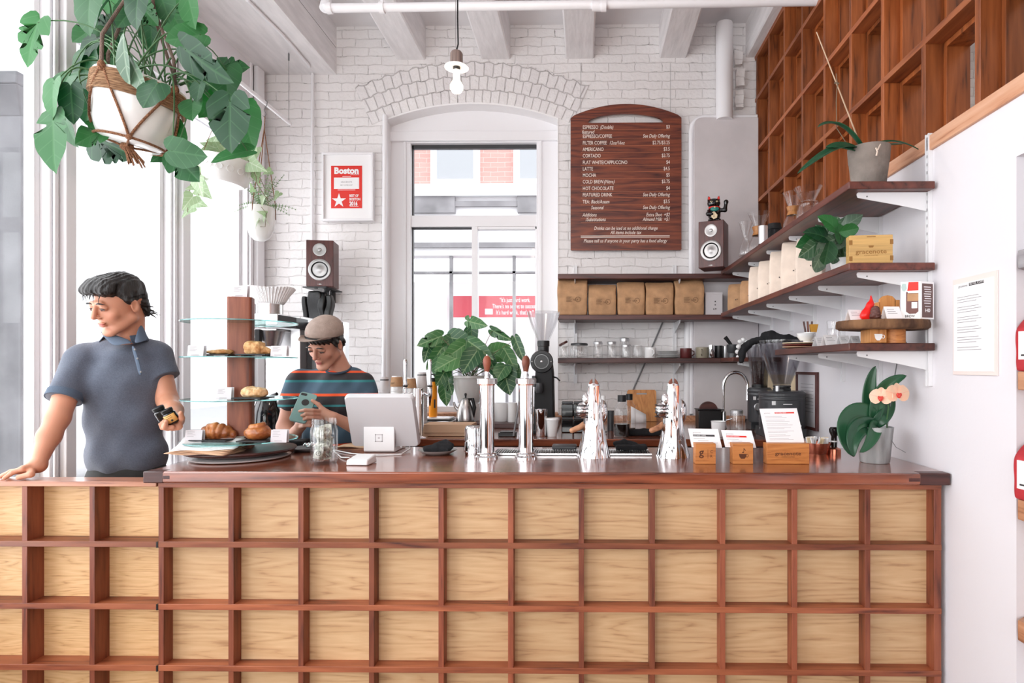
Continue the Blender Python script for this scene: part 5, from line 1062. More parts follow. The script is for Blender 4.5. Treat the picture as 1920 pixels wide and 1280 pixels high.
# draped chrome espresso taps
def drape(px, lb):
    p = oc(px, 860); yc = p.y + 0.055; x = XatY(px, yc); t = thing('espresso_tap', lb, 'espresso tap', (x, yc, ZT), 0, 'flared chrome espresso taps'); s1 = yc / F_PX
    H = (860 - 722) * s1; vs = []; prof = [(0.0, 0.068), (0.02, 0.064), (0.06, 0.054), (0.12, 0.045), (0.17, 0.040), (0.21, 0.036), (0.25, 0.030), (0.28, 0.026), (H - 0.005, 0.024), (H, 0.021)]
    rows = []
    for k in range(40):
        z = H * k / 39; r = np.interp(z, [a for a, b in prof], [b for a, b in prof]); row = []; fl = 0.085 * (1 - z / H) ** 0.6 + 0.03
        for i in range(56): a = 2 * PI * i / 56; q = r * (1 + fl * math.sin(7 * a + 2.2 * z / H * math.sin(a) * 3) * 0.5 + 0.02 * math.sin(13 * a + z * 20)); row.append((q * math.cos(a) * 1.0 + (0.0 if z > .1 else 0), q * math.sin(a) * .8, z))
        rows.append(row + [row[0]])
    g = G(); g.sheet(rows); g.add(rows[-1][:-1], [tuple(range(56))]); g.build('body', M['chrome'], t, ang=180)
    for sx in (-1, 1):
        g = G(); g.prism([(0.004 * sx, H - 0.004), (0.021 * sx, H - 0.004), (0.016 * sx, H + 0.008), (0.006 * sx, H + 0.020)][::sx], -0.012, 0.016, rot('X', PI / 2)); g.build('horn', M['walnutz'], t, bevel=0.002)
    g = G(); g.hexa([(0.012, -0.025, 0.16), (0.018, -0.025, 0.16), (0.018, -0.018, 0.16), (0.012, -0.018, 0.16), (0.016, -0.024, H - 0.01), (0.022, -0.022, H - 0.01), (0.022, -0.016, H - 0.01), (0.016, -0.016, H - 0.01)]); g.build('front_strip', M['copper'], t)
    g = G(); g.ell((-0.047, 0.0, 0.195), (0.028, 0.03, 0.034)); g.ell((-0.03, 0.0, 0.24), (0.02, 0.02, 0.03)); g.ell((0.036, 0.012, 0.19), (0.024, 0.026, 0.05)); g.build('group_head', M['chrome'], t)
    g = G()
    for k in range(4): z = 0.17 + 0.016 * k; g.tube([(-0.047 + 0.0285 * math.cos(a), 0.031 * math.sin(a), z) for a in [2 * PI * i / 16 for i in range(16)]], 0.002, 5, closed=True)
    g.build('pressure_rings', M['black'], t)
    g = G(); g.tube([(-0.04, 0.01, 0.14), (-0.055, 0.0, 0.125), (-0.09, -0.01, 0.112)], [0.010, 0.013, 0.011], 12); g.ell((-0.09, -0.01, 0.112), (0.012, 0.011, 0.011)); g.build('portafilter_handle', M['niche'], t)
    return t
drape(1113, 'flared chrome espresso tap with folds, between the black grinder and the glass bottle'); drape(1262, 'flared chrome espresso tap with folds, beside the stamped wooden card blocks')
# drip trays
a, b = oc(930, 846), oc(1216, 846)
dt = thing('drip_tray', 'long steel drip tray let into the counter behind the taps', 'drip tray', ((a.x + b.x) / 2, 2.60, ZT)); w_ = (b.x - a.x) / 2
g = G(); g.box(-w_, w_, -0.07, 0.07, 0.0, 0.004); g.build('tray', M['dgrey'], dt)
g = G()
for k in range(64): x = -w_ + 0.004 + (2 * w_ - 0.008) * k / 63; g.box(x - 0.002, x + 0.002, -0.066, 0.066, 0.0045, 0.009)
g.box(-w_, w_, -0.072, -0.066, 0.003, 0.010); g.box(-w_, w_, 0.066, 0.072, 0.003, 0.010); g.build('grate', M['steel'], dt)
def small(name, lb, cat, m_, px, py, geo, Z=ZT, dy=0.0, rz=0, Y=None, grp=None, **k):
    y = (PZ(px, py, Z).y if Y is None else Y) + dy; g = G(); geo(g); o = g.build(name, m_, None, **k); o.location = (XatY(px, y), y, Z + 0.0005); o.rotation_euler.z = rz; return tag(o, lb, cat, grp)
o = small('tamper_mat', 'flat black rubber tamper mat behind the first espresso tap', 'mat', M['dgrey'], 1058, 843, lambda g: g.box(-0.055, 0.055, 0, 0.07, 0.0, 0.018), Z=ZT + 0.010, bevel=0.005)
s = S(); s.box((0, 0, 0.012), (0.07, 0.035, 0.011), rd=0.01, k=0.01); s.chain([(-0.07, 0, 0.025), (-0.03, 0.01, 0.03), (0.02, 0, 0.022)], [0.012, 0.012, 0.01], k=0.01)
o = sdf_obj(s, 0.0035, 'cloth', M['cloth'], fn=lump(70, 0.0025, 5)); o.location = (XatY(1183, 2.68), 2.66, ZT + 0.009); tag(o, 'crumpled black cloth on the drip tray between the espresso taps', 'cloth')
# stamped blocks with cards
def block(px0, px1, py, h, lb, cat, marks, cpx, rz=0.0, D=0.05):
    p, q_ = oc(px0, py), oc(px1, py); W = q_.x - p.x; t = thing('card_block', lb, cat, ((p.x + q_.x) / 2, p.y + D / 2, ZT), rz)
    g = G(); g.box(-W / 2, W / 2, -D / 2, D / 2 - 0.012, 0.0005, h); g.box(-W / 2, W / 2, D / 2 - 0.009, D / 2, 0.0005, h); g.box(-W / 2, W / 2, D / 2 - 0.012, D / 2 - 0.009, 0.0005, h * .4); g.build('block', M['stamp'], t, bevel=0.001)
    g = G(); marks(g, face_T((0, -D / 2 - 0.0006, 0)), W, h); g.build('stamp', mat('burnt mark', (92, 50, 26), 0.7), t, flat=True)
    (x0, y0), (x1, y1), (x2, y2) = cpx; yc = p.y + D / 2 - 0.0105 + D / 2 - 0.0
    A, B, Cc = P(x0, y0, yc + 0.035), P(x1, y1, yc + 0.035), P(x2, y2, yc)         # top left, top right, bottom left
    D2 = B + (Cc - A); nn = (B - A).cross(Cc - A).normalized(); nn = nn if nn.y > 0 else -nn
    c = thing('menu_card', {'small s': 'small printed card tucked in the block with letters g C R', 'small w': 'small printed card tucked in the block stamped with cup and note', 'wide st': 'tall printed menu card tucked in the widest wooden block'}[lb[:7]], 'card', Cc); org = Cc
    g = G(); k8 = [Cc, D2, B, A]; g.add([tuple(v - org) for v in k8] + [tuple(v + nn * 0.0012 - org) for v in k8], [(0, 1, 2, 3), (7, 6, 5, 4), (0, 4, 5, 1), (1, 5, 6, 2), (2, 6, 7, 3), (3, 7, 4, 0)]); g.build('card', M['paper'], c)
    ux, uy = (D2 - Cc), (A - Cc); return c, Matrix.Translation(-nn * 0.0006) @ Matrix(((*[ux.normalized().x, uy.normalized().x, -nn.x], 0), (*[ux.normalized().y, uy.normalized().y, -nn.y], 0), (*[ux.normalized().z, uy.normalized().z, -nn.z], 0), (0, 0, 0, 1))), ux.length, uy.length
def bar(g, T, x0, x1, y0, y1, mi=0): g.add([(x0, y0, 0), (x1, y0, 0), (x1, y1, 0), (x0, y1, 0)], [(0, 1, 2, 3)], T, mi)
def m1(g, T, W, h): write(g, 'g', T, -W * .32, h * .42, h * .52, bold=0.02); bar(g, T, 0.1 * W, .115 * W, h * .28, h * .72); write(g, 'C', T, .22 * W, h * .54, h * .2); write(g, 'R', T, .22 * W, h * .32, h * .2)
def m2(g, T, W, h):
    o_ = [(-.2 * W, .5 * h), (-.17 * W, .36 * h), (-.1 * W, .27 * h), (.08 * W, .27 * h), (.15 * W, .36 * h), (.18 * W, .5 * h)]; g.add([(a, b, 0) for a, b in o_], [tuple(range(6))], T)
    g.tube([tuple(T @ V((.2 * W + .06 * W * math.cos(a), .42 * h + .07 * h * math.sin(a), 0))) for a in [i * PI / 5 for i in range(10)]], 0.0009, 4, closed=True)
    bar(g, T, .03 * W, .05 * W, .57 * h, .78 * h); g.add([(.05 * W, .78 * h, 0), (.14 * W, .68 * h, 0), (.12 * W, .65 * h, 0), (.05 * W, .72 * h, 0)], [(0, 1, 2, 3)], T); g.add([(.0 * W + .045 * W * math.cos(a), .575 * h + .03 * h * math.sin(a), 0) for a in [i * PI / 5 for i in range(10)]], [tuple(range(10))], T)
def m3(g, T, W, h): write(g, 'gracenote', T, 0, h * .44, h * .25, align='CENTER', bold=0.012, sx=1.25); write(g, 'COFFEE ROASTERS', T, 0, h * .33, h * .075, align='CENTER'); 
for args, kind, hd in (((1304, 1342, 870, 0.080, 'small stamped wooden card block with letters g C R, left of three', 'card block', m1, ((1290, 803), (1346, 804), (1297, 838))), 0, 'FEATURED COFFEE'),
                       ((1374, 1412, 870, 0.080, 'small wooden card block stamped with a cup and note, middle of three', 'card block', m2, ((1352, 806), (1409, 807), (1360, 838))), 1, 'FEATURED ESPRESSO'),
                       ((1438, 1517, 870, 0.080, 'wide stamped wooden card block with the cafe name, right of three', 'card block', m3, ((1424, 766), (1494, 765), (1438, 833))), 2, 'FEATURED MENU')):
    c, T, w_, h_ = block(*args)
    g = G()
    if kind < 2:
        bar(g, T, w_ * .12, w_ * (.84 if kind == 0 else .78), h_ * .58, h_ * .68); g.build('heading_bar', M['dgrey'] if kind == 0 else M['red'], c, flat=True)
        g = G(); write(g, hd, T @ Matrix.Translation((0, 0, .0004)), w_ * .13, h_ * .595, h_ * .09, sx=0.82); g.build('heading_text', M['paper'], c, flat=True)
        g = G(); write(g, 'gracenote', T, w_ * .13, h_ * .75, h_ * .1)
        for k, (a, b) in enumerate(((.12, .5), (.25, .6), (.12, .9))): bar(g, T, w_ * a, w_ * b, h_ * (.46 - .11 * k), h_ * (.475 - .11 * k))
        g.build('small_print', M['print'], c, flat=True)
    else:
        bar(g, T, w_ * .38, w_ * .9, h_ * .855, h_ * .895); g.build('heading_bar', M['red'], c, flat=True)
        g = G(); write(g, hd, T @ Matrix.Translation((0, 0, .0004)), w_ * .4, h_ * .86, h_ * .04, sx=0.95); g.build('heading_text', M['paper'], c, flat=True)
        g = G(); write(g, 'gracenote', T, w_ * .1, h_ * .86, h_ * .04)
        for k in range(20):
            if k % 3 == 2: continue
            bar(g, T, w_ * .1, w_ * (.55 + .3 * ((k * 7) % 5) / 5), h_ * (.77 - .034 * k), h_ * (.776 - .034 * k))
        g.build('small_print', M['print'], c, flat=True)
# sugar caddy, tamper
p = oc(1532, 846)
cd = thing('sugar_caddy', 'copper cup of sugar packets beside the wide card block', 'caddy', (XatY(1532, 2.62), 2.62, ZT)); g = G(); g.lathe([(0, 0), (0.045, 0), (0.058, 0.045), (0.058, 0.048), (0.054, 0.046), (0.042, 0.004), (0, 0.004)], n=28); g.build('cup', M['copper'], cd)
for k in range(16): g = G(); a = 0.4 * k; T = Matrix.Translation((0.036 * math.cos(a), 0.03 * math.sin(a), 0.035)) @ rot('Z', a) @ rot('X', rnd.uniform(-.4, .4)); g.box(-0.012, 0.012, -0.002, 0.002, -0.02, 0.035, T=T); g.build('sugar_packet', M['paper'] if k % 3 else M['cream'], cd)
tm = thing('coffee_tamper', 'black handled coffee tamper standing between sugar caddy and orchid', 'tamper', (XatY(1564, 2.60), 2.60, ZT))
g = G(); g.lathe([(0, 0), (0.028, 0), (0.028, 0.022), (0.012, 0.03), (0, 0.03)], n=28); g.build('base', M['copper'], tm); g = G(); g.lathe([(0, 0.03), (0.012, 0.03), (0.013, 0.055), (0.012, 0.075), (0.020, 0.095), (0.021, 0.108), (0.014, 0.117), (0, 0.118)], n=24); g.build('handle', M['gloss'], tm); g = G(); g.lathe([(0.0125, 0.052), (0.0135, 0.052), (0.0135, 0.058), (0.0125, 0.058)], n=20); g.build('ring', M['ceramic'], tm)
# ================================================================ ON THE BACK COUNTER
def kb(px, Y, Z=ZK): return V((XatY(px, Y), Y, Z + 0.0006))
def put(g, name, m_, loc, lb, cat, rz=0, grp=None, **k): o = g.build(name, m_, None, **k); o.location = loc; o.rotation_euler.z = rz; return tag(o, lb, cat, grp)
ZR = ZK + 0.03
g = G(); g.box(XatY(800, 3.88), XatY(1046, 3.88), 3.88, 4.43, ZK + .0006, ZR); g.build('riser_board', M['dark'], bevel=0.002, label='low dark riser board on the back counter under the window', cat='board')
def mug(lb, cat, px, Y, z, w_px, h_px, m_, handle=0, taper=1.0, wall=0.004, name='mug', grp=None, hm=None):
    s1 = Y / F_PX; r, h = w_px * s1 / 2, h_px * s1; g = G()
    g.lathe([(0, 0), (r * taper * .95, 0), (r * taper, 0.003), (r, h), (r - wall * .5, h + 0.001), (r - wall, h), (r * taper - wall, 0.006), (0, 0.006)], n=28)
    o = put(g, name, m_, V((XatY(px, Y), Y, z + 0.0006)), lb, cat, grp=grp, ang=50)
    if handle: a = handle; g = G(); g.tube([(math.cos(a) * (r - .001), math.sin(a) * (r - .001), h * .8), (math.cos(a) * (r + h * .32), math.sin(a) * (r + h * .32), h * .72), (math.cos(a) * (r + h * .34), math.sin(a) * (r + h * .34), h * .4), (math.cos(a) * (r - .001), math.sin(a) * (r - .001), h * .22)], h * .055, 8); g.build('handle', hm or m_, o)
    return o
# cup stacks
def cups(lb, px, top, w_px, Y, m_, n_, sleeve=None, lid=None):
    s1 = Y / F_PX; r = w_px * s1 / 2; H = (PY0 - top) * s1 + EYE - ZK; t = thing('cup_stack', lb, 'cup stack', kb(px, Y), 0, 'stacks of takeaway cups on the back counter')
    ch = 0.09; st = (H - ch) / n_
    for k in range(n_): g = G(); z = k * st; g.lathe([(r * .72, z + ch * .0), (r * .74, z), (r, z + ch), (r * .97, z + ch)], n=24) if False else g.lathe([(r, z), (r * 1.03, z + 0.003), (r * .985, z + 0.006), (r * (.985 - .2 * st / ch), z + st + 0.001)], n=24); g.build('cup', m_, t)
    g = G(); z = n_ * st; g.lathe([(r, z), (r * .76, z + ch * 0.93), (0, z + ch * .93)], n=24); c = g.build('cup', m_, t)
    if sleeve: g = G(); g.lathe([(r * 1.04, z + ch * .22), (r * .88, z + ch * .86), (r * .86, z + ch * .86)], n=24); s_ = g.build('sleeve', sleeve, t); g = G(); [write(g, 'gcr', face_T((0, -r * .99, z + ch * .42), tilt=-.12), -r * .6, 0, .016)]; g.build('sleeve_print', M['ink'], s_, flat=True)
    if lid: g = G(); g.lathe([(r * .86, z + ch * .7), (r * .82, z + ch * .78)], n=24); g.build('ring', lid, t)
M['cupclear'] = mat('frosted plastic cups', (226, 222, 222), 0.4, trans=0.3)
cups('tall stack of frosted cups with a dark ring, leftmost of the cup stacks', 721, 705, 19, 3.62, M['cupclear'], 20, lid=M['black'])
cups('stack of white paper cups with brown sleeve, left of the twin tap', 744, 703, 23, 3.60, M['ceramic'], 22, sleeve=M['kraft'])
cups('stack of white paper cups with brown sleeve, directly behind the twin tap', 770, 706, 21, 3.62, M['ceramic'], 22, sleeve=M['kraft'])
cups('tallest stack of clear cups, right behind the twin tap', 791, 696, 20, 3.75, M['cupclear'], 24, lid=M['dgrey'])
# twin tap
Y = 3.36; s1 = Y / F_PX; t = thing('twin_tap', 'short chrome tower with two upright tap handles beside the orange bottle', 'tap tower', kb(784, Y)); H = (812 - 724) * s1 + 0.015
g = G(); g.lathe([(0, 0), (0.055, 0), (0.05, 0.006), (0.034, 0.010), (0.031, 0.014), (0.031, H - 0.004), (0.028, H), (0, H)], n=32); g.build('column', M['chrome'], t)
for sx in (-1, 1):
    x = sx * 0.070; g = G(); g.tube([(sx * 0.028, 0, H - 0.03), (sx * 0.05, -0.01, H - 0.035), (x, -0.012, H - 0.045)], [0.010, 0.007, 0.010], 12); g.lathe([(0, -0.07), (0.007, -0.07), (0.010, -0.055), (0.013, -0.045), (0.013, 0.0), (0.009, 0.01), (0, 0.01)], (x, -0.012, H), n=16); f = g.build('faucet', M['chrome'], t)
    g = G(); g.lathe([(0.0, 0.01), (0.011, 0.01), (0.0125, 0.025), (0.009, 0.05), (0.0105, 0.12), (0.012, 0.15), (0.008, 0.163), (0, 0.165)], (x, -0.012, H), n=16); g.build('handle', M['chrome'], f)
    g = G(); g.cyl((x, -0.012, H + 0.008), (x, -0.012, H + 0.016), 0.0145); g.build('ring', M['black'], f)
g = G(); g.cyl((0.07, -0.012, H - 0.07), (0.07, -0.012, H - 0.10), 0.006, 0.003); g.build('nozzle', M['black'], t)
# orange bottle on a stack
g = G(); Y = 4.0; bx = kb(812, Y, ZR); 
for k in range(3): g = G(); g.box(-0.10 + .01 * k, 0.12 - .005 * k, -0.07, 0.07, 0.011 * k, 0.011 * k + 0.0095); put(g, 'serving_tray', [M['steel'], M['dgrey'], M['ceramic']][k], bx + V((0.02, 0, 0)), 'flat tray under the orange bottle, %s of three' % ['lowest', 'middle', 'topmost'][k], 'tray', bevel=0.003)
t = thing('water_bottle', 'orange enamel water bottle with black lid in front of the window', 'bottle', bx + V((0, 0, 0.034))); s1 = Y / F_PX; r = 15.5 * s1 / 2; H = 66 * s1
g = G(); g.lathe([(0, 0), (r * .95, 0), (r, 0.004), (r, H * .83), (r * .93, H * .93), (r * .78, H), (0, H)], n=28); g.build('body', M['orange'], t)
g = G(); g.lathe([(0, H), (r * .78, H), (r * .8, H + .025), (0, H + .028)], n=24); g.tube([(-r * .6, 0, H + .024), (-r * .5, 0, H + .05), (r * .9, 0, H + .045), (r * 1.0, 0, H + .03)], 0.006, 8); g.build('lid', M['black'], t)
g = G(); g.cbox((r * .55, -r * .86, H * .38), (r * .5, .003, H * .24)); g.build('logo', M['ink'], t)
# kraft box
g = G(); a, b = XatY(796, 3.45), XatY(885, 3.45); g.box(0, b - a, 0, 0.16, 0.001, 0.052); g.box(-.003, b - a + .003, -.002, 0.163, 0.044, 0.068); g.prism([(0.0, 0.02), (b - a, 0.02), (b - a, 0.068), (0, 0.068)][::1], 0.0, 0.002, Matrix.Translation((0, -.003, 0)) @ rot('X', PI / 2))
o = put(g, 'kraft_box', M['kraftbox'], V((a, 3.42, ZK + .001)), 'closed brown cardboard bakery box in front of the kettle', 'box', bevel=0.002)
g = G(); g.lathe([(0, 0), (.045, 0), (.045, .05), (.043, .05), (0, .048)], n=28); put(g, 'filter_tub', M['ceramic'], kb(829, 3.78), 'small white ribbed tub behind the bakery box', 'tub')
g = G(); g.lathe([(0, 0), (.075, 0), (.095, .012), (.095, .02), (.07, .02), (0, .014)], n=32); put(g, 'black_scale', M['blackm'], kb(806, 3.75), 'round black dish between the twin tap and the white tub', 'dish')
# kettle
Y = 3.98; s1 = Y / F_PX; t = thing('electric_kettle', 'brushed steel kettle with black handle in front of the planter', 'kettle', kb(873, Y, ZR)); H = 46 * s1; r = 17.5 * s1
g = G(); g.lathe([(0, 0.012), (r, 0.012), (r * 1.0, 0.03), (r * .86, H * .55), (r * .55, H * .9), (r * .3, H * .99), (0, H)], n=36); g.build('body', M['steel'], t)
g = G(); g.lathe([(0, 0), (r * 1.05, 0), (r * 1.05, 0.008), (r * .98, 0.014), (0, 0.014)], n=36); g.build('base', M['black'], t); g = G(); g.lathe([(0, H - .002), (.006, H), (.005, H + .01), (.009, H + .02), (.006, H + .03), (0, H + .032)], n=16); g.build('lid_knob', M['black'], t)
g = G(); g.tube([(r * .35, -.01, H * .93), (r * .8, -.012, H * .95), (r * 1.0, -.014, H * .6), (r * .82, -.014, H * .2), (r * .6, -.01, H * .12)], [.009, .012, .013, .010, .007], 10); g.build('handle', M['black'], t)
g = G(); g.tube([(-r * .7, 0, H * .45), (-r * 1.1, -.005, H * .62), (-r * 1.25, -.01, H * .82)], [.016, .010, .007], 10); g.build('spout', M['steel'], t)
# white mugs
mug('large white pot behind the left tap tower, right of the planter', 'pot', 939, 4.05, ZR, 26, 34, M['ceramic'], name='pot'); mug('small white pot with a little plant behind the two tap towers', 'pot', 961, 4.0, ZR, 18, 36, M['ceramic'], name='pot')
g = G(); g.box(-.05, .05, -.04, .04, 0, .022); g.box(-.042, .042, -.033, .033, .022, .027); put(g, 'kitchen_scale', M['black'], kb(952, 3.45), 'flat black kitchen scale between the two tap towers', 'scale', bevel=.003)
g = G(); g.tube([(0, 0, 0.005), (.012, .02, .09), (.03, .05, .22)], .006, 8); put(g, 'steel_rod', M['grey'], kb(963, 3.4), 'grey utensil leaning behind the right tap tower', 'utensil')
# black grinder with clear hopper
Y = 3.7; s1 = Y / F_PX; t = thing('coffee_grinder', 'tall black coffee grinder with round dial and wide clear hopper before the window', 'coffee grinder', kb(1019, Y)); zg = lambda py: ZatY(1019, py, Y) - ZK
g = G(); g.prism([(-.055, 0), (.07, 0), (.062, zg(700)), (.05, zg(668)), (-.035, zg(668)), (-.05, zg(720))], -0.08, 0.10, Matrix.Translation((0, 0.02, 0)) @ rot('X', PI / 2)); g.box(-.075, .078, -.16, .09, 0, .02); g.build('body', M['blackm'], t, bevel=.006)
g = G(); g.lathe([(0, -.03), (.069, -.03), (.070, 0.0), (.066, .008), (.05, .010), (.048, .007), (0, .007)], n=40, T=Matrix.Translation((-.005, -.085, zg(678))) @ rot('X', PI / 2)); d_ = g.build('dial', M['black'], t)
g = G()
for k in range(36): a = 2 * PI * k / 36; g.cbox((-.005 + .042 * math.cos(a), -.0965, zg(678) + .042 * math.sin(a)), (.002, .002, .002))
g.ell((-.005, -.094, zg(678)), (.008, .004, .008)); g.ell((-.005 + .058, -.094, zg(678)), .004); g.ell((-.005 - .058, -.094, zg(678)), .004); g.build('dial_marks', M['alu'], d_)
g = G(); g.lathe([(0, 0), (.034, 0), (.034, .035), (.038, .037), (.038, .07), (0, .07)], (0, 0, zg(660)), n=28); g.build('neck', M['black'], t)
g = G(); h0 = zg(643); h1 = zg(585); g.lathe([(.030, h0), (.045, h0 + (h1 - h0) * .18), (.075, h0 + (h1 - h0) * .52), (.096, h0 + (h1 - h0) * .86), (.104, h1), (.101, h1), (.09, h0 + (h1 - h0) * .8), (.04, h0 + .04), (.028, h0 + .01)], n=40); g.build('hopper', M['hopperc'], t, ang=60)
g = G(); g.tube([(.06, -.03, zg(706)), (.085, -.04, zg(708)), (.105, -.04, zg(714))], .005, 8); g.box(-.062, -.04, -.12, -.02, zg(724), zg(704)); g.build('lever', M['black'], t, bevel=.002); g = G(); g.lathe([(.018, 0), (.026, .02), (.022, .06), (.012, .06)], (-.02, -.105, zg(735)), n=18); g.build('chute', M['dgrey'], t)
mug('tall polished steel tumbler beside the white takeaway cup', 'tumbler', 1015, 3.42, ZK, 23, 51, M['chrome'], taper=.85, name='tumbler')
c = mug('single white takeaway paper cup with lid, standing beside the steel tumbler', 'paper cup', 1035, 3.42, ZK, 25, 33, M['ceramic'], taper=.72, name='paper_cup'); g = G(); h = 33 * 3.42 / F_PX; r = 12.5 * 3.42 / F_PX; g.lathe([(r * 1.05, h - .006), (r * 1.06, h), (r * .98, h + .006), (0, h + .007)], n=28); g.build('lid', M['white_pl'], c)
# canisters
for i, (px, z, lb) in enumerate(((1064, 0, 'lower left'), (1064, .095, 'upper left'), (1086, 0, 'lower right'), (1086, .095, 'upper right'))):
    t = thing('storage_canister', 'square glossy black canister beside the grinder, %s of four' % lb, 'canister', kb(px, 3.66, ZK + z), 0, 'black canisters beside the grinder'); g = G(); g.box(-.036, .036, -.036, .036, 0, .080); g.build('body', M['gloss'], t, bevel=.005); g = G(); g.box(-.034, .034, -.034, .034, .080, .093); g.build('lid', M['dgrey'], t, bevel=.003)
# glass bottles
def bottle(px, Y, wpx, hpx, lb, cap=M['black'], fill=0.3):
    s1 = Y / F_PX; r = wpx * s1 / 2; h = hpx * s1; t = thing('glass_bottle', lb, 'bottle', kb(px, Y)); g = G(); g.lathe([(0, .002), (r * .95, .002), (r, .01), (r, h * .58), (r * .92, h * .68), (r * .6, h * .78), (r * .45, h * .82), (r * .45, h * .86)], n=32); g.build('glass', M['glass'], t)
    g = G(); g.lathe([(0, h * .84), (r * .52, h * .84), (r * .52, h), (0, h)], n=24); g.build('cap', cap, t); g = G(); g.lathe([(0, .005), (r * .93, .005), (r * .93, h * fill), (0, h * fill)], n=28); g.build('liquid', M['coffee'], t)
bottle(1166, 3.44, 31, 77, 'large clear glass bottle with black cap, in front of the bamboo board'); bottle(1180, 3.7, 24, 70, 'clear glass bottle with black cap half hidden behind the large one', fill=.1); bottle(1131, 3.6, 16, 70, 'slim clear bottle partly behind the first espresso tap', M['ceramic'], .05)
g = G(); g.lathe([(0, 0), (.021, 0), (.021, .10), (.023, .10), (.023, .125), (0, .125)], n=24); put(g, 'grey_canister', M['dgrey'], kb(1145, 3.75), 'small dark grey lidded tin behind the large glass bottle', 'canister')
# cutting board
t = thing('cutting_board', 'upright bamboo cutting board with a slot handle leaning on the brick wall', 'cutting board', kb(1203, 4.40)); w_, h_ = .107, .232; g = G()
T = rot('X', R(-8)) @ rot('X', PI / 2)
o_ = rect_round(-w_, w_, 0, h_, .016, 4); g.prism([(-w_, 0), (w_, 0), (w_, h_ - .035), (-w_, h_ - .035)], 0, .014, T); g.prism([(-w_, h_ - .035), (-.038, h_ - .035), (-.038, h_ - .022), (-w_, h_ - .022)], 0, .014, T); g.prism([(.038, h_ - .035), (w_, h_ - .035), (w_, h_ - .022), (.038, h_ - .022)], 0, .014, T); g.prism([(-w_, h_ - .022), (w_, h_ - .022), (w_ - .001, h_ - .010), (w_ - .01, h_), (-w_ + .01, h_), (-w_ + .001, h_ - .010)], 0, .014, T); g.build('board', M['board'], t); t.location.y -= .02
g = G(); g.sheet([[(x * .11 - .0, y * .02 + .002 * math.sin(9 * x + 3 * y), .12 * y * (1 - .5 * x)) for y in (0, .5, 1)] for x in (0, .33, .66, 1)]); put(g, 'folded_paper', M['paper'], kb(1183, 4.25), 'sheet of white paper leaning before the bamboo board', 'paper', solid=.001)
s = S(); s.box((0, 0, .012), (.10, .05, .012), rd=.01); s.chain([(-.09, -.03, .025), (0, -.02, .03), (.09, -.03, .022)], [.012] * 3); o = sdf_obj(s, .005, 'bar_cloth', M['cloth'], fn=lump(50, .003, 1)); o.location = kb(1206, 3.5); tag(o, 'black bar cloth lying on the back counter before the bamboo board', 'cloth')
# black bin with brown lid
t = thing('knock_box', 'black box with a round brown top in the right rear of the back counter', 'box', kb(1328, 3.95)); g = G(); g.box(-.075, .075, -.06, .06, 0, .118); g.box(-.082, .082, -.066, .066, .116, .124); g.build('box', M['black'], t, bevel=.004); g = G(); g.lathe([(0, -.012), (.062, -.012), (.062, .012), (0, .012)], n=40, T=Matrix.Translation((0, 0, .11)) @ rot('X', PI / 2)); g.build('round_board', M['dark'], t)
# faucet
Y = 3.92; t = thing('faucet', 'tall chrome gooseneck faucet beside the grinders', 'faucet', kb(1357, Y)); zf = lambda py: ZatY(1357, py, Y) - ZK; xf = lambda px: XatY(px, Y) - XatY(1357, Y)
g = G(); g.lathe([(0, 0), (.022, 0), (.020, .01), (.016, .02), (.016, .10), (.012, .11), (0, .11)], n=24); g.build('base', M['chrome'], t)
g = G(); arc = [(xf(1379) - .079 * math.cos(PI * k / 14), 0, zf(724) + .079 * math.sin(PI * k / 14) * 1.15) for k in range(15)]; g.tube([(0, 0, .1), (0, 0, zf(745))] + arc + [(xf(1401), -.005, zf(750))], [.0065, .0065] + [.011] * 15 + [.011], 14); g.build('gooseneck', M['chrome'], t)
g = G(); g.cyl((.014, -.006, .05), (.05, -.02, .062), .006); g.build('lever', M['chrome'], t)
# glass jar, bowl
def gjar(px, Y, wpx, hpx, lb, lid=M['alu'], Z=ZK, name='glass_jar', tilt=False, grp=None, fill=None, inner=.0):
    s1 = Y / F_PX; r = wpx * s1 / 2; h = hpx * s1; t = thing(name, lb, 'jar', kb(px, Y, Z), 0, grp); g = G(); hh = h * (.86 if lid else 1); g.lathe([(0, .001), (r * .9, .001), (r, .006), (r, hh * .82), (r * .88, hh * .93), (r * .88, hh), (r * .84, hh), (r * .84, hh * .92), (r * .93, hh * .8), (r * .93, .01), (0, .006)], n=24, fn=(lambda a, z: 1 + inner * math.sin(10 * a))); g.build('glass', M['glass'], t, ang=60)
    if lid:
        g = G(); g.lathe([(0, h * .85), (r * .95, h * .85), (r * .95, h * .97), (r * .85, h), (0, h)], n=24, T=(Matrix.Translation((0, 0, h * .95)) @ rot('Y', R(-28)) @ Matrix.Translation((0, 0, -h * .85))) if tilt else None); g.build('lid', lid, t)
    if fill: g = G(); g.lathe([(0, .007), (r * .9, .007), (r * .9, h * fill), (0, h * fill)], n=20); g.build('contents', M['cream'], t)
gjar(1381, 3.6, 25, 44, 'clear glass jar with silver lid between faucet and small grinder')
g = G(); g.lathe([(0, 0), (.022, 0), (.040, .05), (.041, .085), (.043, .087), (.043, .09), (.039, .088), (.02, .004), (0, .004)], n=32); put(g, 'paper_bowl', M['ceramic'], kb(1347, 3.42), 'white paper bowl behind the left menu card', 'bowl')
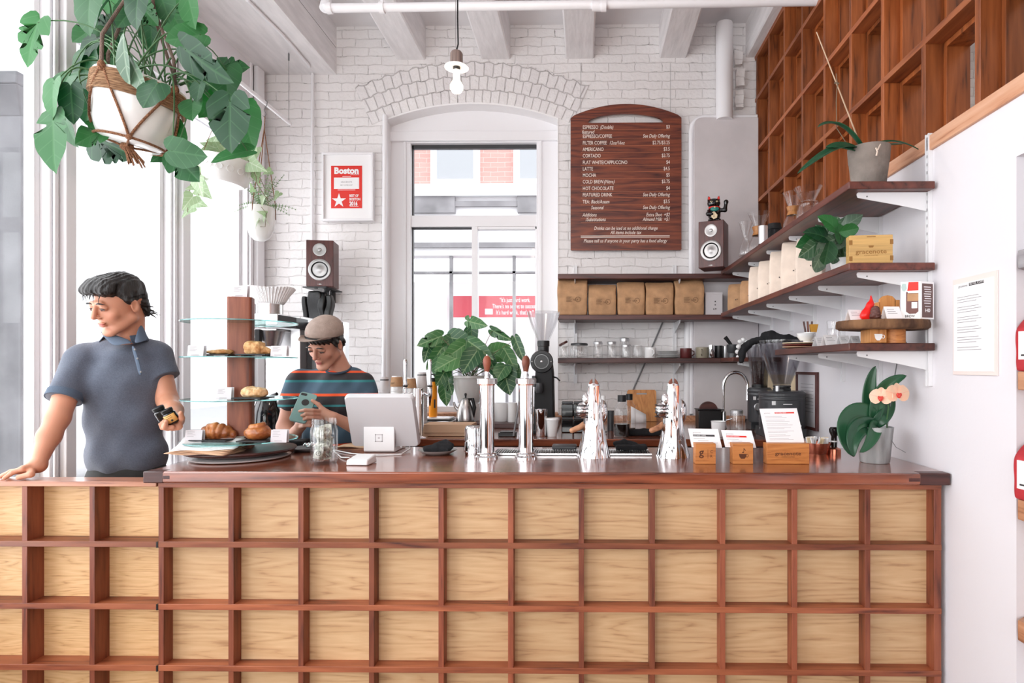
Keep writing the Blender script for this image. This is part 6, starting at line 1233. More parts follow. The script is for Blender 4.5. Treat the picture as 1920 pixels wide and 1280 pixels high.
# twin grinders
def grinder(px, Y, rb, hb, rh, rim_py, neck_py, lb, beans, hop):
    t = thing('coffee_grinder', lb, 'coffee grinder', kb(px, Y)); z = lambda py: ZatY(px, py, Y) - ZK; n0, n1 = z(neck_py), z(rim_py)
    g = G(); g.lathe([(0, .05), (rb * .98, .05), (rb, .06), (rb, hb - .05), (rb * 1.015, hb - .048), (rb * 1.015, hb - .04), (rb, hb - .038), (rb, hb - .028), (rb * 1.02, hb - .026), (rb * 1.02, hb - .012), (rb * .9, hb), (0, hb)], n=48); g.box(-rb * .9, rb * .9, -rb * .6, rb * 1.0, 0, .05); g.build('body', M['dgrey'], t, bevel=.002)
    g = G(); g.lathe([(0, hb), (.05, hb), (.05, hb + .012), (.045, hb + .02), (.05, hb + .022), (.05, n0 + .01), (0, n0 + .01)], n=32); g.build('collar', M['black'], t)
    g = G(); H = n1 - n0; pf = [(.045, n0), (.050, n0 + .02), (rh * .62, n0 + H * .35), (rh * .86, n0 + H * .7), (rh, n0 + H * .93), (rh, n1), (rh * .97, n1), (rh * .83, n0 + H * .69), (.045, n0 + .02)]; g.lathe(pf, n=40); h_ = g.build('hopper', hop, t, ang=60)
    if beans: g = G(); g.lathe([(0, n0 + .005), (.043, n0 + .005), (rh * .58, n0 + H * .35), (rh * .74, n0 + H * .62), (rh * .3, n0 + H * .66), (0, n0 + H * .65)], n=32); g.build('beans', M['beans'], t)
    g = G(); g.lathe([(0, 0), (.022, 0), (.024, .01), (.02, .016), (0, .016)], n=24, T=Matrix.Translation((-rb * .45, -rb * .96, hb - .12)) @ rot('X', PI / 2)); g.build('dose_dial', M['alu'], t)
    g = G(); g.cbox((-rb * .62, -rb * .82, hb - .065), (.022, .004, .022)); g.cbox((-.01, -rb * 1.0, hb - .07), (.05, .002, .004)); g.build('maker_plate', M['ceramic'], t)
    g = G(); g.box(-.03, .03, -rb - .05, -rb * .8, .10, hb - .13); g.lathe([(.03, .0), (.034, .01), (.02, .05)], (0, -rb - .03, .06), n=20); g.build('chute', M['black'], t); g = G(); g.box(-.05, .05, -rb - .09, -rb + .01, .0, .012); g.cyl((-.04, -rb - .04, .075), (.05, -rb - .04, .075), .005); g.build('drip_fork', M['chrome'], t)
    g = G(); g.cyl((-rb * .3, -rb * .3, hb), (-rb * .3, -rb * .3, hb + .03), .012); g.build('knob', M['alu'], t)
grinder(1424, 3.84, .075, .268, .085, 646, 728, 'smaller dark grinder with a hopper full of roasted beans', True, M['hopper'])
grinder(1466, 3.46, .128, .262, .128, 638, 726, 'wide dark grinder with an empty smoky hopper beside the right wall', False, M['hopper'])
# towel over the hoppers
def grid_cloth(name, pts, lb, m_, t=.008):
    g = G(); g.sheet(pts); o = g.build(name, m_, None, ang=180, sub=1, solid=t); return tag(o, lb, 'cloth')
s = S(); ch = [(1390, 676, 3.70), (1391, 662, 3.70), (1398, 649, 3.68), (1412, 640, 3.62), (1432, 636, 3.56), (1452, 634, 3.50), (1478, 634, 3.44), (1498, 638, 3.40)]
s.chain([tuple(P(*p)) for p in ch], [.016, .022, .024, .020, .022, .026, .022, .012], .012); s.chain([tuple(P(1432, 628, 3.54)), tuple(P(1448, 627, 3.5)), tuple(P(1470, 634, 3.46))], [.018, .022, .014], .01); s.chain([tuple(P(1397, 652, 3.66)), tuple(P(1392, 676, 3.68))], [.016, .012], .01)
o = sdf_obj(s, .005, 'draped_towel', M['cloth'], fn=lambda X, d: d + .004 * vnoise(X, 60, 1) + .002 * vnoise(X, 140, 4)); tag(o, 'black towel draped over the two grinder hoppers', 'cloth')
# ================================================================ BRICK WALL SHELF CONTENTS
ZA, ZB_, ZC_ = ZS1 - .016, ZS2 - .010, ZB3
for i, (a, b, top, lb) in enumerate(((1046, 1101, 527, 'brown kraft coffee bag with a black binder clip, leftmost of five'), (1103, 1155, 538, 'brown kraft coffee bag, second from the window, the shortest of five'), (1157, 1208, 533, 'brown kraft coffee bag in the middle of five'), (1209, 1261, 534, 'brown kraft coffee bag, second from the white carton'), (1263, 1318, 530, 'brown kraft coffee bag beside the white carton, rightmost of five'))):
    Y = 4.37; s1 = Y / F_PX; w_, h_ = (b - a) * s1 * .97, (596 - top) * s1; t = thing('kraft_coffee_bag', lb, 'coffee bag', kb((a + b) / 2, Y, ZB_), 0, 'brown kraft coffee bags on the brick wall shelf')
    g = G(); bag(g, w_, .13, h_, 2.7 * i + 1, .22); g.build('bag', M['kraft'], t, ang=75, sub=1)
    g = G(); T = face_T((.01, -.0735, h_ * .42)); g.tube([tuple(T @ V((.03 + .018 * math.cos(q), .018 * math.sin(q), 0))) for q in [k * PI / 8 for k in range(16)]], .0012, 4, closed=True)
    for k in range(7): bar(g, T, -.055, -.012 - .006 * (k % 3), .018 - k * .006, .0196 - k * .006)
    write(g, 'GCR', T, -.004, -.008, .018); g.build('stamp', mat('stamp', (96, 70, 52), .8), t, flat=True)
    if i == 0: g = G(); g.cbox((.0, 0, h_ + .004), (.035, .014, .02)); g.tube([(-.008, 0, h_ + .01), (-.012, 0, h_ + .028), (-.004, 0, h_ + .028)], .0012, 5); g.tube([(.008, 0, h_ + .01), (.012, 0, h_ + .028), (.004, 0, h_ + .028)], .0012, 5); g.build('binder_clip', M['black'], t, bevel=.002)
t = thing('white_carton', 'small white carton at the end of the kraft bag row', 'box', kb(1336, 4.38, ZB_)); g = G(); g.box(-.062, .062, -.05, .05, 0, .165); g.box(-.064, .064, -.052, .052, .15, .168); g.build('carton', M['card'], t, bevel=.002); g = G()
for x, z in ((.008, .10), (.008, .075), (-.002, .045), (.012, .047)): g.cbox((x, -.0525, z), (.007, .002, .008))
g.build('print', M['ink'], t)
gj = 'glass jars on the lowest brick wall shelf'
gjar(1057, 4.36, 19, 27, 'small clear glass jar with its dark lid tipped open, nearest the window', M['dark'], ZC_, tilt=True, grp=gj); gjar(1086, 4.36, 34, 28, 'wide ribbed glass jar with a handle and dark lid, second from the window', M['dgrey'], ZC_, grp=gj, inner=.03)
gjar(1121, 4.40, 18, 31, 'narrow cut glass jar with silver lid, right of the wide ribbed jar', M['alu'], ZC_, grp=gj, inner=.04); gjar(1147, 4.40, 18, 31, 'narrow cut glass jar with silver lid, directly left of the stacked pair', M['alu'], ZC_, grp=gj, inner=.04)
gjar(1174, 4.36, 19, 25, 'short glass jar with silver lid before a taller stack, middle of the shelf', M['alu'], ZC_, grp=gj); gjar(1171, 4.46, 19, 38, 'tall stacked glass jar behind the short silver lidded jar', M['alu'], ZC_, grp=gj); gjar(1195, 4.36, 19, 24, 'lidless cut glass tumbler left of the white mug', None, ZC_, grp=gj, inner=.04)
mug('white mug with front handle left of the plate stack', 'mug', 1219, 4.36, ZC_, 22, 20, M['ceramic'], -PI / 2 + .3)
for k in range(6): g = G(); g.lathe([(0, 0), (.045, 0), (.083, .007), (.084, .009), (.045, .0035), (0, .0035)], n=32); put(g, 'side_plate', M['ceramic'], kb(1253, 4.38, ZC_ + k * .0088), 'white plate in the stack on the lowest brick wall shelf, %s' % ['lowest', 'second from the bottom', 'third from the bottom', 'fourth from the bottom', 'fifth from the bottom', 'topmost'][k], 'plate', grp='stacked white plates')
mug('dark red mug with handle right of the plate stack', 'mug', 1286, 4.36, ZC_, 22, 18, mat('dark red glaze', (92, 40, 40), .3), .3); mug('olive grey stoneware mug right of the dark red one', 'mug', 1317, 4.34, ZC_, 24, 20, mat('olive stoneware', (150, 142, 124), .4), -PI / 2 - .3)
mug('polished steel mug in the row beside the black one', 'mug', 1334, 4.31, ZC_, 14, 24, M['chrome']); mug('black mug between steel mug and small glass', 'mug', 1348, 4.32, ZC_, 14, 23, M['black']); mug('pale grey cup left of the mortar', 'mug', 1360, 4.34, ZC_, 13, 22, M['alu'])
t = thing('mortar', 'dark grey mortar with pestle leaning out at the shelf corner', 'mortar', kb(1374, 4.12, ZC_)); g = G(); g.lathe([(0, 0), (.036, 0), (.033, .03), (.040, .04), (.042, .09), (.037, .09), (.03, .03), (0, .025)], n=28); g.build('bowl', M['dgrey'], t); g = G(); g.tube([(.012, -.01, .05), (-.045, -.02, .125), (-.058, -.02, .14)], [.010, .013, .015], 12); g.build('pestle', M['blackm'], t)
t = thing('garlic_string', 'string of white round bulbs hanging beside the black towel', 'garlic', P(1388, 640, 3.95)); 
for k, (a, b) in enumerate(((0, 0), (6, 7), (-3, 10), (-5, 20), (-3, 30), (6, -3), (12, 1))): g = G(); g.ell((a * .0034, 0, -b * .0034), (.018, .018, .016)); g.build('bulb', M['ceramic'], t)
# ================================================================ RIGHT WALL SHELF CONTENTS
def ws(px, X, Z): y = PX(px, PY0, X).y; return V((X, y, Z + .0006))
# clay orchid pot (leaves follow with the plants)
def chemex(px, X, lb, h=.22, w=.062, collar=True, grp='hourglass coffee makers on the top right shelf'):
    t = thing('pour_over_carafe', lb, 'coffee maker', ws(px, X, ZS1), 0, grp); g = G(); pf = [(0, .002), (w * .95, .002), (w, .008), (w * .95, h * .2), (w * .55, h * .42), (w * .34, h * .52), (w * .38, h * .6), (w * .95, h * .98), (w * 1.0, h), (w * .97, h), (w * .36, h * .6), (w * .30, h * .52), (w * .5, h * .42), (w * .9, h * .2), (w * .92, .01), (0, .006)]; g.lathe(pf, n=32); g.build('glass', M['glass'], t, ang=60)
    if collar: g = G(); g.lathe([(w * .42, h * .44), (w * .60, h * .42), (w * .48, h * .52), (w * .62, h * .64), (w * .45, h * .63)], n=28); g.build('wooden_collar', M['board'], t); g = G(); g.tube([(w * .47 * math.cos(a), w * .47 * math.sin(a), h * .53) for a in [k * PI / 8 for k in range(16)]], .0015, 5, closed=True); g.build('tie', M['dark'], t)
chemex(1398, 1.0, 'plain glass hourglass coffee maker without collar, nearest the speaker', .21, .042, False); chemex(1423, 1.045, 'large hourglass coffee maker with wooden collar and wide mouth, left of the black cup', .235, .065); chemex(1486, 1.06, 'hourglass coffee maker with wooden collar and narrow straight mouth, right of the black cup', .20, .048)
t = thing('glass_server', 'glass coffee server with ribbed glass dripper on top, nearest the clay pot', 'coffee maker', ws(1515, 1.07, ZS1)); g = G(); g.lathe([(0, .002), (.05, .002), (.055, .01), (.05, .06), (.04, .088), (.045, .094), (.042, .094), (.036, .088), (.047, .06), (.05, .012), (0, .006)], n=32); g.tube([(.045, -.01, .08), (.075, -.015, .075), (.07, -.015, .035), (.05, -.01, .03)], .004, 8); g.build('server', M['glass'], t, ang=60)
g = G(); g.lathe([(.048, .096), (.048, .1), (.028, .102), (.062, .168), (.064, .17), (.06, .169), (.024, .104)], n=36, fn=lambda a, z: 1 + .035 * math.sin(a * 2 + z * 500)); g.build('dripper', M['glass'], t, ang=60)
t = thing('black_travel_cup', 'black lidded travel cup on the top right shelf', 'cup', ws(1452, 1.08, ZS1)); g = G(); g.lathe([(0, 0), (.03, 0), (.038, .09), (.042, .092), (.042, .10), (.038, .11), (.036, .125), (0, .127)], n=28); g.build('cup', M['blackm'], t)
g = G(); g.lathe([(0, 0), (.026, 0), (.026, .10), (0, .10)], n=24); put(g, 'hand_grinder', M['alu'], ws(1431, 1.0, ZS1), 'small silver canister beside the black travel cup', 'canister')
# light paper bags on the middle shelf
for i, (px, X, h_, w_, m_, lb) in enumerate(((1381, 1.06, .19, .14, 'kraft', 'brown paper coffee bag deepest in the shelf corner'), (1404, 1.06, .17, .13, 'kraft', 'small brown paper coffee bag beside the corner one'), (1421, 1.075, .235, .13, 'kraftl', 'pale paper bag, farthest of the five pale ones'), (1440, 1.075, .235, .13, 'kraftl', 'pale paper bag, second farthest of the five pale ones'), (1462, 1.075, .25, .13, 'kraftl', 'pale paper bag with a string closure, middle of the five'), (1488, 1.08, .26, .15, 'kraftl', 'pale paper bag with folded brown top, second nearest of the five'), (1520, 1.09, .235, .17, 'kraftl', 'pale paper bag half hidden by the leafy plant, nearest of the five'))):
    t = thing('paper_coffee_bag', lb, 'coffee bag', ws(px, X, ZS2), R(-32), 'paper coffee bags on the right wall shelf'); g = G(); bag(g, w_ * .72, .085, h_, 5.1 * i + 2, .3); g.build('bag', M[m_], t, ang=75, sub=1)
    g = G(); g.cbox((.01, -.050, h_ * .4), (.004, .002, .006)); g.cbox((.02, -.050, h_ * .42), (.004, .002, .006)); g.build('stamp', M['ink'], t)
# wooden sign box
a, b = P(1600, 489, 2.26), P(1675, 488, 2.235); t = thing('wooden_sign_box', 'light wooden box branded with the cafe name on the middle right shelf', 'box', V(((a.x + b.x) / 2, 2.28, ZS2)), R(-7)); W = .155; H = .113
g = G(); g.box(-W / 2, W / 2, -.022, .022, .001, H); g.build('box', mat('pale bamboo', (214, 172, 106), .5, var=.12, vs=30, stretch=(.15, 1, 3)), t, bevel=.002); g = G(); T = face_T((0, -.0227, 0)); write(g, 'gracenote', T, 0, H * .38, .024, align='CENTER', bold=.01, sx=1.15); write(g, 'COFFEE ROASTERS', T, 0, H * .3, .006, align='CENTER'); g.add([(x * .010, H * .58 + y * .008, 0) for x, y in ((-1, 1), (-.7, 0), (.7, 0), (1, 1))], [(0, 1, 2, 3)], T); bar(g, T, -.016, .016, H * .93, H * .96)
for x in (-1, 1): bar(g, T, x * W * .47 - .006, x * W * .47 + .006, H * .14, H * .3); bar(g, T, x * W * .47 - .006, x * W * .47 + .006, H * .68, H * .84)
g.build('branding', mat('brand brown', (150, 106, 52), .7), t, flat=True)
# lowest shelf
Yl = 2.262; t = thing('log_slice_stand', 'round bark edged log slice on two wooden legs, on the lowest right shelf', 'display stand', V((XatY(1656, Yl), Yl, ZS3)))
z0 = ZatY(1656, 617, Yl - .05) - ZS3; g = G(); rl = 83 * Yl / F_PX; rows = []
g.lathe([(0, z0), (rl * .93, z0), (rl * .99, z0 + .006), (rl, z0 + .02), (rl * .98, z0 + .032), (rl * .97, z0 + .034)], n=72, fn=lambda a, z: 1 + .02 * math.sin(5 * a) + .012 * math.sin(23 * a + z * 300), sy=.72); g.build('bark', M['bark'], t, ang=60)
g = G(); g.lathe([(rl * .97, z0 + .0335), (0, z0 + .035)], n=72, fn=lambda a, z: 1 + .02 * math.sin(5 * a), sy=.72); g.build('slab_top', M['board'], t)
g = G(); g.box(-.072, -.012, -.05, .03, .001, z0); c_ = g.build('leg', M['board'], t, bevel=.002); g = G(); T = face_T((-.042, -.0507, 0)); g.add([(-.016, .034, 0), (-.013, .018, 0), (-.006, .010, 0), (.004, .010, 0), (.011, .018, 0), (.014, .034, 0)], [(0, 1, 2, 3, 4, 5)], T); g.tube([tuple(T @ V((.017 + .005 * math.cos(q), .024 + .006 * math.sin(q), 0))) for q in [k * PI / 5 for k in range(10)]], .0012, 4, closed=True); g.build('cup_mark', M['ceramic'], c_, flat=True)
g = G(); g.lathe([(0, .001), (.042, .001), (.042, z0), (0, z0)], (.035, -.005, 0), n=32); g.build('leg', M['stamp'], t)
zt3 = ZS3 + z0 + .036
def on3(px, Y): return V((XatY(px, Y), Y, zt3))
s = S(); s.ell((0, 0, .025), (.020, .016, .022)); s.ell((.008, 0, .052), (.013, .012, .016)); s.cap((.016, 0, .06), (.014, 0, .09), .009, .003); s.cap((-.012, 0, .015), (0, 0, 0.004), .014, .010); o = sdf_obj(s, .0028, 'red_figurine', mat('red plastic', (226, 34, 30), .3)); o.location = on3(1626, 2.24); tag(o, 'small bright red bird figurine on the log slice', 'figurine')
s = S(); [s.ell((.016 * math.cos(2.4 * k) * (1 - k / 40), .016 * math.sin(2.4 * k) * (1 - k / 40), .006 + .0014 * k), (.008, .008, .004), k=.0015) for k in range(30)]; s.ell((0, 0, .024), (.012, .012, .022)); o = sdf_obj(s, .0022, 'pine_cone', M['pine']); o.location = on3(1641, 2.22); tag(o, 'small dark pine cone beside the red figurine', 'pine cone')
t = thing('wooden_card_holder', 'rounded wooden card holder on the log slice beside the boxed brew cup', 'holder', on3(1662, 2.29)); g = G(); g.prism([(-.03, 0), (.03, 0), (.03, .082), (.018, .094), (0, .098), (-.018, .094), (-.03, .082)], 0, .01, rot('X', PI / 2)); g.box(.026, .046, -.01, .03, 0, .08); g.box(-.036, -.032, -.012, .02, 0, .072); g.build('holder', M['board'], t, bevel=.001); g = G(); g.tube([(.018 * math.cos(q), -.0105, .045 + .014 * math.sin(q)) for q in [k * PI / 10 for k in range(11)]], .0008, 4); g.build('carved_arc', M['stamp'], t)
def tent(lb, loc, w_, h_, rz=0):
    t = thing('tent_card', lb, 'tent card', loc, rz, 'white folded tent cards on the lowest right shelf'); g = G(); g.sheet([[(-w_ / 2, -h_ * .45, 0), (w_ / 2, -h_ * .45, 0)], [(-w_ / 2 + .0, -.001, h_), (w_ / 2, -.001, h_)], [(-w_ / 2, h_ * .45, 0), (w_ / 2, h_ * .45, 0)]]); g.build('card', M['paper'], t, solid=.001, flat=True)
    g = G()
    for k in range(3): u = .75 - .16 * k; g.add([(-w_ * .35, -h_ * .45 * (1 - u) - .0012, h_ * u), (w_ * (.1 + .08 * k), -h_ * .45 * (1 - u) - .0012, h_ * u), (w_ * (.1 + .08 * k), -h_ * .45 * (1 - u) - .0012, h_ * u + .0015), (-w_ * .35, -h_ * .45 * (1 - u) - .0012, h_ * u + .0015)], [(0, 1, 2, 3)])
    g.build('print_lines', M['print'], t, flat=True)
tent('white tent card on the log slice left of the red figurine', on3(1603, 2.26), .06, .04, R(10)); tent('white tent card on the log slice in front of the wooden holder', on3(1671, 2.20) , .06, .046, R(6))
for px, Y, w_, h_, lb in ((1556, 2.44, .062, .042, 'white tent card on the lowest shelf, widest, beneath the cut glasses'), (1537, 2.58, .05, .042, 'white tent card on the lowest shelf, leftmost beside the plates'), (1581, 2.42, .045, .038, 'white tent card on the lowest shelf, third from the left'), (1602, 2.40, .04, .036, 'white tent card on the lowest shelf, beside the stand leg')): tent(lb, V((XatY(px, Y), Y, ZS3)), w_, h_, R(14))
# boxed reusable cup
Yb = 2.20; p = V((XatY(1722, Yb), Yb, zt3)); t = thing('boxed_brew_cup', 'white and brown box with window showing a red lidded cup', 'box', p, R(0)); s1 = Yb / F_PX; H = 70 * s1 
g = G(); xL, xM, xR_ = -.060, .002, .064; g.hexa([(xL, .01, 0), (xM, -.012, 0), (xR_, .012, 0), (.0, .06, 0), (xL, .01, H), (xM, -.012, H), (xR_, .012, H), (.0, .06, H)]); g.build('carton', M['white_pl'], t, bevel=.001)
def on_face(A, B, T0=0): d = (V(B) - V(A)).normalized(); n_ = d.cross(V((0, 0, 1))); return Matrix(((d.x, 0, n_.x, A[0] + n_.x * .0006), (d.y, 0, n_.y, A[1] + n_.y * .0006), (0, 1, 0, 0), (0, 0, 0, 1)))
T1 = on_face((xL, .01, 0), (xM, -.012, 0)); T2 = on_face((xM, -.012, 0), (xR_, .012, 0)); g = G()
W1 = .066; 
def pr(m_, nm, polys, T, up=0): g = G(); Tm = T @ Matrix.Translation((0, 0, up)); [g.add([(x, y, 0) for x, y in q], [tuple(range(len(q)))], Tm) for q in polys]; return g.build(nm, m_, t, flat=True)
pr(mat('box brown', (108, 84, 82), .6), 'side_panel', [[(.006, .006), (.060, .006), (.060, H - .008), (.006, H - .008)]], T2); pr(mat('window brown', (110, 66, 60), .4), 'window', [[(.018, .028), (.028, .02), (.050, .02), (.058, .028), (.058, .1), (.018, .1)]], T1)
pr(M['red'], 'red_lid', [[(.022, .104), (.058, .104), (.058, .136), (.026, .136)]], T1, .0004); pr(M['kraft'], 'cork_band', [[(.022, .066), (.058, .066), (.058, .094), (.022, .094)]], T1, .0005); pr(M['alu'], 'cup_glass', [[(.024, .096), (.058, .096), (.058, .104), (.024, .104)], [(.036, .04), (.054, .04), (.054, .062), (.036, .062)]], T1, .0005); pr(mat('mint', (184, 206, 202), .6), 'sticker', [[(.002, .118), (.006, .104), (.014, .102), (.020, .112), (.018, .13), (.006, .132)]], T1, .0006)
g = G(); write(g, 'BREW', T1, .014, .007, .012, bold=.02); g.build('brand_word', M['ink'], t, flat=True); g = G(); write(g, 'H\u00a9', T2 @ Matrix.Translation((0, 0, .0004)), .033, .026, .018, align='CENTER', bold=.02)
for k in range(8): bar(g, T2 @ Matrix.Translation((0, 0, .0004)), .014 + .002 * (k % 3), .052 - .002 * ((k + 1) % 3), H - .022 - k * .0085, H - .019 - k * .0085)
bar(g, T2 @ Matrix.Translation((0, 0, .0004)), .02, .048, .046, .048); g.build('side_print', M['paper'], t, flat=True)
# glasses, plates, cups at the left of the lowest shelf
def gls(px, Y, z, lb): 
    g = G(); g.lathe([(0, 0), (.024, 0), (.027, .035), (.025, .037), (.022, .004), (0, .004)], n=20, fn=lambda a, z: 1 + .05 * math.sin(8 * a + z * 200)); return put(g, 'cut_glass', M['glass'], V((XatY(px, Y), Y, z + .0006)), lb, 'glass', grp='cut glasses on the lowest right shelf')
for i, (px, k, lb) in enumerate(((1562, 0, 'cut glass tumbler at the bottom of the taller stack'), (1562, 1, 'cut glass tumbler in the middle of the taller stack'), (1562, 2, 'cut glass tumbler at the top of the taller stack'), (1586, 0, 'cut glass tumbler in the low row, left of the stand leg'), (1604, 0, 'cut glass tumbler in the low row, right beside the stand leg'))): gls(px, 2.62, ZS3 + .038 * k, lb)
for k in range(3): g = G(); g.lathe([(0, 0), (.05, 0), (.082, .008), (.083, .011), (.05, .004), (0, .004)], n=32); put(g, 'stacked_plate', [M['kraftbox'], mat('maroon glaze', (120, 50, 46), .4), M['cream']][k], V((1.06, 2.93, ZS3 + .0006 + .0095 * k)), 'plate in the short stack at the far end of the lowest right shelf, %s' % ['lowest, tan', 'middle, maroon', 'topmost, cream'][k], 'plate')
for k in range(2): g = G(); g.lathe([(0, 0), (.025, 0), (.042, .022), (.043, .024), (.022, .004), (0, .004)], n=28); put(g, 'small_bowl', M['ceramic'], V((1.075, 2.90, ZS3 + .040 + .0105 * k)), 'small white bowl stacked on the plates, %s one' % ['lower', 'upper'][k], 'bowl')
g = G(); g.lathe([(0, 0), (.03, 0), (.05, .035), (.051, .037), (.025, .004), (0, .004)], n=28); put(g, 'grey_bowl', M['grey'], V((1.11, 2.76, ZS3 + .0006)), 'grey bowl between the white bowls and the cut glasses', 'bowl')
t = thing('utensil_cup', 'white cup holding wooden utensils and a brush', 'utensil holder', V((1.09, 3.02, ZS3))); t.location = V((1.13, 2.995, ZS3 + .0006)); g = G(); g.lathe([(0, 0), (.03, 0), (.03, .085), (.027, .085), (.027, .005), (0, .005)], n=24); g.build('cup', M['ceramic'], t)
for k, (x, m_) in enumerate(((-.018, 'dark'), (-.006, 'walnutz'), (.008, 'dark'))): g = G(); g.tube([(x * .4, 0, .01), (x * 1.6, 0, .14)], .005, 8); g.build('utensil', M[m_], t)
g = G(); g.hexa([(.006, -.01, .085), (.032, -.01, .085), (.032, .01, .085), (.006, .01, .085), (.002, -.012, .125), (.040, -.012, .125), (.040, .012, .125), (.002, .012, .125)]); g.build('brush', mat('straw bristle', (206, 150, 60), .8), t)
t = thing('shallow_bowl', 'white shallow bowl under the log slice at the shelf end', 'bowl', V((1.21, 2.30, ZS3 + .0006))); g = G(); g.lathe([(0, 0), (.03, 0), (.055, .03), (.057, .032), (.028, .004), (0, .004)], n=28); g.build('bowl', M['ceramic'], t); t.location = V((1.15, 2.31, ZS3 + .0006))
g = G(); g.prism([(0, 0), (.06, 0), (.03, .045)], 0, .03, rot('X', PI / 2)); put(g, 'grey_pouch', M['grey'], V((1.20, 2.36, ZS3 + .0006)), 'grey pointed pouch beside the white bowl at the shelf end', 'pouch')
# ================================================================ BREWER
Y = 3.55; zb = .90; s1 = Y / F_PX; zY = lambda py: ZatY(505, py, Y); xY = lambda px: XatY(px, Y)
t = thing('coffee_brewer', 'tall steel batch coffee brewer with white paper filters on top behind the pastry stand', 'coffee brewer', V((xY(510), Y, zb + .0006))); ox = t.location.x
def bb(px0, px1, py0, py1, y0, y1): return (xY(px0) - ox, xY(px1) - ox, y0, y1, zY(py1) - zb, zY(py0) - zb)
g = G(); g.box(*bb(474, 540, 591, 612, -.12, .12)); g.box(*bb(474, 538, 618, 622, -.12, .12)); g.build('head', M['steel'], t, bevel=.004); g = G(); g.hexa([(xY(536) - ox, -.12, zY(615) - zb), (xY(563) - ox, -.05, zY(617) - zb), (xY(563) - ox, .1, zY(617) - zb), (xY(536) - ox, .12, zY(615) - zb), (xY(536) - ox, -.12, zY(592) - zb), (xY(563) - ox, -.05, zY(597) - zb), (xY(563) - ox, .1, zY(597) - zb), (xY(536) - ox, .12, zY(592) - zb)]); g.build('side_panel', M['dgrey'], t, bevel=.002)
g = G(); g.box(xY(541) - ox, xY(560) - ox, .02, .2, .001, zY(592) - zb); g.box(xY(478) - ox, xY(560) - ox, .12, .2, .001, zY(600) - zb); g.build('column', M['alu'], t, bevel=.004); g = G(); g.box(xY(560) - ox, xY(632) - ox, .10, .15, .001, zY(602) - zb); g.build('tank', M['dgrey'], t, bevel=.004); g = G(); g.box(xY(632) - ox, xY(636) - ox, .09, .15, .001, zY(602) - zb); g.build('tank_trim', M['alu'], t)
g = G(); g.lathe([(0, zY(650) - zb), (.062, zY(650) - zb), (.092, zY(618) - zb), (.09, zY(618) - zb), (0, zY(620) - zb)], (xY(508) - ox, -.02, 0), n=32); g.build('filter_basket', M['steel'], t); g = G(); g.cbox((xY(505) - ox, -.12, zY(632) - zb), (.03, .03, .08)); g.build('basket_handle', M['blackm'], t, bevel=.004)
g = G(); g.lathe([(0, 0), (.2 * .36, 0), (.2 * .36, .066), (0, .066)], (0, 0, 0), n=32); fr_ = put(g, 'steel_ring', M['steel'], V((xY(506), Y, zY(591) + .001)), 'short steel cylinder holding the white paper filters', 'canister')
t2 = thing('paper_filters', 'fluted stack of white paper coffee filters in the steel cylinder', 'paper filters', V((xY(503), Y, zY(591) + .064)))
for k in range(3):
    g = G(); rows = []
    for r_, z in ((.066, .0), (.078, .014), (.10, .055), (.118 + .006 * k, .082 + .008 * k)): rows.append([((r_ * (1 + .05 * (1 if i % 2 else -1) * (r_ / .12))) * math.cos(2 * PI * i / 80) + .008 * k * (r_ > .06), (r_ * (1 + .05 * (1 if i % 2 else -1) * (r_ / .12))) * math.sin(2 * PI * i / 80), z + .006 * math.sin(3 * 2 * PI * i / 80 + k) * (r_ > .1)) for i in range(80)] + [])
    rows = [r + [r[0]] for r in rows]; g.sheet(rows); g.build('filter', M['paper'], t2, solid=.0008, flat=True)
t = thing('airpot', 'glossy black insulated coffee airpot behind the walnut post', 'airpot', V((XatY(500, 3.42), 3.42, .9006))); zt_ = ZatY(500, 742, 3.42) - .90
g = G(); g.lathe([(0, 0), (.088, 0), (.09, .01), (.086, zt_ * .5), (.076, zt_ * .75), (.055, zt_ * .93), (.03, zt_), (0, zt_)], n=36); g.build('body', M['gloss'], t); g = G(); g.cyl((.02, 0, zt_ - .005), (.07, -.02, zt_ + .012), .010); g.ell((.02, -.078, zt_ * .72), .004, mi=0); g.build('spout', M['black'], t)
# clutter near the cap wearing barista
g = G(); g.lathe([(0, .004), (.05, .0), (.075, .012), (.078, .016), (.05, .006), (0, .006)], n=32); put(g, 'small_dish', M['grey'], oc(579, 844.5), 'grey dish behind the tip jar', 'dish'); s = S()
for k in range(9): s.ell((.016 * math.cos(k * 2.4), .014 * math.sin(k * 2.4), .010 + .002 * k), (.009, .007, .007), k=.002)
o = sdf_obj(s, .003, 'foil_candies', M['chrome']); o.location = oc(579, 844.5) + V((0, 0, .006)); tag(o, 'little silver foil wrapped pieces in the grey dish', 'foil', kind='stuff')
g = G(); g.grid_box(-.075, .075, -.05, .05, 0, .035, (6, 4, 3), lambda p, *a: p + mnoise.noise_vector(p * 20) * .006); put(g, 'black_pouch', M['cloth'], oc(545, 838), 'black cloth pouch on the counter in front of the cap wearing barista', 'pouch', sub=1, ang=180)
g = G(); g.sheet([[(x * .16, y * .10, .004 + .012 * y * x + .004 * math.sin(5 * x)) for y in (0, .5, 1)] for x in (0, .25, .5, .75, 1)]); put(g, 'brown_bag', M['kraftbox'], oc(628, 840), 'flat brown paper bag lying between tip jar and register', 'paper bag', solid=.003)
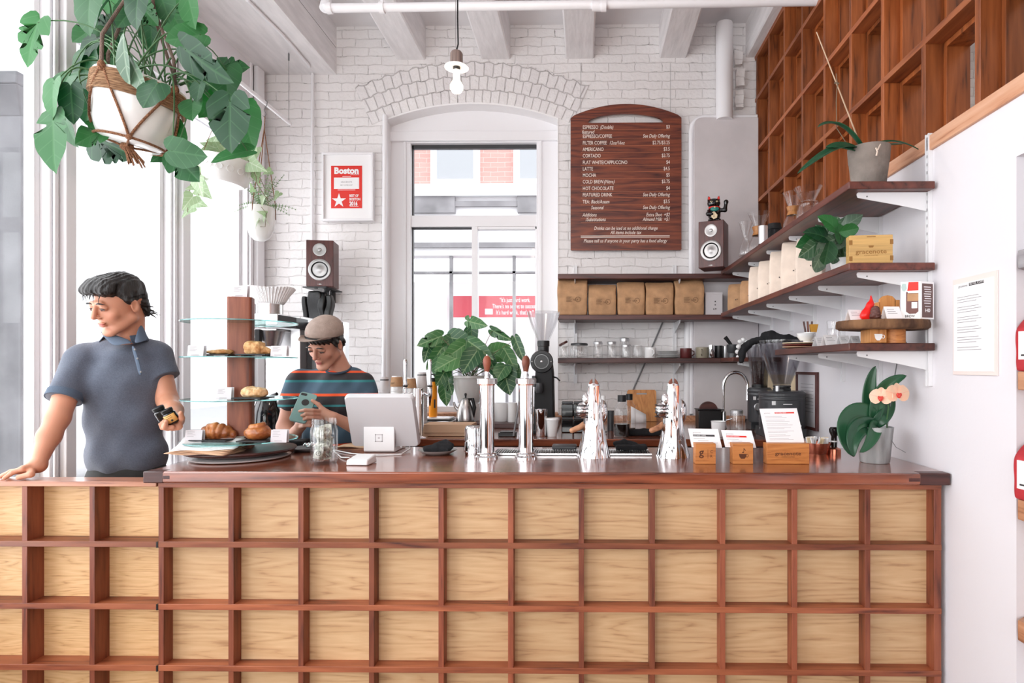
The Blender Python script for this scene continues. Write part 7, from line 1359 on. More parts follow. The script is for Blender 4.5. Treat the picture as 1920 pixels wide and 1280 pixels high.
# ================================================================ PLANTS
HEART = [(0, -.10), (.08, -.20), (.20, -.24), (.34, -.19), (.44, -.06), (.49, .10), (.49, .28), (.46, .45), (.39, .61), (.29, .75), (.16, .88), (.06, .95), (0, 1.0)]
OVAL = [(0, 0), (.10, .01), (.22, .07), (.34, .18), (.44, .33), (.49, .50), (.46, .66), (.37, .80), (.22, .92), (.09, .98), (0, 1.0)]
IVY = [(0, -.04), (.10, -.16), (.30, -.18), (.50, -.08), (.46, .10), (.34, .30), (.22, .55), (.10, .80), (0, 1.0)]
def leafmesh(kind='heart', split=0, W=1.0, fold=.12, droop=.18, seed=0, curl=0.0):
    rr_ = random.Random(seed); half = {'heart': HEART, 'oval': OVAL, 'ivy': IVY}[kind]; pts = []
    for (x0, y0), (x1, y1) in zip(half, half[1:]):
        for k in range(4): t = k / 4; pts.append((x0 + (x1 - x0) * t, y0 + (y1 - y0) * t))
    pts.append(half[-1])
    def side(sg):
        o = []; cuts = [rr_.uniform(.0, .75) for _ in range(split)]
        for x, y in pts:
            q = 1.0
            for c in cuts:
                if abs(y - c) < .035 and x > .2: q = .42
            q *= 1 + .025 * math.sin(y * 17 + seed + sg)
            o.append((sg * x * W * q, y))
        return o
    out = side(1) + [p for p in reversed(side(-1))][1:-1]; att = (0, .02); n = len(out); vs = [(*att, 0)]; uv = [att]; rings = 5
    for r in range(1, rings + 1):
        f = r / rings
        for x, y in out:
            X, Y_ = att[0] + (x - att[0]) * f, att[1] + (y - att[1]) * f
            z = fold * abs(X) - droop * max(0, Y_) ** 2 - curl * X * X + .02 * math.sin(6 * X + 5 * Y_ + seed) * f - .06 * (Y_ < 0) * abs(Y_)
            vs.append((X, Y_, z)); uv.append((X, Y_))
    fs = [(0, 1 + i, 1 + (i + 1) % n) for i in range(n)]
    for r in range(rings - 1):
        a, b = 1 + r * n, 1 + (r + 1) * n; fs += [(a + i, b + i, b + (i + 1) % n, a + (i + 1) % n) for i in range(n)]
    return vs, fs, uv
def leaf(root, base, tip, W=.9, m_='leafd', kind='heart', split=0, tilt=0.0, seed=0, fold=.12, droop=.18, name='leaf', toward=V((0, -1, 0)), curl=0.0):
    base, tip = V(base), V(tip); d = tip - base; L_ = d.length; d.normalize(); n_ = (toward - d * toward.dot(d)).normalized(); x = d.cross(n_)
    q = Quaternion(d, tilt); n_ = q @ n_; x = q @ x
    vs, fs, uv = leafmesh(kind, split, W, fold, droop, seed, curl); T = Matrix(((x.x, d.x, n_.x, base.x), (x.y, d.y, n_.y, base.y), (x.z, d.z, n_.z, base.z), (0, 0, 0, 1))) @ Matrix.Scale(L_, 4)
    if root is not None: T = Matrix.Translation(-V(root.location)) @ T
    g = G(); g.add(vs, fs, T, 0, uv); return g.build(name, M[m_], root, ang=180)
def stem(root, a, b, up=.1, r=.003, m_='stem', mid=None, name='stem', sag=0):
    a, b = V(a), V(b); c = V(mid) if mid is not None else (a + b) / 2 + V((0, 0, up)); pts = [a * (1 - t) ** 2 + c * 2 * t * (1 - t) + b * t * t for t in [k / 10 for k in range(11)]]
    g = G(); g.tube([p - V(root.location) for p in pts], [r * (1.2 - .5 * k / 10) for k in range(11)], 6); return g.build(name, M[m_], root, ang=180)
def pol(px, py, L_, ang, Y):       # base and tip of a leaf seen centred on px, py with its tip pointing along ang
    dx, dy = math.cos(R(ang)) * L_ / 2, -math.sin(R(ang)) * L_ / 2
    return (px - dx * .8, py - dy * .8), (px + dx, py + dy)
def clampY(px, Y, lim=2.36): return min(Y, lim * F_PX / max(60, (1090 - px)))
# --- hanging monstera
YM = 2.62; cM = P(265, 158, YM)
mon = thing('hanging_monstera', 'large monstera in a white pot with jute band and rope net hanging at the window', 'hanging plant', cM)
s1 = YM / F_PX; Tm = rot('Y', R(10)); R0 = 73 * s1; Hm = 118 * s1
prof = [(0, -Hm), (R0 * .62, -Hm), (R0 * .72, -Hm * .96), (R0 * .86, -Hm * .75), (R0 * .97, -Hm * .4), (R0, -Hm * .1), (R0, 0), (R0 * .95, 0), (R0 * .93, -Hm * .1), (0, -Hm * .1)]
g = G(); g.lathe(prof, n=56, T=Tm); pot = g.build('pot', M['potw'], mon); g = G(); g.lathe([(0, -Hm * .09), (R0 * .94, -Hm * .09)], n=32, T=Tm); g.build('soil', M['soil'], mon)
g = G()
for k in range(9): z = -Hm * (.06 + .034 * k); g.tube([tuple(Tm @ V((R0 * 1.015 * math.cos(a), R0 * 1.015 * math.sin(a), z))) for a in [2 * PI * i / 56 for i in range(56)]], .0062, 7, closed=True)
g.build('jute_band', M['jute'], pot)
g = G(); top = P(262, -150, YM) - cM; zr_ = -Hm * .30
def pp(a, z, k=1.04): r_ = np.interp(-z / Hm, [0, .1, .4, .75, .96, 1.0], [R0, R0, R0 * .97, R0 * .86, R0 * .72, R0 * .62]); return Tm @ V((r_ * k * math.cos(a), r_ * k * math.sin(a), z))
Nk = 4
for i in range(Nk):
    a = R(-100 + 90 * i) ; b1, b2 = a - R(45), a + R(45)
    g = G(); g.tube([pp(a, -.01, 1.06), pp(a, -.02, 1.05) * .98 + V((0, 0, .14)), top * .45 + pp(a, 0) * .42, top], [.0075, .0075, .0065, .006], 8); g.build('hanging_cord', M['macrame'], mon)
    g = G()
    for b in (b1, b2): g.tube([pp(a + (b - a) * t, -Hm * (.0 + .97 * t), 1.045) for t in [k / 8 for k in range(9)]], .0052, 8)
    g.ell(pp(a, -Hm * .04, 1.06), (.015, .015, .022)); g.build('net_rope', M['rope'], mon)
g = G(); g.tube([pp(R(12 * k), -Hm * .965, 1.10) for k in range(30)], .0055, 8, closed=True)
for i in range(Nk): g.ell(pp(R(-55 + 90 * i), -Hm * .965, 1.12), (.014, .012, .012)); g.tube([pp(R(-55 + 90 * i), -Hm * .97, 1.1), Tm @ V((0.0, -.02, -Hm * 1.05))], .005, 7)
g.build('base_ring', M['rope'], mon)
tb_ = Tm @ V((.0, -.02, -Hm * 1.04)); g = G(); g.ell(tb_, (.028, .024, .02))
for k in range(14): a = 2.4 * k; g.tube([tb_ + V((.012 * math.cos(a), .01 * math.sin(a), 0)), tb_ + V((.02 * math.cos(a) + .02, .014 * math.sin(a), -.03)), tb_ + V((.034 * math.cos(a) + .045, .02 * math.sin(a), -.07 - .01 * (k % 3)))], [.005, .0045, .003], 6)
g.build('tassel', M['rope'], mon)
g = G(); g.tube([top, top + V((0, 0, ZS - (cM + top).z - .002))], .004, 6); g.build('ceiling_hook', M['steel'], mon)
ML = [(58, 78, 88, 250, .66, 2.5, 4, 0), (97, 184, 62, 262, .72, 2.4, 0, .3), (120, 156, 40, 235, .9, 2.5, 0, 0), (134, 196, 66, 272, .66, 2.42, 0, -.2), (98, 268, 100, 268, .62, 2.4, 2, .1), (131, 248, 56, 290, .8, 2.5, 0, .5), (165, 22, 76, 262, .8, 2.62, 0, .2), (188, 22, 62, 232, .62, 2.55, 0, .7), (196, 52, 62, 160, .95, 2.75, 4, 0), (158, 62, 54, 210, .9, 2.7, 3, 0),
      (166, 98, 54, 240, .9, 2.66, 0, .3), (196, 98, 48, 200, .9, 2.72, 2, 0), (160, 134, 56, 262, .8, 2.6, 0, .2), (190, 138, 52, 285, .85, 2.75, 0, 0), (168, 186, 84, 255, .75, 2.62, 0, -.2), (185, 160, 56, 262, .6, 2.55, 0, .5), (166, 256, 58, 205, .95, 2.5, 3, 0), (210, 274, 74, 335, .75, 2.62, 3, .2), (255, 18, 66, 262, .78, 2.42, 0, .2), (236, 30, 48, 225, .9, 2.55, 0, -.3),
      (278, 28, 46, 310, .9, 2.55, 3, 0), (306, 8, 62, 285, .8, 2.6, 0, 0), (356, 18, 62, 278, .58, 2.5, 0, .3), (345, 70, 74, 188, .66, 2.5, 0, -.4), (383, 120, 104, 322, .52, 2.45, 1, .5), (430, 128, 66, 12, .85, 2.65, 4, -.3), (424, 158, 60, 268, 1.0, 2.6, 0, 0), (378, 152, 56, 235, .95, 2.75, 0, 0), (371, 172, 36, 255, 1.0, 2.48, 0, .3), (360, 206, 34, 265, 1.0, 2.5, 0, 0),
      (430, 232, 98, 268, .84, 2.42, 1, 0), (462, 238, 78, 282, .8, 2.6, 0, 0), (432, 290, 76, 192, .62, 2.5, 0, .5), (350, 288, 66, 350, .8, 2.5, 0, .4), (346, 312, 66, 312, .72, 2.6, 2, 0), (336, 254, 50, 290, .7, 2.65, 0, 0), (305, 290, 54, 205, .6, 2.75, 0, 0), (398, 196, 66, 215, .9, 2.78, 0, 0), (283, 72, 54, 268, .8, 2.85, 0, 0), (330, 40, 56, 300, .85, 2.8, 2, 0), (215, 60, 60, 255, .7, 2.8, 2, 0), (150, 165, 50, 230, .8, 2.7, 0, .4), (205, 128, 54, 240, .8, 2.75, 0, .2), (182, 120, 60, 215, .8, 2.8, 2, .2), (148, 118, 50, 250, .8, 2.62, 0, .5), (215, 22, 50, 290, .8, 2.8, 0, .2), (410, 215, 50, 280, .8, 2.7, 0, 0)]
for i, (px, py, L_, an, W_, Y, sp, ti) in enumerate(ML):
    Y = clampY(px, Y); (bx_, by_), (tx, ty) = pol(px, py, L_ * 1.07, an, Y); b = P(bx_, by_, Y + .03); t_ = P(tx, ty, Y - .03 * ((i * 7) % 5 - 2) / 2)
    leaf(mon, b, t_, W_ * 1.05, 'leafd', 'heart', sp, ti, i, fold=.10 + .05 * (i % 3), droop=.10)
    o_ = cM + V((.10 * math.cos(i * 2.4), .10 * math.sin(i * 2.4), -.03)); m_ = (o_ + b) / 2 + V((0, 0, .10 + .05 * (i % 3) + .12 * (abs(px - 265) > 120)))
    if py > 225: h_ = V((b.x - cM.x, b.y - cM.y, 0)).normalized(); o_ = cM + h_ * R0 * .97 + V((0, 0, .0)); m_ = cM + h_ * (R0 + .10) + V((0, 0, .06))
    stem(mon, o_, b, mid=m_, r=.0034)
for a, b, W_ in (((232, 62), (226, 150), .42), ((243, 108), (262, 168), .5)): leaf(mon, P(a[0], a[1], 2.40), P(b[0], b[1], 2.36), W_, 'leafg', 'oval', 0, .5, 3, fold=.3); stem(mon, cM + V((-.03, 0, -.02)), P(a[0], a[1], 2.4), up=.05)
leaf(mon, P(293, 160, 2.36), P(262, 196, 2.32), 1.25, 'leafd', 'heart', 0, .1, 8, fold=-.05); stem(mon, cM + V((0, -.02, -.02)), P(293, 160, 2.36), up=.08)
# --- rod and hooks
XRD = -2.11; zR = 1.45 + 1.747; ye = PX(544, 232, XRD).y; rod = thing('hanging_rod', 'white rod hung on thin wires from the soffit, carrying the hanging planters', 'rod', (XRD, ye, zR)); g = G(); g.cyl((0, 0, 0), (0, -2.2, 0), .013, n=14); g.build('rod', M['trimw'], rod)
for y in (-.02, -1.9): g = G(); g.tube([(0, y, 0), (0, y, ZS - zR)], .0016, 5); g.lathe([(0, 0), (.006, .0), (.006, .05), (0, .05)], (0, y, ZS - zR - .06), n=10); g.build('wire', M['grey'], rod)
# --- second planter with pale ivy
Y2_ = 3.52; c2 = P(428, 300, Y2_); s2 = Y2_ / F_PX; iv = thing('hanging_ivy_planter', 'white embossed bowl planter with pale trailing ivy, hanging behind the monstera', 'hanging plant', c2); r_ = 46 * s2; h_ = 46 * s2; T2_ = rot('Y', R(9))
g = G(); g.lathe([(0, -h_), (r_ * .72, -h_), (r_ * .82, -h_ * .9), (r_ * .97, -h_ * .3), (r_, 0), (r_ * .94, 0), (r_ * .9, -h_ * .2), (0, -h_ * .2)], n=40, T=T2_); g.build('bowl', M['potw'], iv)
g = G()
for k in range(14): a = R(-170 + 24 * k); g.tube([tuple(T2_ @ (V((r_ * .95 * math.cos(a), r_ * .95 * math.sin(a), -h_ * .5)) + V((-math.sin(a) * .018 * math.cos(q), math.cos(a) * .018 * math.cos(q), .018 * math.sin(q))))) for q in [j * PI / 6 for j in range(12)]], .0022, 5, closed=True)
g.build('embossed_rings', M['potw'], iv)
hk = V((XRD, Y2_, zR)); g = G()
for a in (0, 2.1, 4.2): g.tube([T2_ @ V((r_ * .98 * math.cos(a), r_ * .98 * math.sin(a), 0)), hk - c2 - V((0, 0, .06))], .0018, 5)
g.tube([hk - c2 - V((0, 0, .06)), hk - c2 + V((0.012, 0, -.03)), hk - c2 + V((0.016, 0, 0)), hk - c2 + V((0, 0, .017))], .002, 5); g.build('cords', M['rope'], iv)
TRL = [(372, 300, 350), (380, 330, 270), (374, 352, 280), (358, 352, 190), (385, 362, 320), (352, 380, 230), (376, 382, 340), (350, 398, 220), (390, 272, 160), (402, 262, 60), (412, 270, 20), (384, 285, 200), (396, 290, 250), (405, 282, 300), (420, 276, 90), (450, 278, 60), (468, 285, 300), (476, 268, 80), (478, 290, 270), (470, 305, 300), (482, 312, 330), (415, 295, 270), (440, 292, 300), (366, 318, 260), (388, 318, 240), (480, 330, 280)]
for i, (px, py, an) in enumerate(TRL):
    Y = 3.50 + .06 * math.sin(i * 2.1); (a, b), (c, d) = pol(px, py, 25 + 6 * (i % 3), an, Y); leaf(iv, P(a, b, Y), P(c, d, Y - .03), .95, 'leafl', 'ivy', 0, .3 * math.sin(i), i, droop=.1)
for pts_ in ([(395, 300), (376, 325), (372, 350), (374, 385)], [(385, 300), (360, 330), (352, 375), (352, 398)], [(465, 300), (480, 330), (482, 345), (500, 372)], [(410, 300), (405, 280), (395, 268), (385, 285)], [(440, 300), (455, 280), (470, 275), (478, 290)], [(430, 300), (428, 286), (422, 276), (412, 268)]):
    g = G(); g.tube([P(a, b, 3.52) - c2 for a, b in pts_], .0022, 5); g.build('vine', M['stemb'], iv)
# --- third planter: egg pot with fern
Y3 = 3.90; c3 = P(491, 388, Y3); s3 = Y3 / F_PX; eg = thing('hanging_fern_planter', 'small white egg shaped planter with fern and ivy, hanging nearest the brick wall', 'hanging plant', c3); r_ = 25 * s3; h_ = 65 * s3
g = G(); g.lathe([(0, -h_), (r_ * .35, -h_ * .98), (r_ * .7, -h_ * .86), (r_ * .95, -h_ * .6), (r_, -h_ * .35), (r_ * .92, 0), (r_ * .85, 0), (r_ * .85, -h_ * .1), (0, -h_ * .1)], n=36, T=rot('Y', R(4))); g.build('pot', M['potw'], eg)
hk = V((XRD, Y3, zR)); 
for a in (0.3, 2.4, 4.5): g = G(); g.tube([V((r_ * .95 * math.cos(a), r_ * .95 * math.sin(a), -.08)), V((r_ * .95 * math.cos(a), r_ * .95 * math.sin(a), 0)), (hk - c3) * .75 + V((0, 0, 0)), hk - c3 - V((0, 0, .09))], .0028, 5); g.build('cord', M['rope'], eg)
g = G(); q = hk - c3; g.tube([q + V((-.014, 0, -.085)), q + V((-.004, 0, -.095)), q + V((.008, 0, -.075)), q + V((-.006, 0, -.045)), q + V((.014, 0, -.012)), q + V((.016, 0, .006)), q + V((.002, 0, .018))], .0022, 6); g.build('hook', M['grey'], eg)
for k in range(22):
    a = 2.4 * k; u = R(20 + (k * 37) % 70); L_ = .16 + .05 * (k % 4); d = V((math.cos(a) * math.cos(u), math.sin(a) * math.cos(u) * .6, math.sin(u))); g = G(); pts_ = []
    for j in range(12): t = j / 11; pts_.append(V((0, 0, -.01)) + d * L_ * t + V((0, 0, -.07 * t * t * (1.4 if u < .8 else .4))) + V((math.cos(a), 0, 0)) * .03 * t * t)
    g.tube(pts_, .0012, 4); g.uv = {}
    for j in range(2, 12):
        tt = (pts_[j] - pts_[j - 1]).normalized(); sd = tt.cross(V((0, -1, .2))).normalized(); w_ = .016 * math.sin(PI * (j / 12) ** .7) + .003
        for sg in (-1, 1): p = pts_[j]; g.add([p - tt * .003, p + sd * sg * w_ + tt * .004, p + tt * .004], [(0, 1, 2)])
    g.build('frond', M['fern'], eg, flat=True)
for i, (px, py, an) in enumerate(((500, 323, 200), (518, 368, 230), (492, 376, 250), (490, 398, 160), (495, 408, 250), (481, 420, 240), (500, 415, 280), (472, 350, 100), (482, 340, 120))): (a, b), (c, d) = pol(px, py, 20, an, Y3); leaf(eg, P(a, b, Y3 - .10), P(c, d, Y3 - .12), .95, 'leafl', 'ivy', 0, .2 * i, i)
for pts_ in ([(484, 325), (497, 355), (504, 385)], [(490, 388), (500, 400), (497, 425), (488, 425)]): g = G(); g.tube([P(a, b, Y3 - .10) - c3 for a, b in pts_], .002, 5); g.build('vine', M['stemb'], eg)
# --- plant before the window
YW = 4.12; cw = V((XatY(880, YW), YW, 0)); sw = YW / F_PX; zrim = ZatY(880, 704, YW); zpb = ZatY(880, 755, YW)
g = G(); g.lathe([(0, 0), (.075, 0), (.078, .01), (.078, zpb - ZR - .003), (0, zpb - ZR - .003)], n=32); put(g, 'pot_stand', M['ceramic'], V((cw.x, YW, ZR + .0006)), 'round white stand under the big window planter', 'stand')
wp = thing('window_plant', 'leafy variegated plant in a pale grey glazed pot on the back counter before the window', 'potted plant', V((cw.x, YW, zpb))); r_ = 33 * sw; h_ = zrim - zpb
g = G(); g.lathe([(0, 0), (r_ * .55, 0), (r_ * .64, h_ * .1), (r_ * .88, h_ * .6), (r_ * .96, h_ * .9), (r_ * 1.04, h_ * .91), (r_ * 1.04, h_), (r_ * .97, h_), (r_ * .94, h_ * .85), (0, h_ * .85)], n=44); g.build('pot', M['potg'], wp); g = G(); g.lathe([(0, h_ * .86), (r_ * .93, h_ * .86)], n=24); g.build('soil', M['soil'], wp)
WL = [(806, 638, 60, 200, .6, .0), (838, 640, 46, 190, .75, .06), (826, 650, 44, 30, .8, .1), (862, 636, 50, 350, .8, .05), (893, 606, 44, 345, .55, 0), (884, 632, 46, 270, .7, .1), (900, 655, 66, 325, .5, -.1), (852, 660, 58, 215, .7, -.12), (838, 680, 62, 205, .85, -.15), (880, 678, 58, 235, .78, -.2), (815, 672, 60, 235, .5, -.05), (800, 662, 40, 250, .5, 0), (938, 628, 50, 330, .42, 0), (937, 655, 44, 20, .75, .05), (958, 676, 56, 300, .5, -.1), (974, 656, 60, 290, .38, -.05), (932, 668, 40, 330, .6, .1), (950, 714, 58, 285, .85, -.2), (962, 700, 46, 300, .8, -.1), (938, 700, 40, 235, .9, -.2), (842, 722, 40, 280, .6, -.1), (828, 706, 44, 240, .7, -.15), (835, 740, 46, 275, .6, .05), (818, 690, 50, 260, .45, -.1), (862, 665, 50, 120, .5, .1), (880, 650, 40, 80, .6, .12), (905, 680, 50, 320, .5, 0), (925, 690, 44, 290, .6, 0)]
for i, (px, py, L_, an, W_, dy) in enumerate(WL):
    (a, b), (c, d) = pol(px, py, L_ * .84, an, YW); B_ = P(a, b, YW + dy + .03); leaf(wp, B_, P(c, d, YW + dy - .04), W_ * 1.1, 'leafp', 'heart', 1 if i % 4 == 0 else 0, .35 * math.sin(i * 1.7), i, fold=.2)
    o_ = V((cw.x + .03 * math.cos(i), YW + .03 * math.sin(i), zrim - .02)); stem(wp, o_, B_, up=.05 + .02 * (i % 3), r=.0024, m_='stem' if i % 3 else 'stemb')
# --- leafy plant on the middle right shelf
Ysp = 2.56; cs = V((1.115, Ysp, ZS2 + .0006)); sp = thing('shelf_plant', 'grey green leafy plant in a small white pot between pale bags and the wooden sign', 'potted plant', cs); g = G(); g.lathe([(0, 0), (.045, 0), (.06, .07), (.062, .075), (.055, .075), (.052, .06), (0, .06)], n=28); g.build('pot', M['ceramic'], sp)
for i, (px, py, L_, an) in enumerate(((1520, 452, 48, 200), (1530, 466, 46, 225), (1540, 480, 50, 250), (1552, 470, 46, 260), (1545, 440, 46, 120), (1560, 425, 44, 60), (1552, 415, 36, 140), (1580, 424, 44, 40), (1598, 414, 48, 35), (1590, 432, 42, 10), (1572, 450, 44, 230), (1565, 470, 44, 275), (1530, 438, 40, 160), (1548, 455, 44, 200), (1583, 470, 36, 320), (1575, 440, 42, 90), (1515, 470, 36, 220), (1536, 490, 36, 260))):
    Y = 2.44 + .10 * math.sin(i * 1.9); (a, b), (c, d) = pol(px, py, L_, an, Y); B_ = P(a, b, Y); leaf(sp, B_, P(c, d, Y - .03), .8, 'leafg' if i % 3 else 'leafd', 'oval' if i % 2 else 'heart', 0, .4 * math.sin(i * 2.2), i, fold=.2); stem(sp, cs + V((0, 0, .06)), B_, up=.03, r=.002)
# --- strap leaves and orchids
def strap(root, pts_, w_, m_='leafo', fold=.35, face=V((0, -1, .3)), name='leaf', pinch=.0):
    P_ = [V(p) for p in pts_]; n = 22; cur = []
    for k in range(n + 1):
        t = k / n; m = len(P_) - 1; q = [p.copy() for p in P_]
        while len(q) > 1: q = [q[i] * (1 - t) + q[i + 1] * t for i in range(len(q) - 1)]
        cur.append(q[0])
    g = G(); vs = []; uv = []; fs = []; J = 8
    for k in range(n + 1):
        t = k / n; tg = (cur[min(k + 1, n)] - cur[max(k - 1, 0)]).normalized(); sd = tg.cross(face).normalized(); nn = sd.cross(tg).normalized(); ww = w_ * (math.sin(PI * min(1, .10 + t * .90) ** (.8)) ** .6 if t < 1 else 0) * (1 - pinch * (1 - t) ** 2)
        for j in range(J + 1): u = 2 * j / J - 1; vs.append(cur[k] + sd * u * ww + nn * (fold * abs(u) ** 1.5 * ww)); uv.append((u * .5, t))
    for k in range(n):
        for j in range(J): a = k * (J + 1) + j; fs.append((a, a + 1, a + J + 2, a + J + 1))
    off = V(root.location); g.add([v - off for v in vs], fs, None, 0, uv); return g.build(name, M[m_], root, solid=.003, ang=180)
# counter orchid
pc = oc(1640, 870); YO_ = pc.y + .05; co_ = V((XatY(1640, YO_), YO_, ZT + .0006)); orc = thing('counter_orchid', 'orchid with two peach flowers in a grey pot at the counter end', 'potted plant', co_); so = YO_ / F_PX; H = 66 * so; r1 = 32 * so
g = G(); g.lathe([(0, 0), (r1 * .76, 0), (r1 * .80, .004), (r1, H), (r1 * .94, H + .001), (r1 * .9, H * .88), (0, H * .86)], n=40); g.build('pot', M['greypot'], orc); g = G(); g.lathe([(0, H * .88), (r1 * .9, H * .9)], n=24); g.build('bark_mix', M['pine'], orc)
q = lambda x, y, d=0.0: P(x, y, YO_ + d)
for pts_, w_ in (([(1640, 792, 0), (1610, 758, -.02), (1560, 795, -.06), (1600, 856, -.08)], .050), ([(1640, 796, -.01), (1605, 790, -.06), (1590, 820, -.10), (1602, 856, -.10)], .034), ([(1642, 800, -.01), (1640, 790, -.05), (1640, 830, -.09), (1612, 848, -.10)], .026)): strap(orc, [q(*p) for p in pts_], w_)
strap(orc, [q(1636, 794, 0), q(1628, 770, .0), (q(1622, 720, .0)), q(1642, 686, -.01)], .031, face=V((0, -1, 0))); strap(orc, [q(1638, 796, 0), q(1640, 745, -.01), q(1655, 715, -.02), q(1700, 704, -.03)], .032, face=V((0.1, -1, .2))); strap(orc, [q(1640, 798, 0), q(1650, 780, -.02), q(1668, 775, 0), q(1676, 745, .02)], .028, face=V((0, -1, 0)))
g = G(); L0_ = V(orc.location); g.tube([q(1664, 812) - L0_, q(1662, 790, -.01) - L0_, q(1666, 765, -.02) - L0_, q(1664, 750, -.03) - L0_, q(1672, 742, -.03) - L0_], .0026, 8); g.build('flower_stem', M['stem'], orc); g = G(); g.tube([q(1662, 812) - L0_, q(1672, 740, .01) - L0_, q(1686, 655, .03) - L0_], .0022, 6); g.build('stake', M['grey'], orc)
g = G(); g.tube([q(1664, 806, -.02) - L0_, q(1672, 826, -.05) - L0_, q(1680, 838, -.05) - L0_, q(1698, 848, -.05) - L0_], .0014, 5); g.build('aerial_root', M['grey'], orc)
def bloom(cx, cy, s_, d, yaw, root):
    c = q(cx, cy, d); Rz = rot('Z', yaw) @ rot('X', R(-8)); fl = thing('x', 'x', 'x'); bpy.data.objects.remove(fl); first = None
    for k, (an, L_, W_) in enumerate(((90, 1.0, .62), (215, .9, .6), (325, .9, .6), (15, 1.08, 1.05), (165, 1.08, 1.05))):
        dv = Rz @ V((math.cos(R(an)), -.12, math.sin(R(an)))); o = leaf(root, c, c + dv * s_ * L_, W_ * 1.25, 'petal', 'oval', 0, 0, k, fold=.02, droop=.12, name='petal', toward=(Rz.to_3x3() @ V((0, -1, 0))))
    g = G(); T = Matrix.Translation(c - V(root.location)) @ Rz; g.ell((0, -.008, -.006), (.007, .008, .010), T=T); g.ell((-.006, -.010, -.002), (.004, .005, .007), T=T); g.ell((.006, -.010, -.002), (.004, .005, .007), T=T); g.build('flower_lip', M['lip'], root)
bloom(1683, 739, .044, -.07, R(5), orc); bloom(1652, 745, .040, -.05, R(-38), orc)
# clay pot orchid on the top shelf
Yc = 2.34; cc = V((XatY(1629, Yc), Yc, ZS1 + .0006)); ko = thing('clay_pot_orchid', 'flowerless orchid with strap leaves and stake in a grey clay pot on the top shelf', 'potted plant', cc); sk = Yc / F_PX; H = ZatY(1629, 279, Yc) - ZS1; r1 = 37 * sk
g = G(); g.lathe([(0, 0), (r1 * .76, 0), (r1 * .93, H * .66), (r1 * .95, H * .68), (r1 * 1.0, H), (r1 * .93, H), (r1 * .88, H * .85), (0, H * .85)], n=40); g.build('pot', M['clay'], ko); g = G(); g.lathe([(0, H * .86), (r1 * .88, H * .88)], n=24); g.build('bark_mix', M['pine'], ko)
q = lambda x, y, d=0.0: P(x, y, Yc + d)
for pts_, w_, fc in (([(1618, 282, 0), (1595, 250, -.03), (1570, 216, -.05), (1533, 238, -.06)], .026, V((0, -.5, 1))), ([(1616, 284, 0), (1580, 262, -.05), (1545, 286, -.08), (1495, 325, -.10)], .022, V((0, -.6, 1))), ([(1612, 282, 0), (1590, 276, -.05), (1570, 268, -.06), (1548, 276, -.06)], .016, V((0, -1, .3))), ([(1628, 282, 0), (1650, 258, -.02), (1690, 262, -.03), (1722, 280, -.03)], .012, V((0, -.5, 1))), ([(1632, 284, 0), (1650, 268, .03), (1680, 274, .05), (1700, 268, .08)], .014, V((0, -.5, 1)))): strap(ko, [q(*p) for p in pts_], w_, face=fc)
L0_ = V(ko.location); g = G(); g.tube([q(1618, 284) - L0_, q(1531, 60, .0) - L0_], [.003, .0022], 8); g.build('stake', mat('bamboo stake', (196, 168, 140), .6), ko); g = G(); g.tube([q(1602, 284, .02) - L0_, q(1588, 270, .0) - L0_, q(1569, 240, -.01) - L0_, q(1568, 190, -.01) - L0_, q(1570, 158, -.01) - L0_, q(1568, 138, 0) - L0_], .0018, 6); g.tube([q(1565, 155) - L0_, q(1573, 157) - L0_], .004, 6); g.build('dry_stem', M['stemb'], ko)
g = G(); g.tube([q(1640, 272, -.06) - L0_, q(1645, 284, -.09) - L0_, q(1643, 292, -.09) - L0_], .003, 6); g.tube([q(1640, 272, -.06) - L0_, q(1652, 268, -.07) - L0_, q(1646, 280, -.09) - L0_], .003, 6); g.build('dry_root', M['kraftl'], ko)
# ================================================================ PEOPLE
def head(s, c, Mx, k_=1.0, ch=1.0, jaw=1.0):
    c = V(c); M3 = Mx.to_3x3(); L = lambda x, y, z: tuple(c + M3 @ V((x * k_, y * k_, z * k_)))
    def el(x, y, z, rx, ry, rz, k=.012, op=1, e=None): s.ell(L(x, y, z), (rx * k_, ry * k_, rz * k_), (M3 @ e) if e is not None else M3, k, op)
    el(0, .018, .038, .074, .094, .082); el(0, -.022, -.022, .060, .072, .082, .02)
    for x in (-1, 1):
        s.cap(L(x * .052 * jaw, .0, -.055), L(x * .018, -.070, -.098), .020 * k_, .016 * k_, .02); el(x * .038, -.060, -.022, .022, .018, .020, .014)
        el(x * .0735, .012, -.006, .008, .017, .030, .004); el(x * .079, .008, -.004, .005, .009, .017, .004, -1)
        el(x * .031, -.101, .009, .017, .012, .010, .012, -1); el(x * .031, -.080, .0075, .0155, .0135, .0125, .003)
        el(x * .010, -.098, -.031, .0075, .008, .006, .005)
    el(0, -.078, -.100, .020, .016, .016, .014)
    s.cap(L(-.030, -.086, .026), L(.030, -.086, .026), .009 * k_, .009 * k_, .014); s.cap(L(0, -.092, .018), L(0, -.112, -.024), .0075 * k_, .0105 * k_, .008)
    el(0, -.092, -.0555, .021, .008, .0055, .004); el(0, -.090, -.0665, .018, .009, .0065, .004); s.cap(L(-.019, -.1005, -.0607), L(.019, -.1005, -.0607), .0014, .0014, .002, -1)
    s.cap(L(0, -.0985, -.040), L(0, -.101, -.050), .0022, .0022, .006, -1)
    return L
def skin_col(base, spots):
    def f(vs):
        c = np.tile(np.array(lin(base)), (len(vs), 1)); n = vnoise(vs, 60)[:, None] * .04; c[:, :3] *= 1 + n
        for p, r, col, st in spots:
            w_ = np.clip(1 - np.linalg.norm((vs - np.array(p)) , axis=1) / r, 0, 1)[:, None] * st; w_ = np.clip(w_, 0, 1); c = c * (1 - w_) + np.array(lin(col)) * w_
        return c
    return f
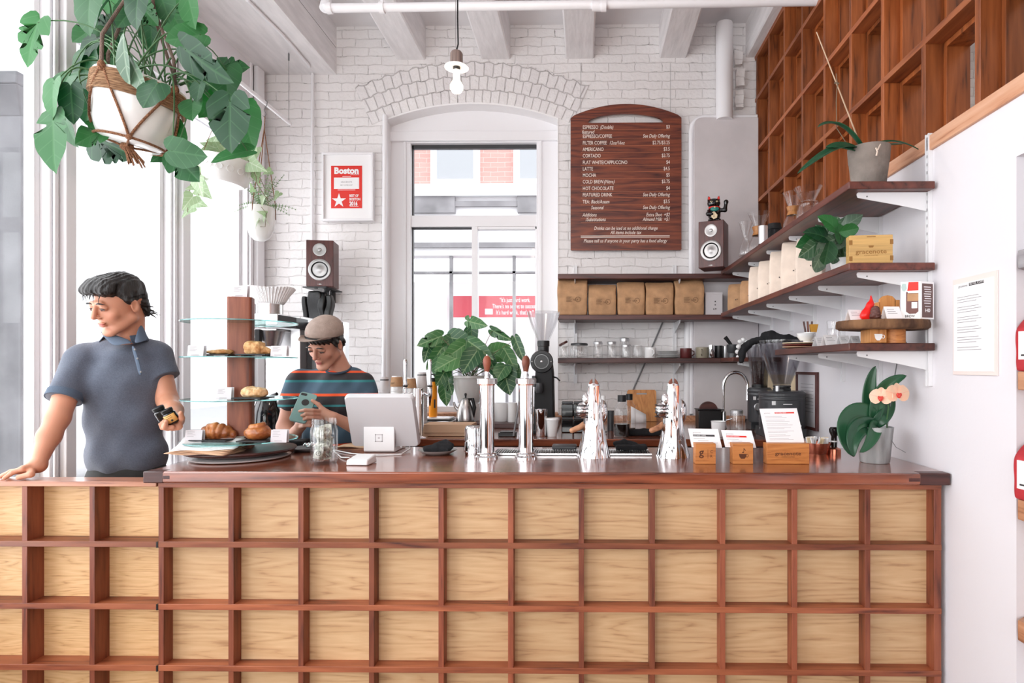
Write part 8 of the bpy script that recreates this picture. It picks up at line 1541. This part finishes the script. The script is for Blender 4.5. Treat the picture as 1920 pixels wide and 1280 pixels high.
def face_spots(L, lipc, extra=()):
    sp = []
    for x in np.linspace(-.017, .017, 9): sp.append((L(x, -.098, -.0605), .0095, lipc, 1.2))
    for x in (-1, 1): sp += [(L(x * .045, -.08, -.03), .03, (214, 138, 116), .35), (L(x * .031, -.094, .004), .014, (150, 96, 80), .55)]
    sp.append((L(0, -.118, -.024), .018, (206, 120, 100), .4))
    return sp + list(extra)
def face_parts(root, L, M3, k_, browc, lookdown=.5, brow_r=.003):
    org = V(root.location)
    for x in (-1, 1):
        g = G(); g.ell(V(L(x * .031, -.0815, .0045)) - org, (.0128 * k_, .0128 * k_, .0085 * k_), Rm=M3); e = g.build('eye', mat('eye white', (150, 132, 126), .4), root, ang=180)
        g = G(); g.ell(V(L(x * .031 - .002, -.0925, .001)) - org, (.0052 * k_, .003 * k_, .0045 * k_), Rm=M3); g.build('iris', M['pine'], e)
        pts_ = [V(L(x * .031 + u * .016, -.0955 + .006 * u * u * 1.2, .0065 - .0035 * u * u + .001)) - org for u in np.linspace(-1, 1, 9)]
        g = G(); g.tube(pts_, [.0006, .0012, .0016, .0018, .0018, .0018, .0016, .0012, .0006], 6); g.build('eyelashes', M['hair'], root)
        pts_ = [V(L(x * .032 + u * .020 * 1.0, -.0975 + .010 * max(0, u * x) ** 2 + .002 * (u * x < 0), .0255 + .0035 * (1 - u * u) - .002 * (u * x > .5))) - org for u in np.linspace(-1, 1, 9)]
        g = G(); g.tube(pts_, [brow_r * q for q in (.5, .9, 1.1, 1.2, 1.2, 1.1, .9, .7, .3)], 6); g.build('eyebrow', browc, root)
def fingers(s, chains, r=.0088):
    for ch in chains:
        n = len(ch); s.chain(ch, [r * (1.08 - .26 * i / (n - 1)) for i in range(n)], .005)
# ---------------------------------------------------------------- the man at the gate
YMn = 2.50; root = thing('person', 'person in a slate blue polo shirt leaning on the low gate and holding jars', 'person', V((XatY(240, YMn), YMn, 0))); man = root
q = lambda x, y, Y=YMn: V(P(x, y, Y)); org = V(root.location)
def loc(v): return v
hc = q(224, 571, 2.47); Mh = rot('Z', R(-18)) @ rot('Y', R(4)) @ rot('X', R(20))
s = S(); L = head(s, hc, Mh, 1.0, jaw=1.0)
nb = q(240, 645, 2.54); s.cap(L(0, .03, -.05), tuple(nb), .052, .060, .02); s.cap(tuple(nb), tuple(nb + V((0, .0, -.06))), .052, .066, .02)
hp = q(240, 905, 2.56); ch_ = q(236, 715, 2.53)
s.ell(ch_, (.135, .08, .14), rot('Z', R(18)), .03); s.ell(q(236, 810, 2.55), (.115, .07, .14), rot('Z', R(14)), .03); s.ell(hp, (.13, .085, .11), None, .03)
sL, sR = q(148, 674, 2.46), q(292, 664, 2.58)
s.chain([tuple(sL), tuple(q(108, 784, 2.33)), tuple(q(92, 818, 2.29)), tuple(q(73, 866, 2.235))], [.050, .039, .037, .025], .02)
Kn = [q(44, 878, 2.185), q(42, 880, 2.205), q(41, 882, 2.225), q(44, 885, 2.242)]; zf = ZL + .0105
wr = q(71, 872, 2.23)
for k_ in Kn: s.cap(tuple(wr), tuple(k_), .023, .0125, .014)
tp = [(9, 2.165), (2, 2.19), (4, 2.215), (16, 2.238)]
for k_, (px, Y) in zip(Kn, tp): t_ = V((XatY(px, Y), Y, zf)); m_ = (k_ * .45 + t_ * .55); m_.z = max(m_.z, zf) + .006; fingers(s, [[tuple(k_), tuple(m_), tuple(t_)]], .0095)
th0 = wr + V((-.004, -.022, -.012)); fingers(s, [[tuple(th0), (XatY(58, 2.175), 2.175, zf + .012), (XatY(36, 2.17), 2.168, zf + .002)]], .012)
# his other arm with the jars
s.chain([tuple(sR), tuple(q(314, 750, 2.56)), tuple(q(323, 770, 2.46)), tuple(q(330, 788, 2.37))], [.050, .040, .038, .028], .018)
pm = q(333, 792, 2.345); jc = q(319, 779, 2.295)
s.cap(tuple(q(331, 788, 2.36)), tuple(q(325, 797, 2.32)), .026, .022, .012); s.cap(tuple(q(331, 790, 2.345)), tuple(q(334, 799, 2.31)), .020, .016, .012)
for k_ in range(4):
    b = q(329 - 2 * k_, 799 + 2.0 * (k_ % 2), 2.335 - .018 * k_); m_ = q(315 - 2 * k_, 803 - .5 * k_, 2.325 - .018 * k_); t_ = q(301 + 3.5 * k_, 795 - 3 * k_ + (4 if k_ == 3 else 0), 2.305 - .020 * k_)
    m2_ = q(305 + 1.5 * k_, 802 - k_, 2.315 - .018 * k_); fingers(s, [[tuple(b), tuple(m_), tuple(m2_), tuple(t_)]], .0092)
fingers(s, [[tuple(q(334, 794, 2.33)), tuple(q(341, 784, 2.30)), tuple(q(339, 774, 2.285))]], .0105)
for x, yb in ((212, 2.52), (262, 2.60)): a = q(x, 930, yb); s.chain([tuple(a), (a.x - .01, a.y - .02, .52), (a.x, a.y + .03, .10)], [.085, .056, .042], .03); s.cap((a.x, a.y + .03, .06), (a.x - .02, a.y - .14, .045), .04, .03, .02)
spots = face_spots(L, (186, 96, 88), [(L(0, -.075, -.095), .06, (176, 124, 104), .35), (L(-.04, -.03, -.075), .06, (184, 130, 108), .3), (L(.04, -.03, -.075), .06, (184, 130, 108), .3)])
spots = [(tuple(V(p) - org), r, c_, st) for p, r, c_, st in spots]
for i, t in enumerate(s.p):      # into the person's own frame
    l_ = list(t); l_[1] = l_[1] - np.array(org); 
    if t[0] == 'c': l_[2] = l_[2] - np.array(org)
    s.p[i] = tuple(l_)
body = sdf_obj(s, .0032, 'body', M['skin'], root, col=skin_col((204, 144, 116), spots), smooth=1)
face_parts(root, L, Mh.to_3x3(), 1.0, M['hair'])
def shift(s):
    for i, t in enumerate(s.p):
        l_ = list(t); l_[1] = l_[1] - np.array(org)
        if t[0] == 'c': l_[2] = l_[2] - np.array(org)
        s.p[i] = tuple(l_)
    return s
# hair
s = S(); M3 = Mh.to_3x3(); he = lambda x, y, z, rx, ry, rz, k=.012, op=1, e=None: s.ell(L(x, y, z), (rx, ry, rz), M3 @ e.to_3x3() if e is not None else M3, k, op)
he(0, .020, .056, .084, .088, .078); he(-.005, -.035, .094, .074, .062, .036); he(-.022, -.078, .080, .048, .030, .026, .015); he(.032, -.062, .078, .046, .034, .028, .015); he(.006, .070, .005, .060, .030, .065, .02); he(.030, .072, -.042, .030, .016, .028, .015); he(-.03, .070, -.035, .03, .018, .03, .015)
for x in (-1, 1): he(x * .074, -.004, .034, .011, .018, .030, .01)
he(0, -.110, -.035, .090, .052, .082, .008, -1); he(.004, -.108, .036, .064, .034, .032, .014, -1)
for x in (-1, 1): he(x * .088, .012, -.012, .022, .024, .034, .006, -1)
Mi = np.array(M3)
def strands(X, d): Q = (X + np.array(org) - np.array(hc)) @ Mi; return d + .0014 * np.sin(Q[:, 0] * 300 + 14 * np.sin(Q[:, 2] * 22) + Q[:, 1] * 70) + .003 * vnoise(X, 70, 2)
sdf_obj(shift(s), .003, 'hair', M['hair'], root, fn=strands, smooth=1)
hl = [o for o in root.children if o.name.startswith('hair')][0]
for k in range(32):
    a = k * 2.399; rr2 = rnd.random(); g = G()
    if k < 20: b = V((.038 + .022 * math.cos(a), .074 + .012 * rr2, -.02 - .045 * rr2)); d = V((.016, .018, -.004 + .018 * math.sin(a)))
    elif k < 32: b = V((-.05 + .09 * rr2, -.084, .080 + .01 * math.sin(a))); d = V((-.010, -.012, -.022 - .012 * rr2))
    else: b = V((.085 * math.cos(a), .03 + .08 * math.sin(a), .115 - .03 * rr2)); d = V((.01 * math.cos(a), .02, .016))
    pts_ = [V(L(*(b + d * t + V((0, 0, -.012 * t * t)) + V((.004 * math.sin(6 * t + k), 0, 0))))) - org for t in (0, .3, .6, 1)]; g.tube(pts_, [.0026, .0022, .0014, .0004], 5); g.build('strand', M['hair'], hl, ang=180)
# polo shirt: sleeves first, cut at the hem, then the trunk
s = S(); s.cap(tuple(q(154, 676, 2.465)), tuple(q(116, 754, 2.37)), .064, .060, .03); dA = (q(119, 748, 2.375) - q(152, 676, 2.465)).normalized(); cA = q(119, 748, 2.375) + dA * .072; MA = dA.to_track_quat('Z', 'Y').to_matrix(); s.box(cA, (.12, .12, .070), MA, .001, .002, -1)
t2_ = S(); s.cap(tuple(q(296, 668, 2.58)), tuple(q(312, 712, 2.57)), .060, .054, .004); dB = (q(312, 705, 2.57) - q(296, 668, 2.58)).normalized(); s.box(q(314, 704, 2.57) + dB * .078, (.085, .12, .075), dB.to_track_quat('Z', 'Y').to_matrix(), .001, .002, -1)
s.ell(q(232, 716, 2.535), (.170, .118, .130), rot('Z', R(20)), .03); s.ell(q(234, 780, 2.54), (.150, .106, .16), rot('Z', R(16)), .04); s.ell(q(238, 850, 2.55), (.160, .112, .13), rot('Z', R(10)), .04)
s.cap(tuple(q(168, 666, 2.49)), tuple(q(232, 655, 2.55)), .052, .062, .03); s.cap(tuple(q(288, 660, 2.585)), tuple(q(240, 655, 2.56)), .052, .062, .03)
s.ell(nb + V((-.002, -.006, -.052)), (.115, .095, .056), None, .03)
s.box(q(238, 967, 2.55), (.3, .3, .20), rot('Y', R(3)), .001, .004, -1)
def wr_(X, d): 
    n = np.sin(X[:, 2] * 26 + X[:, 0] * 34 + 2 * np.sin(X[:, 0] * 9)); lo = np.clip((1.28 - X[:, 2]) * 4, 0, 1); return d + .0028 * n * (.3 + lo) + .003 * np.sin(X[:, 0] * 60 - X[:, 2] * 30) * .5
sh = sdf_obj(shift(s), .0042, 'polo_shirt', M['polo'], root, fn=wr_, extra=.004, smooth=2)
def cloth_patch(name, rows, m_, par=sh, th=.004, **k): g = G(); g.sheet([[tuple(v - org) for v in r] for r in rows]); return g.build(name, m_, par, solid=th, sub=1, ang=180, **k)
# collar band around the neck with two wings
cn = nb + V((-.006, -.012, .016)); rows = []
for k in range(21):
    a = R(-38 + 256 * k / 20); u = V((math.cos(a), math.sin(a), 0)); f_ = max(0, -math.sin(a)); z_ = -.030 * f_
    rows.append([cn + u * .060 + V((0, 0, .036 + z_)), cn + u * .072 + V((0, 0, .034 + z_)), cn + u * .092 + V((0, 0, -.004 + z_))])
cloth_patch('collar', rows, M['polod'])
cloth_patch('collar_wing', [[q(184, 618, 2.47), q(196, 634, 2.445), q(212, 650, 2.405)], [q(200, 621, 2.455), q(216, 636, 2.43), q(226, 647, 2.405)], [q(222, 630, 2.45), q(232, 638, 2.43), q(238, 644, 2.41)], [q(244, 637, 2.445), q(246, 641, 2.43), q(249, 644, 2.415)]], M['polod'])
cloth_patch('collar_wing', [[q(252, 641, 2.43), q(256, 624, 2.455), q(260, 612, 2.48), q(266, 606, 2.52)], [q(253, 642, 2.43), q(260, 633, 2.445), q(266, 626, 2.47), q(273, 622, 2.51)], [q(254, 643, 2.42), q(264, 642, 2.43), q(272, 640, 2.45), q(280, 637, 2.48)]], M['polod'])
g = G(); c0, c1 = q(249, 645, 2.395), q(265, 706, 2.375)
pk = [[q(245, 646, 2.42), q(252, 646, 2.415)], [q(250, 665, 2.408), q(258, 665, 2.405)], [q(256, 686, 2.402), q(264, 685, 2.40)], [q(260, 706, 2.40), q(268, 705, 2.398)]]; cloth_patch('placket', pk, M['polod'], th=.006)
for a, b in ((253, 655), (258, 672), (264, 697)): g = G(); g.ell(q(a, b, 2.395) - org, (.0045, .003, .0045)); g.build('button', M['grey'], sh)
for cc_, dd_, r_ in ((q(119, 748, 2.375), dA, .0615),):
    g = G(); T = Matrix.Translation(cc_ - org + dd_ * -.010) @ MA.to_4x4(); g.lathe([(r_, -.018), (r_ + .001, -.018), (r_ + .0015, .012), (r_ - .002, .012)], n=40, T=T); g.build('sleeve_cuff', M['polod'], sh)
s = S(); s.ell(q(238, 895, 2.56), (.165, .115, .12), None, .03)
for x, yb in ((212, 2.52), (262, 2.60)): a = q(x, 930, yb); s.chain([tuple(a), (a.x - .01, a.y - .02, .52), (a.x, a.y + .03, .09)], [.10, .072, .062], .03)
sdf_obj(shift(s), .007, 'trousers', M['denim'], root, fn=lambda X, d: d + .004 * vnoise(X, 24, 1), smooth=1)
for x, yb in ((212, 2.52), (262, 2.60)): a = q(x, 930, yb); s = S(); s.cap((a.x, a.y + .05, .045), (a.x - .02, a.y - .17, .040), .048, .038, .02); s.box((a.x - .01, a.y - .05, .012), (.045, .15, .012), None, .01); s.box((a.x, a.y, -.08), (.3, .4, .079), None, .001, .002, -1); sdf_obj(shift(s), .006, 'shoe', M['black'], root)
# the two jars in his hand
def hj(c, tilt, rz, lb, lidm, lab=True):
    t = thing('small_jar', lb, 'jar', c, 0, None); t.rotation_euler = (R(12), tilt, rz); g = G(); g.lathe([(0, -.028), (.021, -.028), (.023, -.025), (.023, .012), (.018, .018), (0, .018)], n=28); g.build('glass', M['gloss'], t); g = G(); g.lathe([(0, .018), (.021, .018), (.0215, .030), (.019, .032), (0, .032)], n=28); g.build('lid', lidm, t)
    if lab:
        g = G(); rows = [[(.0234 * math.cos(a), .0234 * math.sin(a), z) for z in (-.022, .010)] for a in [R(-150 + 12 * k) for k in range(11)]]; g.sheet(rows); l_ = g.build('label', mat('amber label', (228, 172, 96), .5), t, solid=.0003); g = G(); [g.tube([(.0238 * math.cos(a), .0238 * math.sin(a), z) for a in [R(-135 + 9 * k) for k in range(9)]], .0008, 4) for z in (.005, -.002)]; g.ell((.0235 * math.cos(R(-80)), .0235 * math.sin(R(-80)), -.014), .004); g.build('label_print', M['ink'], l_)
hj(q(320, 780, 2.292), R(-28), R(15), 'small dark jar with amber label in the hand of the polo wearer', M['black']); hj(q(303, 776, 2.300), R(-24), R(20), 'small dark jar with black lid, the left one in the hand of the polo wearer', M['black'], False)
# ---------------------------------------------------------------- the barista with the phone
YB2 = 3.06; root = thing('person', 'person in a cap and striped t-shirt looking down at a phone', 'person', V((XatY(622, YB2), YB2, 0))); org = V(root.location)
q = lambda x, y, Y=YB2: V(P(x, y, Y)); hc = q(611, 645, 3.0); Mh = rot('Z', R(-10)) @ rot('Y', R(5)) @ rot('X', R(30)); kk = .97
s = S(); L = head(s, hc, Mh, kk, jaw=.92); nb = q(640, 699, 3.10); s.cap(L(0, .035, -.045), tuple(nb), .047, .054, .02); s.cap(tuple(nb), tuple(nb + V((0, 0, -.06))), .050, .062, .02)
s.ell(q(622, 760, 3.08), (.150, .095, .16), None, .03); s.ell(q(622, 850, 3.08), (.13, .09, .16), None, .03); s.ell((q(622, 870, 3.08).x, 3.09, .92), (.14, .10, .12), None, .03)
sL, sR = q(556, 715, 3.06), q(686, 722, 3.10)
s.chain([tuple(sL), tuple(q(534, 800, 3.0)), tuple(q(545, 822, 2.95)), tuple(q(562, 800, 2.875))], [.044, .038, .036, .025], .018)
s.chain([tuple(sR), tuple(q(698, 815, 3.06)), tuple(q(680, 808, 2.98)), tuple(q(628, 783, 2.875))], [.046, .040, .038, .025], .018)
pc = q(567, 768, 2.845)
# far hand under the phone
s.cap(tuple(q(564, 798, 2.87)), tuple(q(570, 786, 2.865)), .025, .022, .012)
for k_ in range(4): fingers(s, [[tuple(q(561, 782 + 6.2 * k_, 2.862)), tuple(q(570, 778 + 6.5 * k_, 2.822)), tuple(q(581, 779 + 6.2 * k_, 2.818)), tuple(q(586, 781 + 6.2 * k_, 2.838))]], .0088)
fingers(s, [[tuple(q(560, 790, 2.87)), tuple(q(553, 780, 2.862)), tuple(q(549, 768, 2.858))]], .0100)
# near hand with fingers across
s.cap(tuple(q(622, 782, 2.87)), tuple(q(603, 776, 2.862)), .026, .020, .012); s.cap(tuple(q(618, 778, 2.87)), tuple(q(604, 768, 2.866)), .020, .016, .012)
for k_ in range(3): fingers(s, [[tuple(q(604, 771 + 6.4 * k_, 2.86)), tuple(q(586, 769 + 7 * k_, 2.812)), tuple(q(572 + 2 * k_, 768.5 + 7.5 * k_, 2.800)), tuple(q(562 + 4 * k_, 770.5 + 8 * k_, 2.812))]], .0090)
fingers(s, [[tuple(q(610, 772, 2.868)), tuple(q(597, 758, 2.86)), tuple(q(586, 751, 2.856))]], .0105)
for x in (604, 644): a = q(x, 880, 3.10); s.chain([(a.x, 3.10, .86), (a.x, 3.07, .48), (a.x, 3.12, .10)], [.080, .053, .040], .03); s.cap((a.x, 3.12, .06), (a.x - .02, 2.98, .045), .038, .03, .02)
spots = [(tuple(V(p) - org), r, c_, st) for p, r, c_, st in face_spots(L, (176, 96, 92))]
sdf_obj(shift(s), .0031, 'body', M['skin'], root, col=skin_col((196, 142, 120), spots), smooth=1); face_parts(root, L, Mh.to_3x3(), kk, M['hair'], brow_r=.0027)
M3 = Mh.to_3x3(); s = S(); he = lambda x, y, z, rx, ry, rz, k=.012, op=1, e=None: s.ell(L(x, y, z), (rx, ry, rz), M3, k, op)
he(0, .022, .045, .079, .092, .080); he(0, -.045, .060, .068, .045, .032, .014); he(0, .085, -.02, .055, .025, .05, .015)
for x in (-1, 1): he(x * .071, -.008, .022, .009, .022, .028, .008); he(x * .086, .012, -.010, .022, .022, .030, .006, -1)
he(0, -.115, -.035, .085, .050, .078, .008, -1)
sdf_obj(shift(s), .003, 'hair', M['hair'], root, fn=lambda X, d: d + .0022 * np.sin(X[:, 0] * 330 + X[:, 2] * 200), smooth=1)
s = S(); he(0, .016, .066, .086, .106, .080, .01); s.box(L(0, .005, -.036), (.2, .2, .078), (M3 @ rot('X', R(-18)).to_3x3()), .001, .006, -1)
cp = sdf_obj(shift(s), .0035, 'cap', M['cap'], root, fn=lambda X, d: np.maximum(d + .0008 * vnoise(X, 60), -(d + .006)), smooth=1)
g = G(); rows = []
for r_ in (0, .33, .66, 1.0):
    row = []
    for k in range(17): a = -1 + 2 * k / 16; x = .076 * a * (1 - .06 * r_); y = -.070 - .028 * (1 - a * a) - .070 * r_ * (1 - .72 * a * a) ** .5 + .035 * abs(a) ** 3; z = .076 + .026 * r_ - .016 * a * a; row.append(tuple(V(L(x, y, z)) - org))
    rows.append(row)
g.sheet(rows); g.build('brim', M['cap'], cp, solid=.004, sub=1, ang=180)
g = G(); bcx, bcy = -.028, .078; fy = lambda x, z: -(.106 * math.sqrt(max(.02, 1 - (x / .086) ** 2 - ((z - .066) / .080) ** 2)) - .016) - .0025
bp_ = lambda x, z: V(L(x, fy(x, z), z)) - org
for cx_ in (-.052, -.024): g.tube([bp_(cx_ + .0105 * math.cos(a), .094 + .0105 * math.sin(a)) for a in [k * PI / 8 for k in range(16)]], .0008, 4, closed=True)
for a, b in (((-.052, .094), (-.046, .108)), ((-.046, .108), (-.029, .108)), ((-.029, .108), (-.040, .094)), ((-.040, .094), (-.052, .094)), ((-.046, .106), (-.040, .094)), ((-.031, .113), (-.024, .094)), ((-.050, .111), (-.043, .111)), ((-.034, .114), (-.028, .114))): g.tube([bp_(*a), bp_(*b)], .0009, 4)
g.build('bicycle_print', mat('dusty red print', (186, 74, 84), .7), cp)
# striped t-shirt
base = ((62, 84, 100), (38, 40, 46)); zz2 = lambda py: ZatY(620, py, 2.96); OR_, TE = (240, 92, 48), (52, 128, 132); BK, BL = (46, 44, 48), (64, 88, 106)
M['stripe'] = stripe_mat('striped cotton', (BK, (54, 52, 56)), [(zz2(812), zz2(798) , BL), (zz2(742), zz2(716), BL), (zz2(837), zz2(833), OR_), (zz2(768.5), zz2(763), OR_) if False else (zz2(743), zz2(738), OR_), (zz2(717), zz2(712.5), TE), (zz2(699), zz2(694), OR_), (zz2(763), zz2(759), TE), (zz2(695), zz2(600), BL), (zz2(832), zz2(805), BL)])
s = S(); s.ell(q(622, 752, 3.08), (.168, .115, .14), None, .03); s.ell(q(622, 820, 3.08), (.150, .108, .17), None, .04)
s.cap(tuple(q(565, 712, 3.07)), tuple(q(628, 703, 3.11)), .048, .054, .03); s.cap(tuple(q(680, 716, 3.10)), tuple(q(648, 703, 3.11)), .050, .056, .03)
s.cap(tuple(q(556, 717, 3.06)), tuple(q(541, 762, 3.03)), .060, .055, .03); s.cap(tuple(q(684, 724, 3.09)), tuple(q(696, 790, 3.07)), .062, .056, .03)
dA = (q(541, 762, 3.03) - q(556, 717, 3.06)).normalized(); s.box(q(541, 762, 3.03) + dA * .088, (.075, .1, .068), dA.to_track_quat('Z', 'Y').to_matrix(), .001, .002, -1); dB = (q(696, 790, 3.07) - q(684, 724, 3.09)).normalized(); s.box(q(696, 790, 3.07) + dB * .078, (.065, .1, .060), dB.to_track_quat('Z', 'Y').to_matrix(), .001, .002, -1)
s.ell(nb + V((-.004, -.010, -.040)), (.105, .090, .052), None, .03)
def wr2(X, d): return d + .0035 * np.sin(X[:, 0] * 42 + X[:, 2] * 14 + 2 * np.sin(X[:, 2] * 12)) + .002 * np.sin(X[:, 0] * 70 - X[:, 2] * 46)
ts = sdf_obj(shift(s), .0042, 'striped_tshirt', M['stripe'], root, fn=wr2, extra=.004, smooth=2)
g = G(); cn = nb + V((-.004, -.022, .020)) - org; g.tube([cn + V((.060 * math.cos(a), .058 * math.sin(a), .022 * math.sin(a))) for a in [2 * PI * k / 32 for k in range(32)]], .006, 8, closed=True); g.build('neckband', mat('navy ribbing', (56, 72, 88), .8), ts)
s = S(); s.ell((q(622, 800, 3.09).x, 3.09, .93), (.150, .11, .13), None, .03)
for x in (604, 644): a = q(x, 880, 3.10); s.chain([(a.x, 3.10, .86), (a.x, 3.07, .48), (a.x, 3.12, .09)], [.095, .070, .060], .03)
sdf_obj(shift(s), .008, 'trousers', M['denim'], root)
for x in (604, 644): a = q(x, 880, 3.10); s = S(); s.cap((a.x, 3.14, .045), (a.x - .02, 2.94, .040), .045, .036, .02); s.box((a.x, 3.1, -.08), (.3, .4, .079), None, .001, .002, -1); sdf_obj(shift(s), .007, 'shoe', M['black'], root)
# the phone
t = thing('phone', 'phone in a teal case held in both hands of the person wearing the cap', 'phone', q(569, 764, 2.845)); t.rotation_euler = (R(-32), R(14), R(10)); g = G(); w_, h_ = .040, .080
g.prism(rect_round(-w_, w_, -h_, h_, .014, 5), -.006, .006, rot('X', PI / 2)); g.build('case', M['phone'], t, bevel=.002); g = G(); g.prism(rect_round(-w_ + .003, w_ - .003, -h_ + .003, h_ - .003, .011, 4), -.0068, -.0060, rot('X', PI / 2)); g.build('screen', M['gloss'], t)
g = G(); T = rot('X', PI / 2); g.prism(rect_round(-.034, -.006, .060, .073, .005, 4), .006, .0068, T); g.build('camera_window', M['ink'], t); g = G(); g.lathe([(0, .006), (.017, .006), (.017, .0072), (0, .0075)], (.0, .026, 0), n=28, T=T); g.build('round_badge', M['ink'], t)
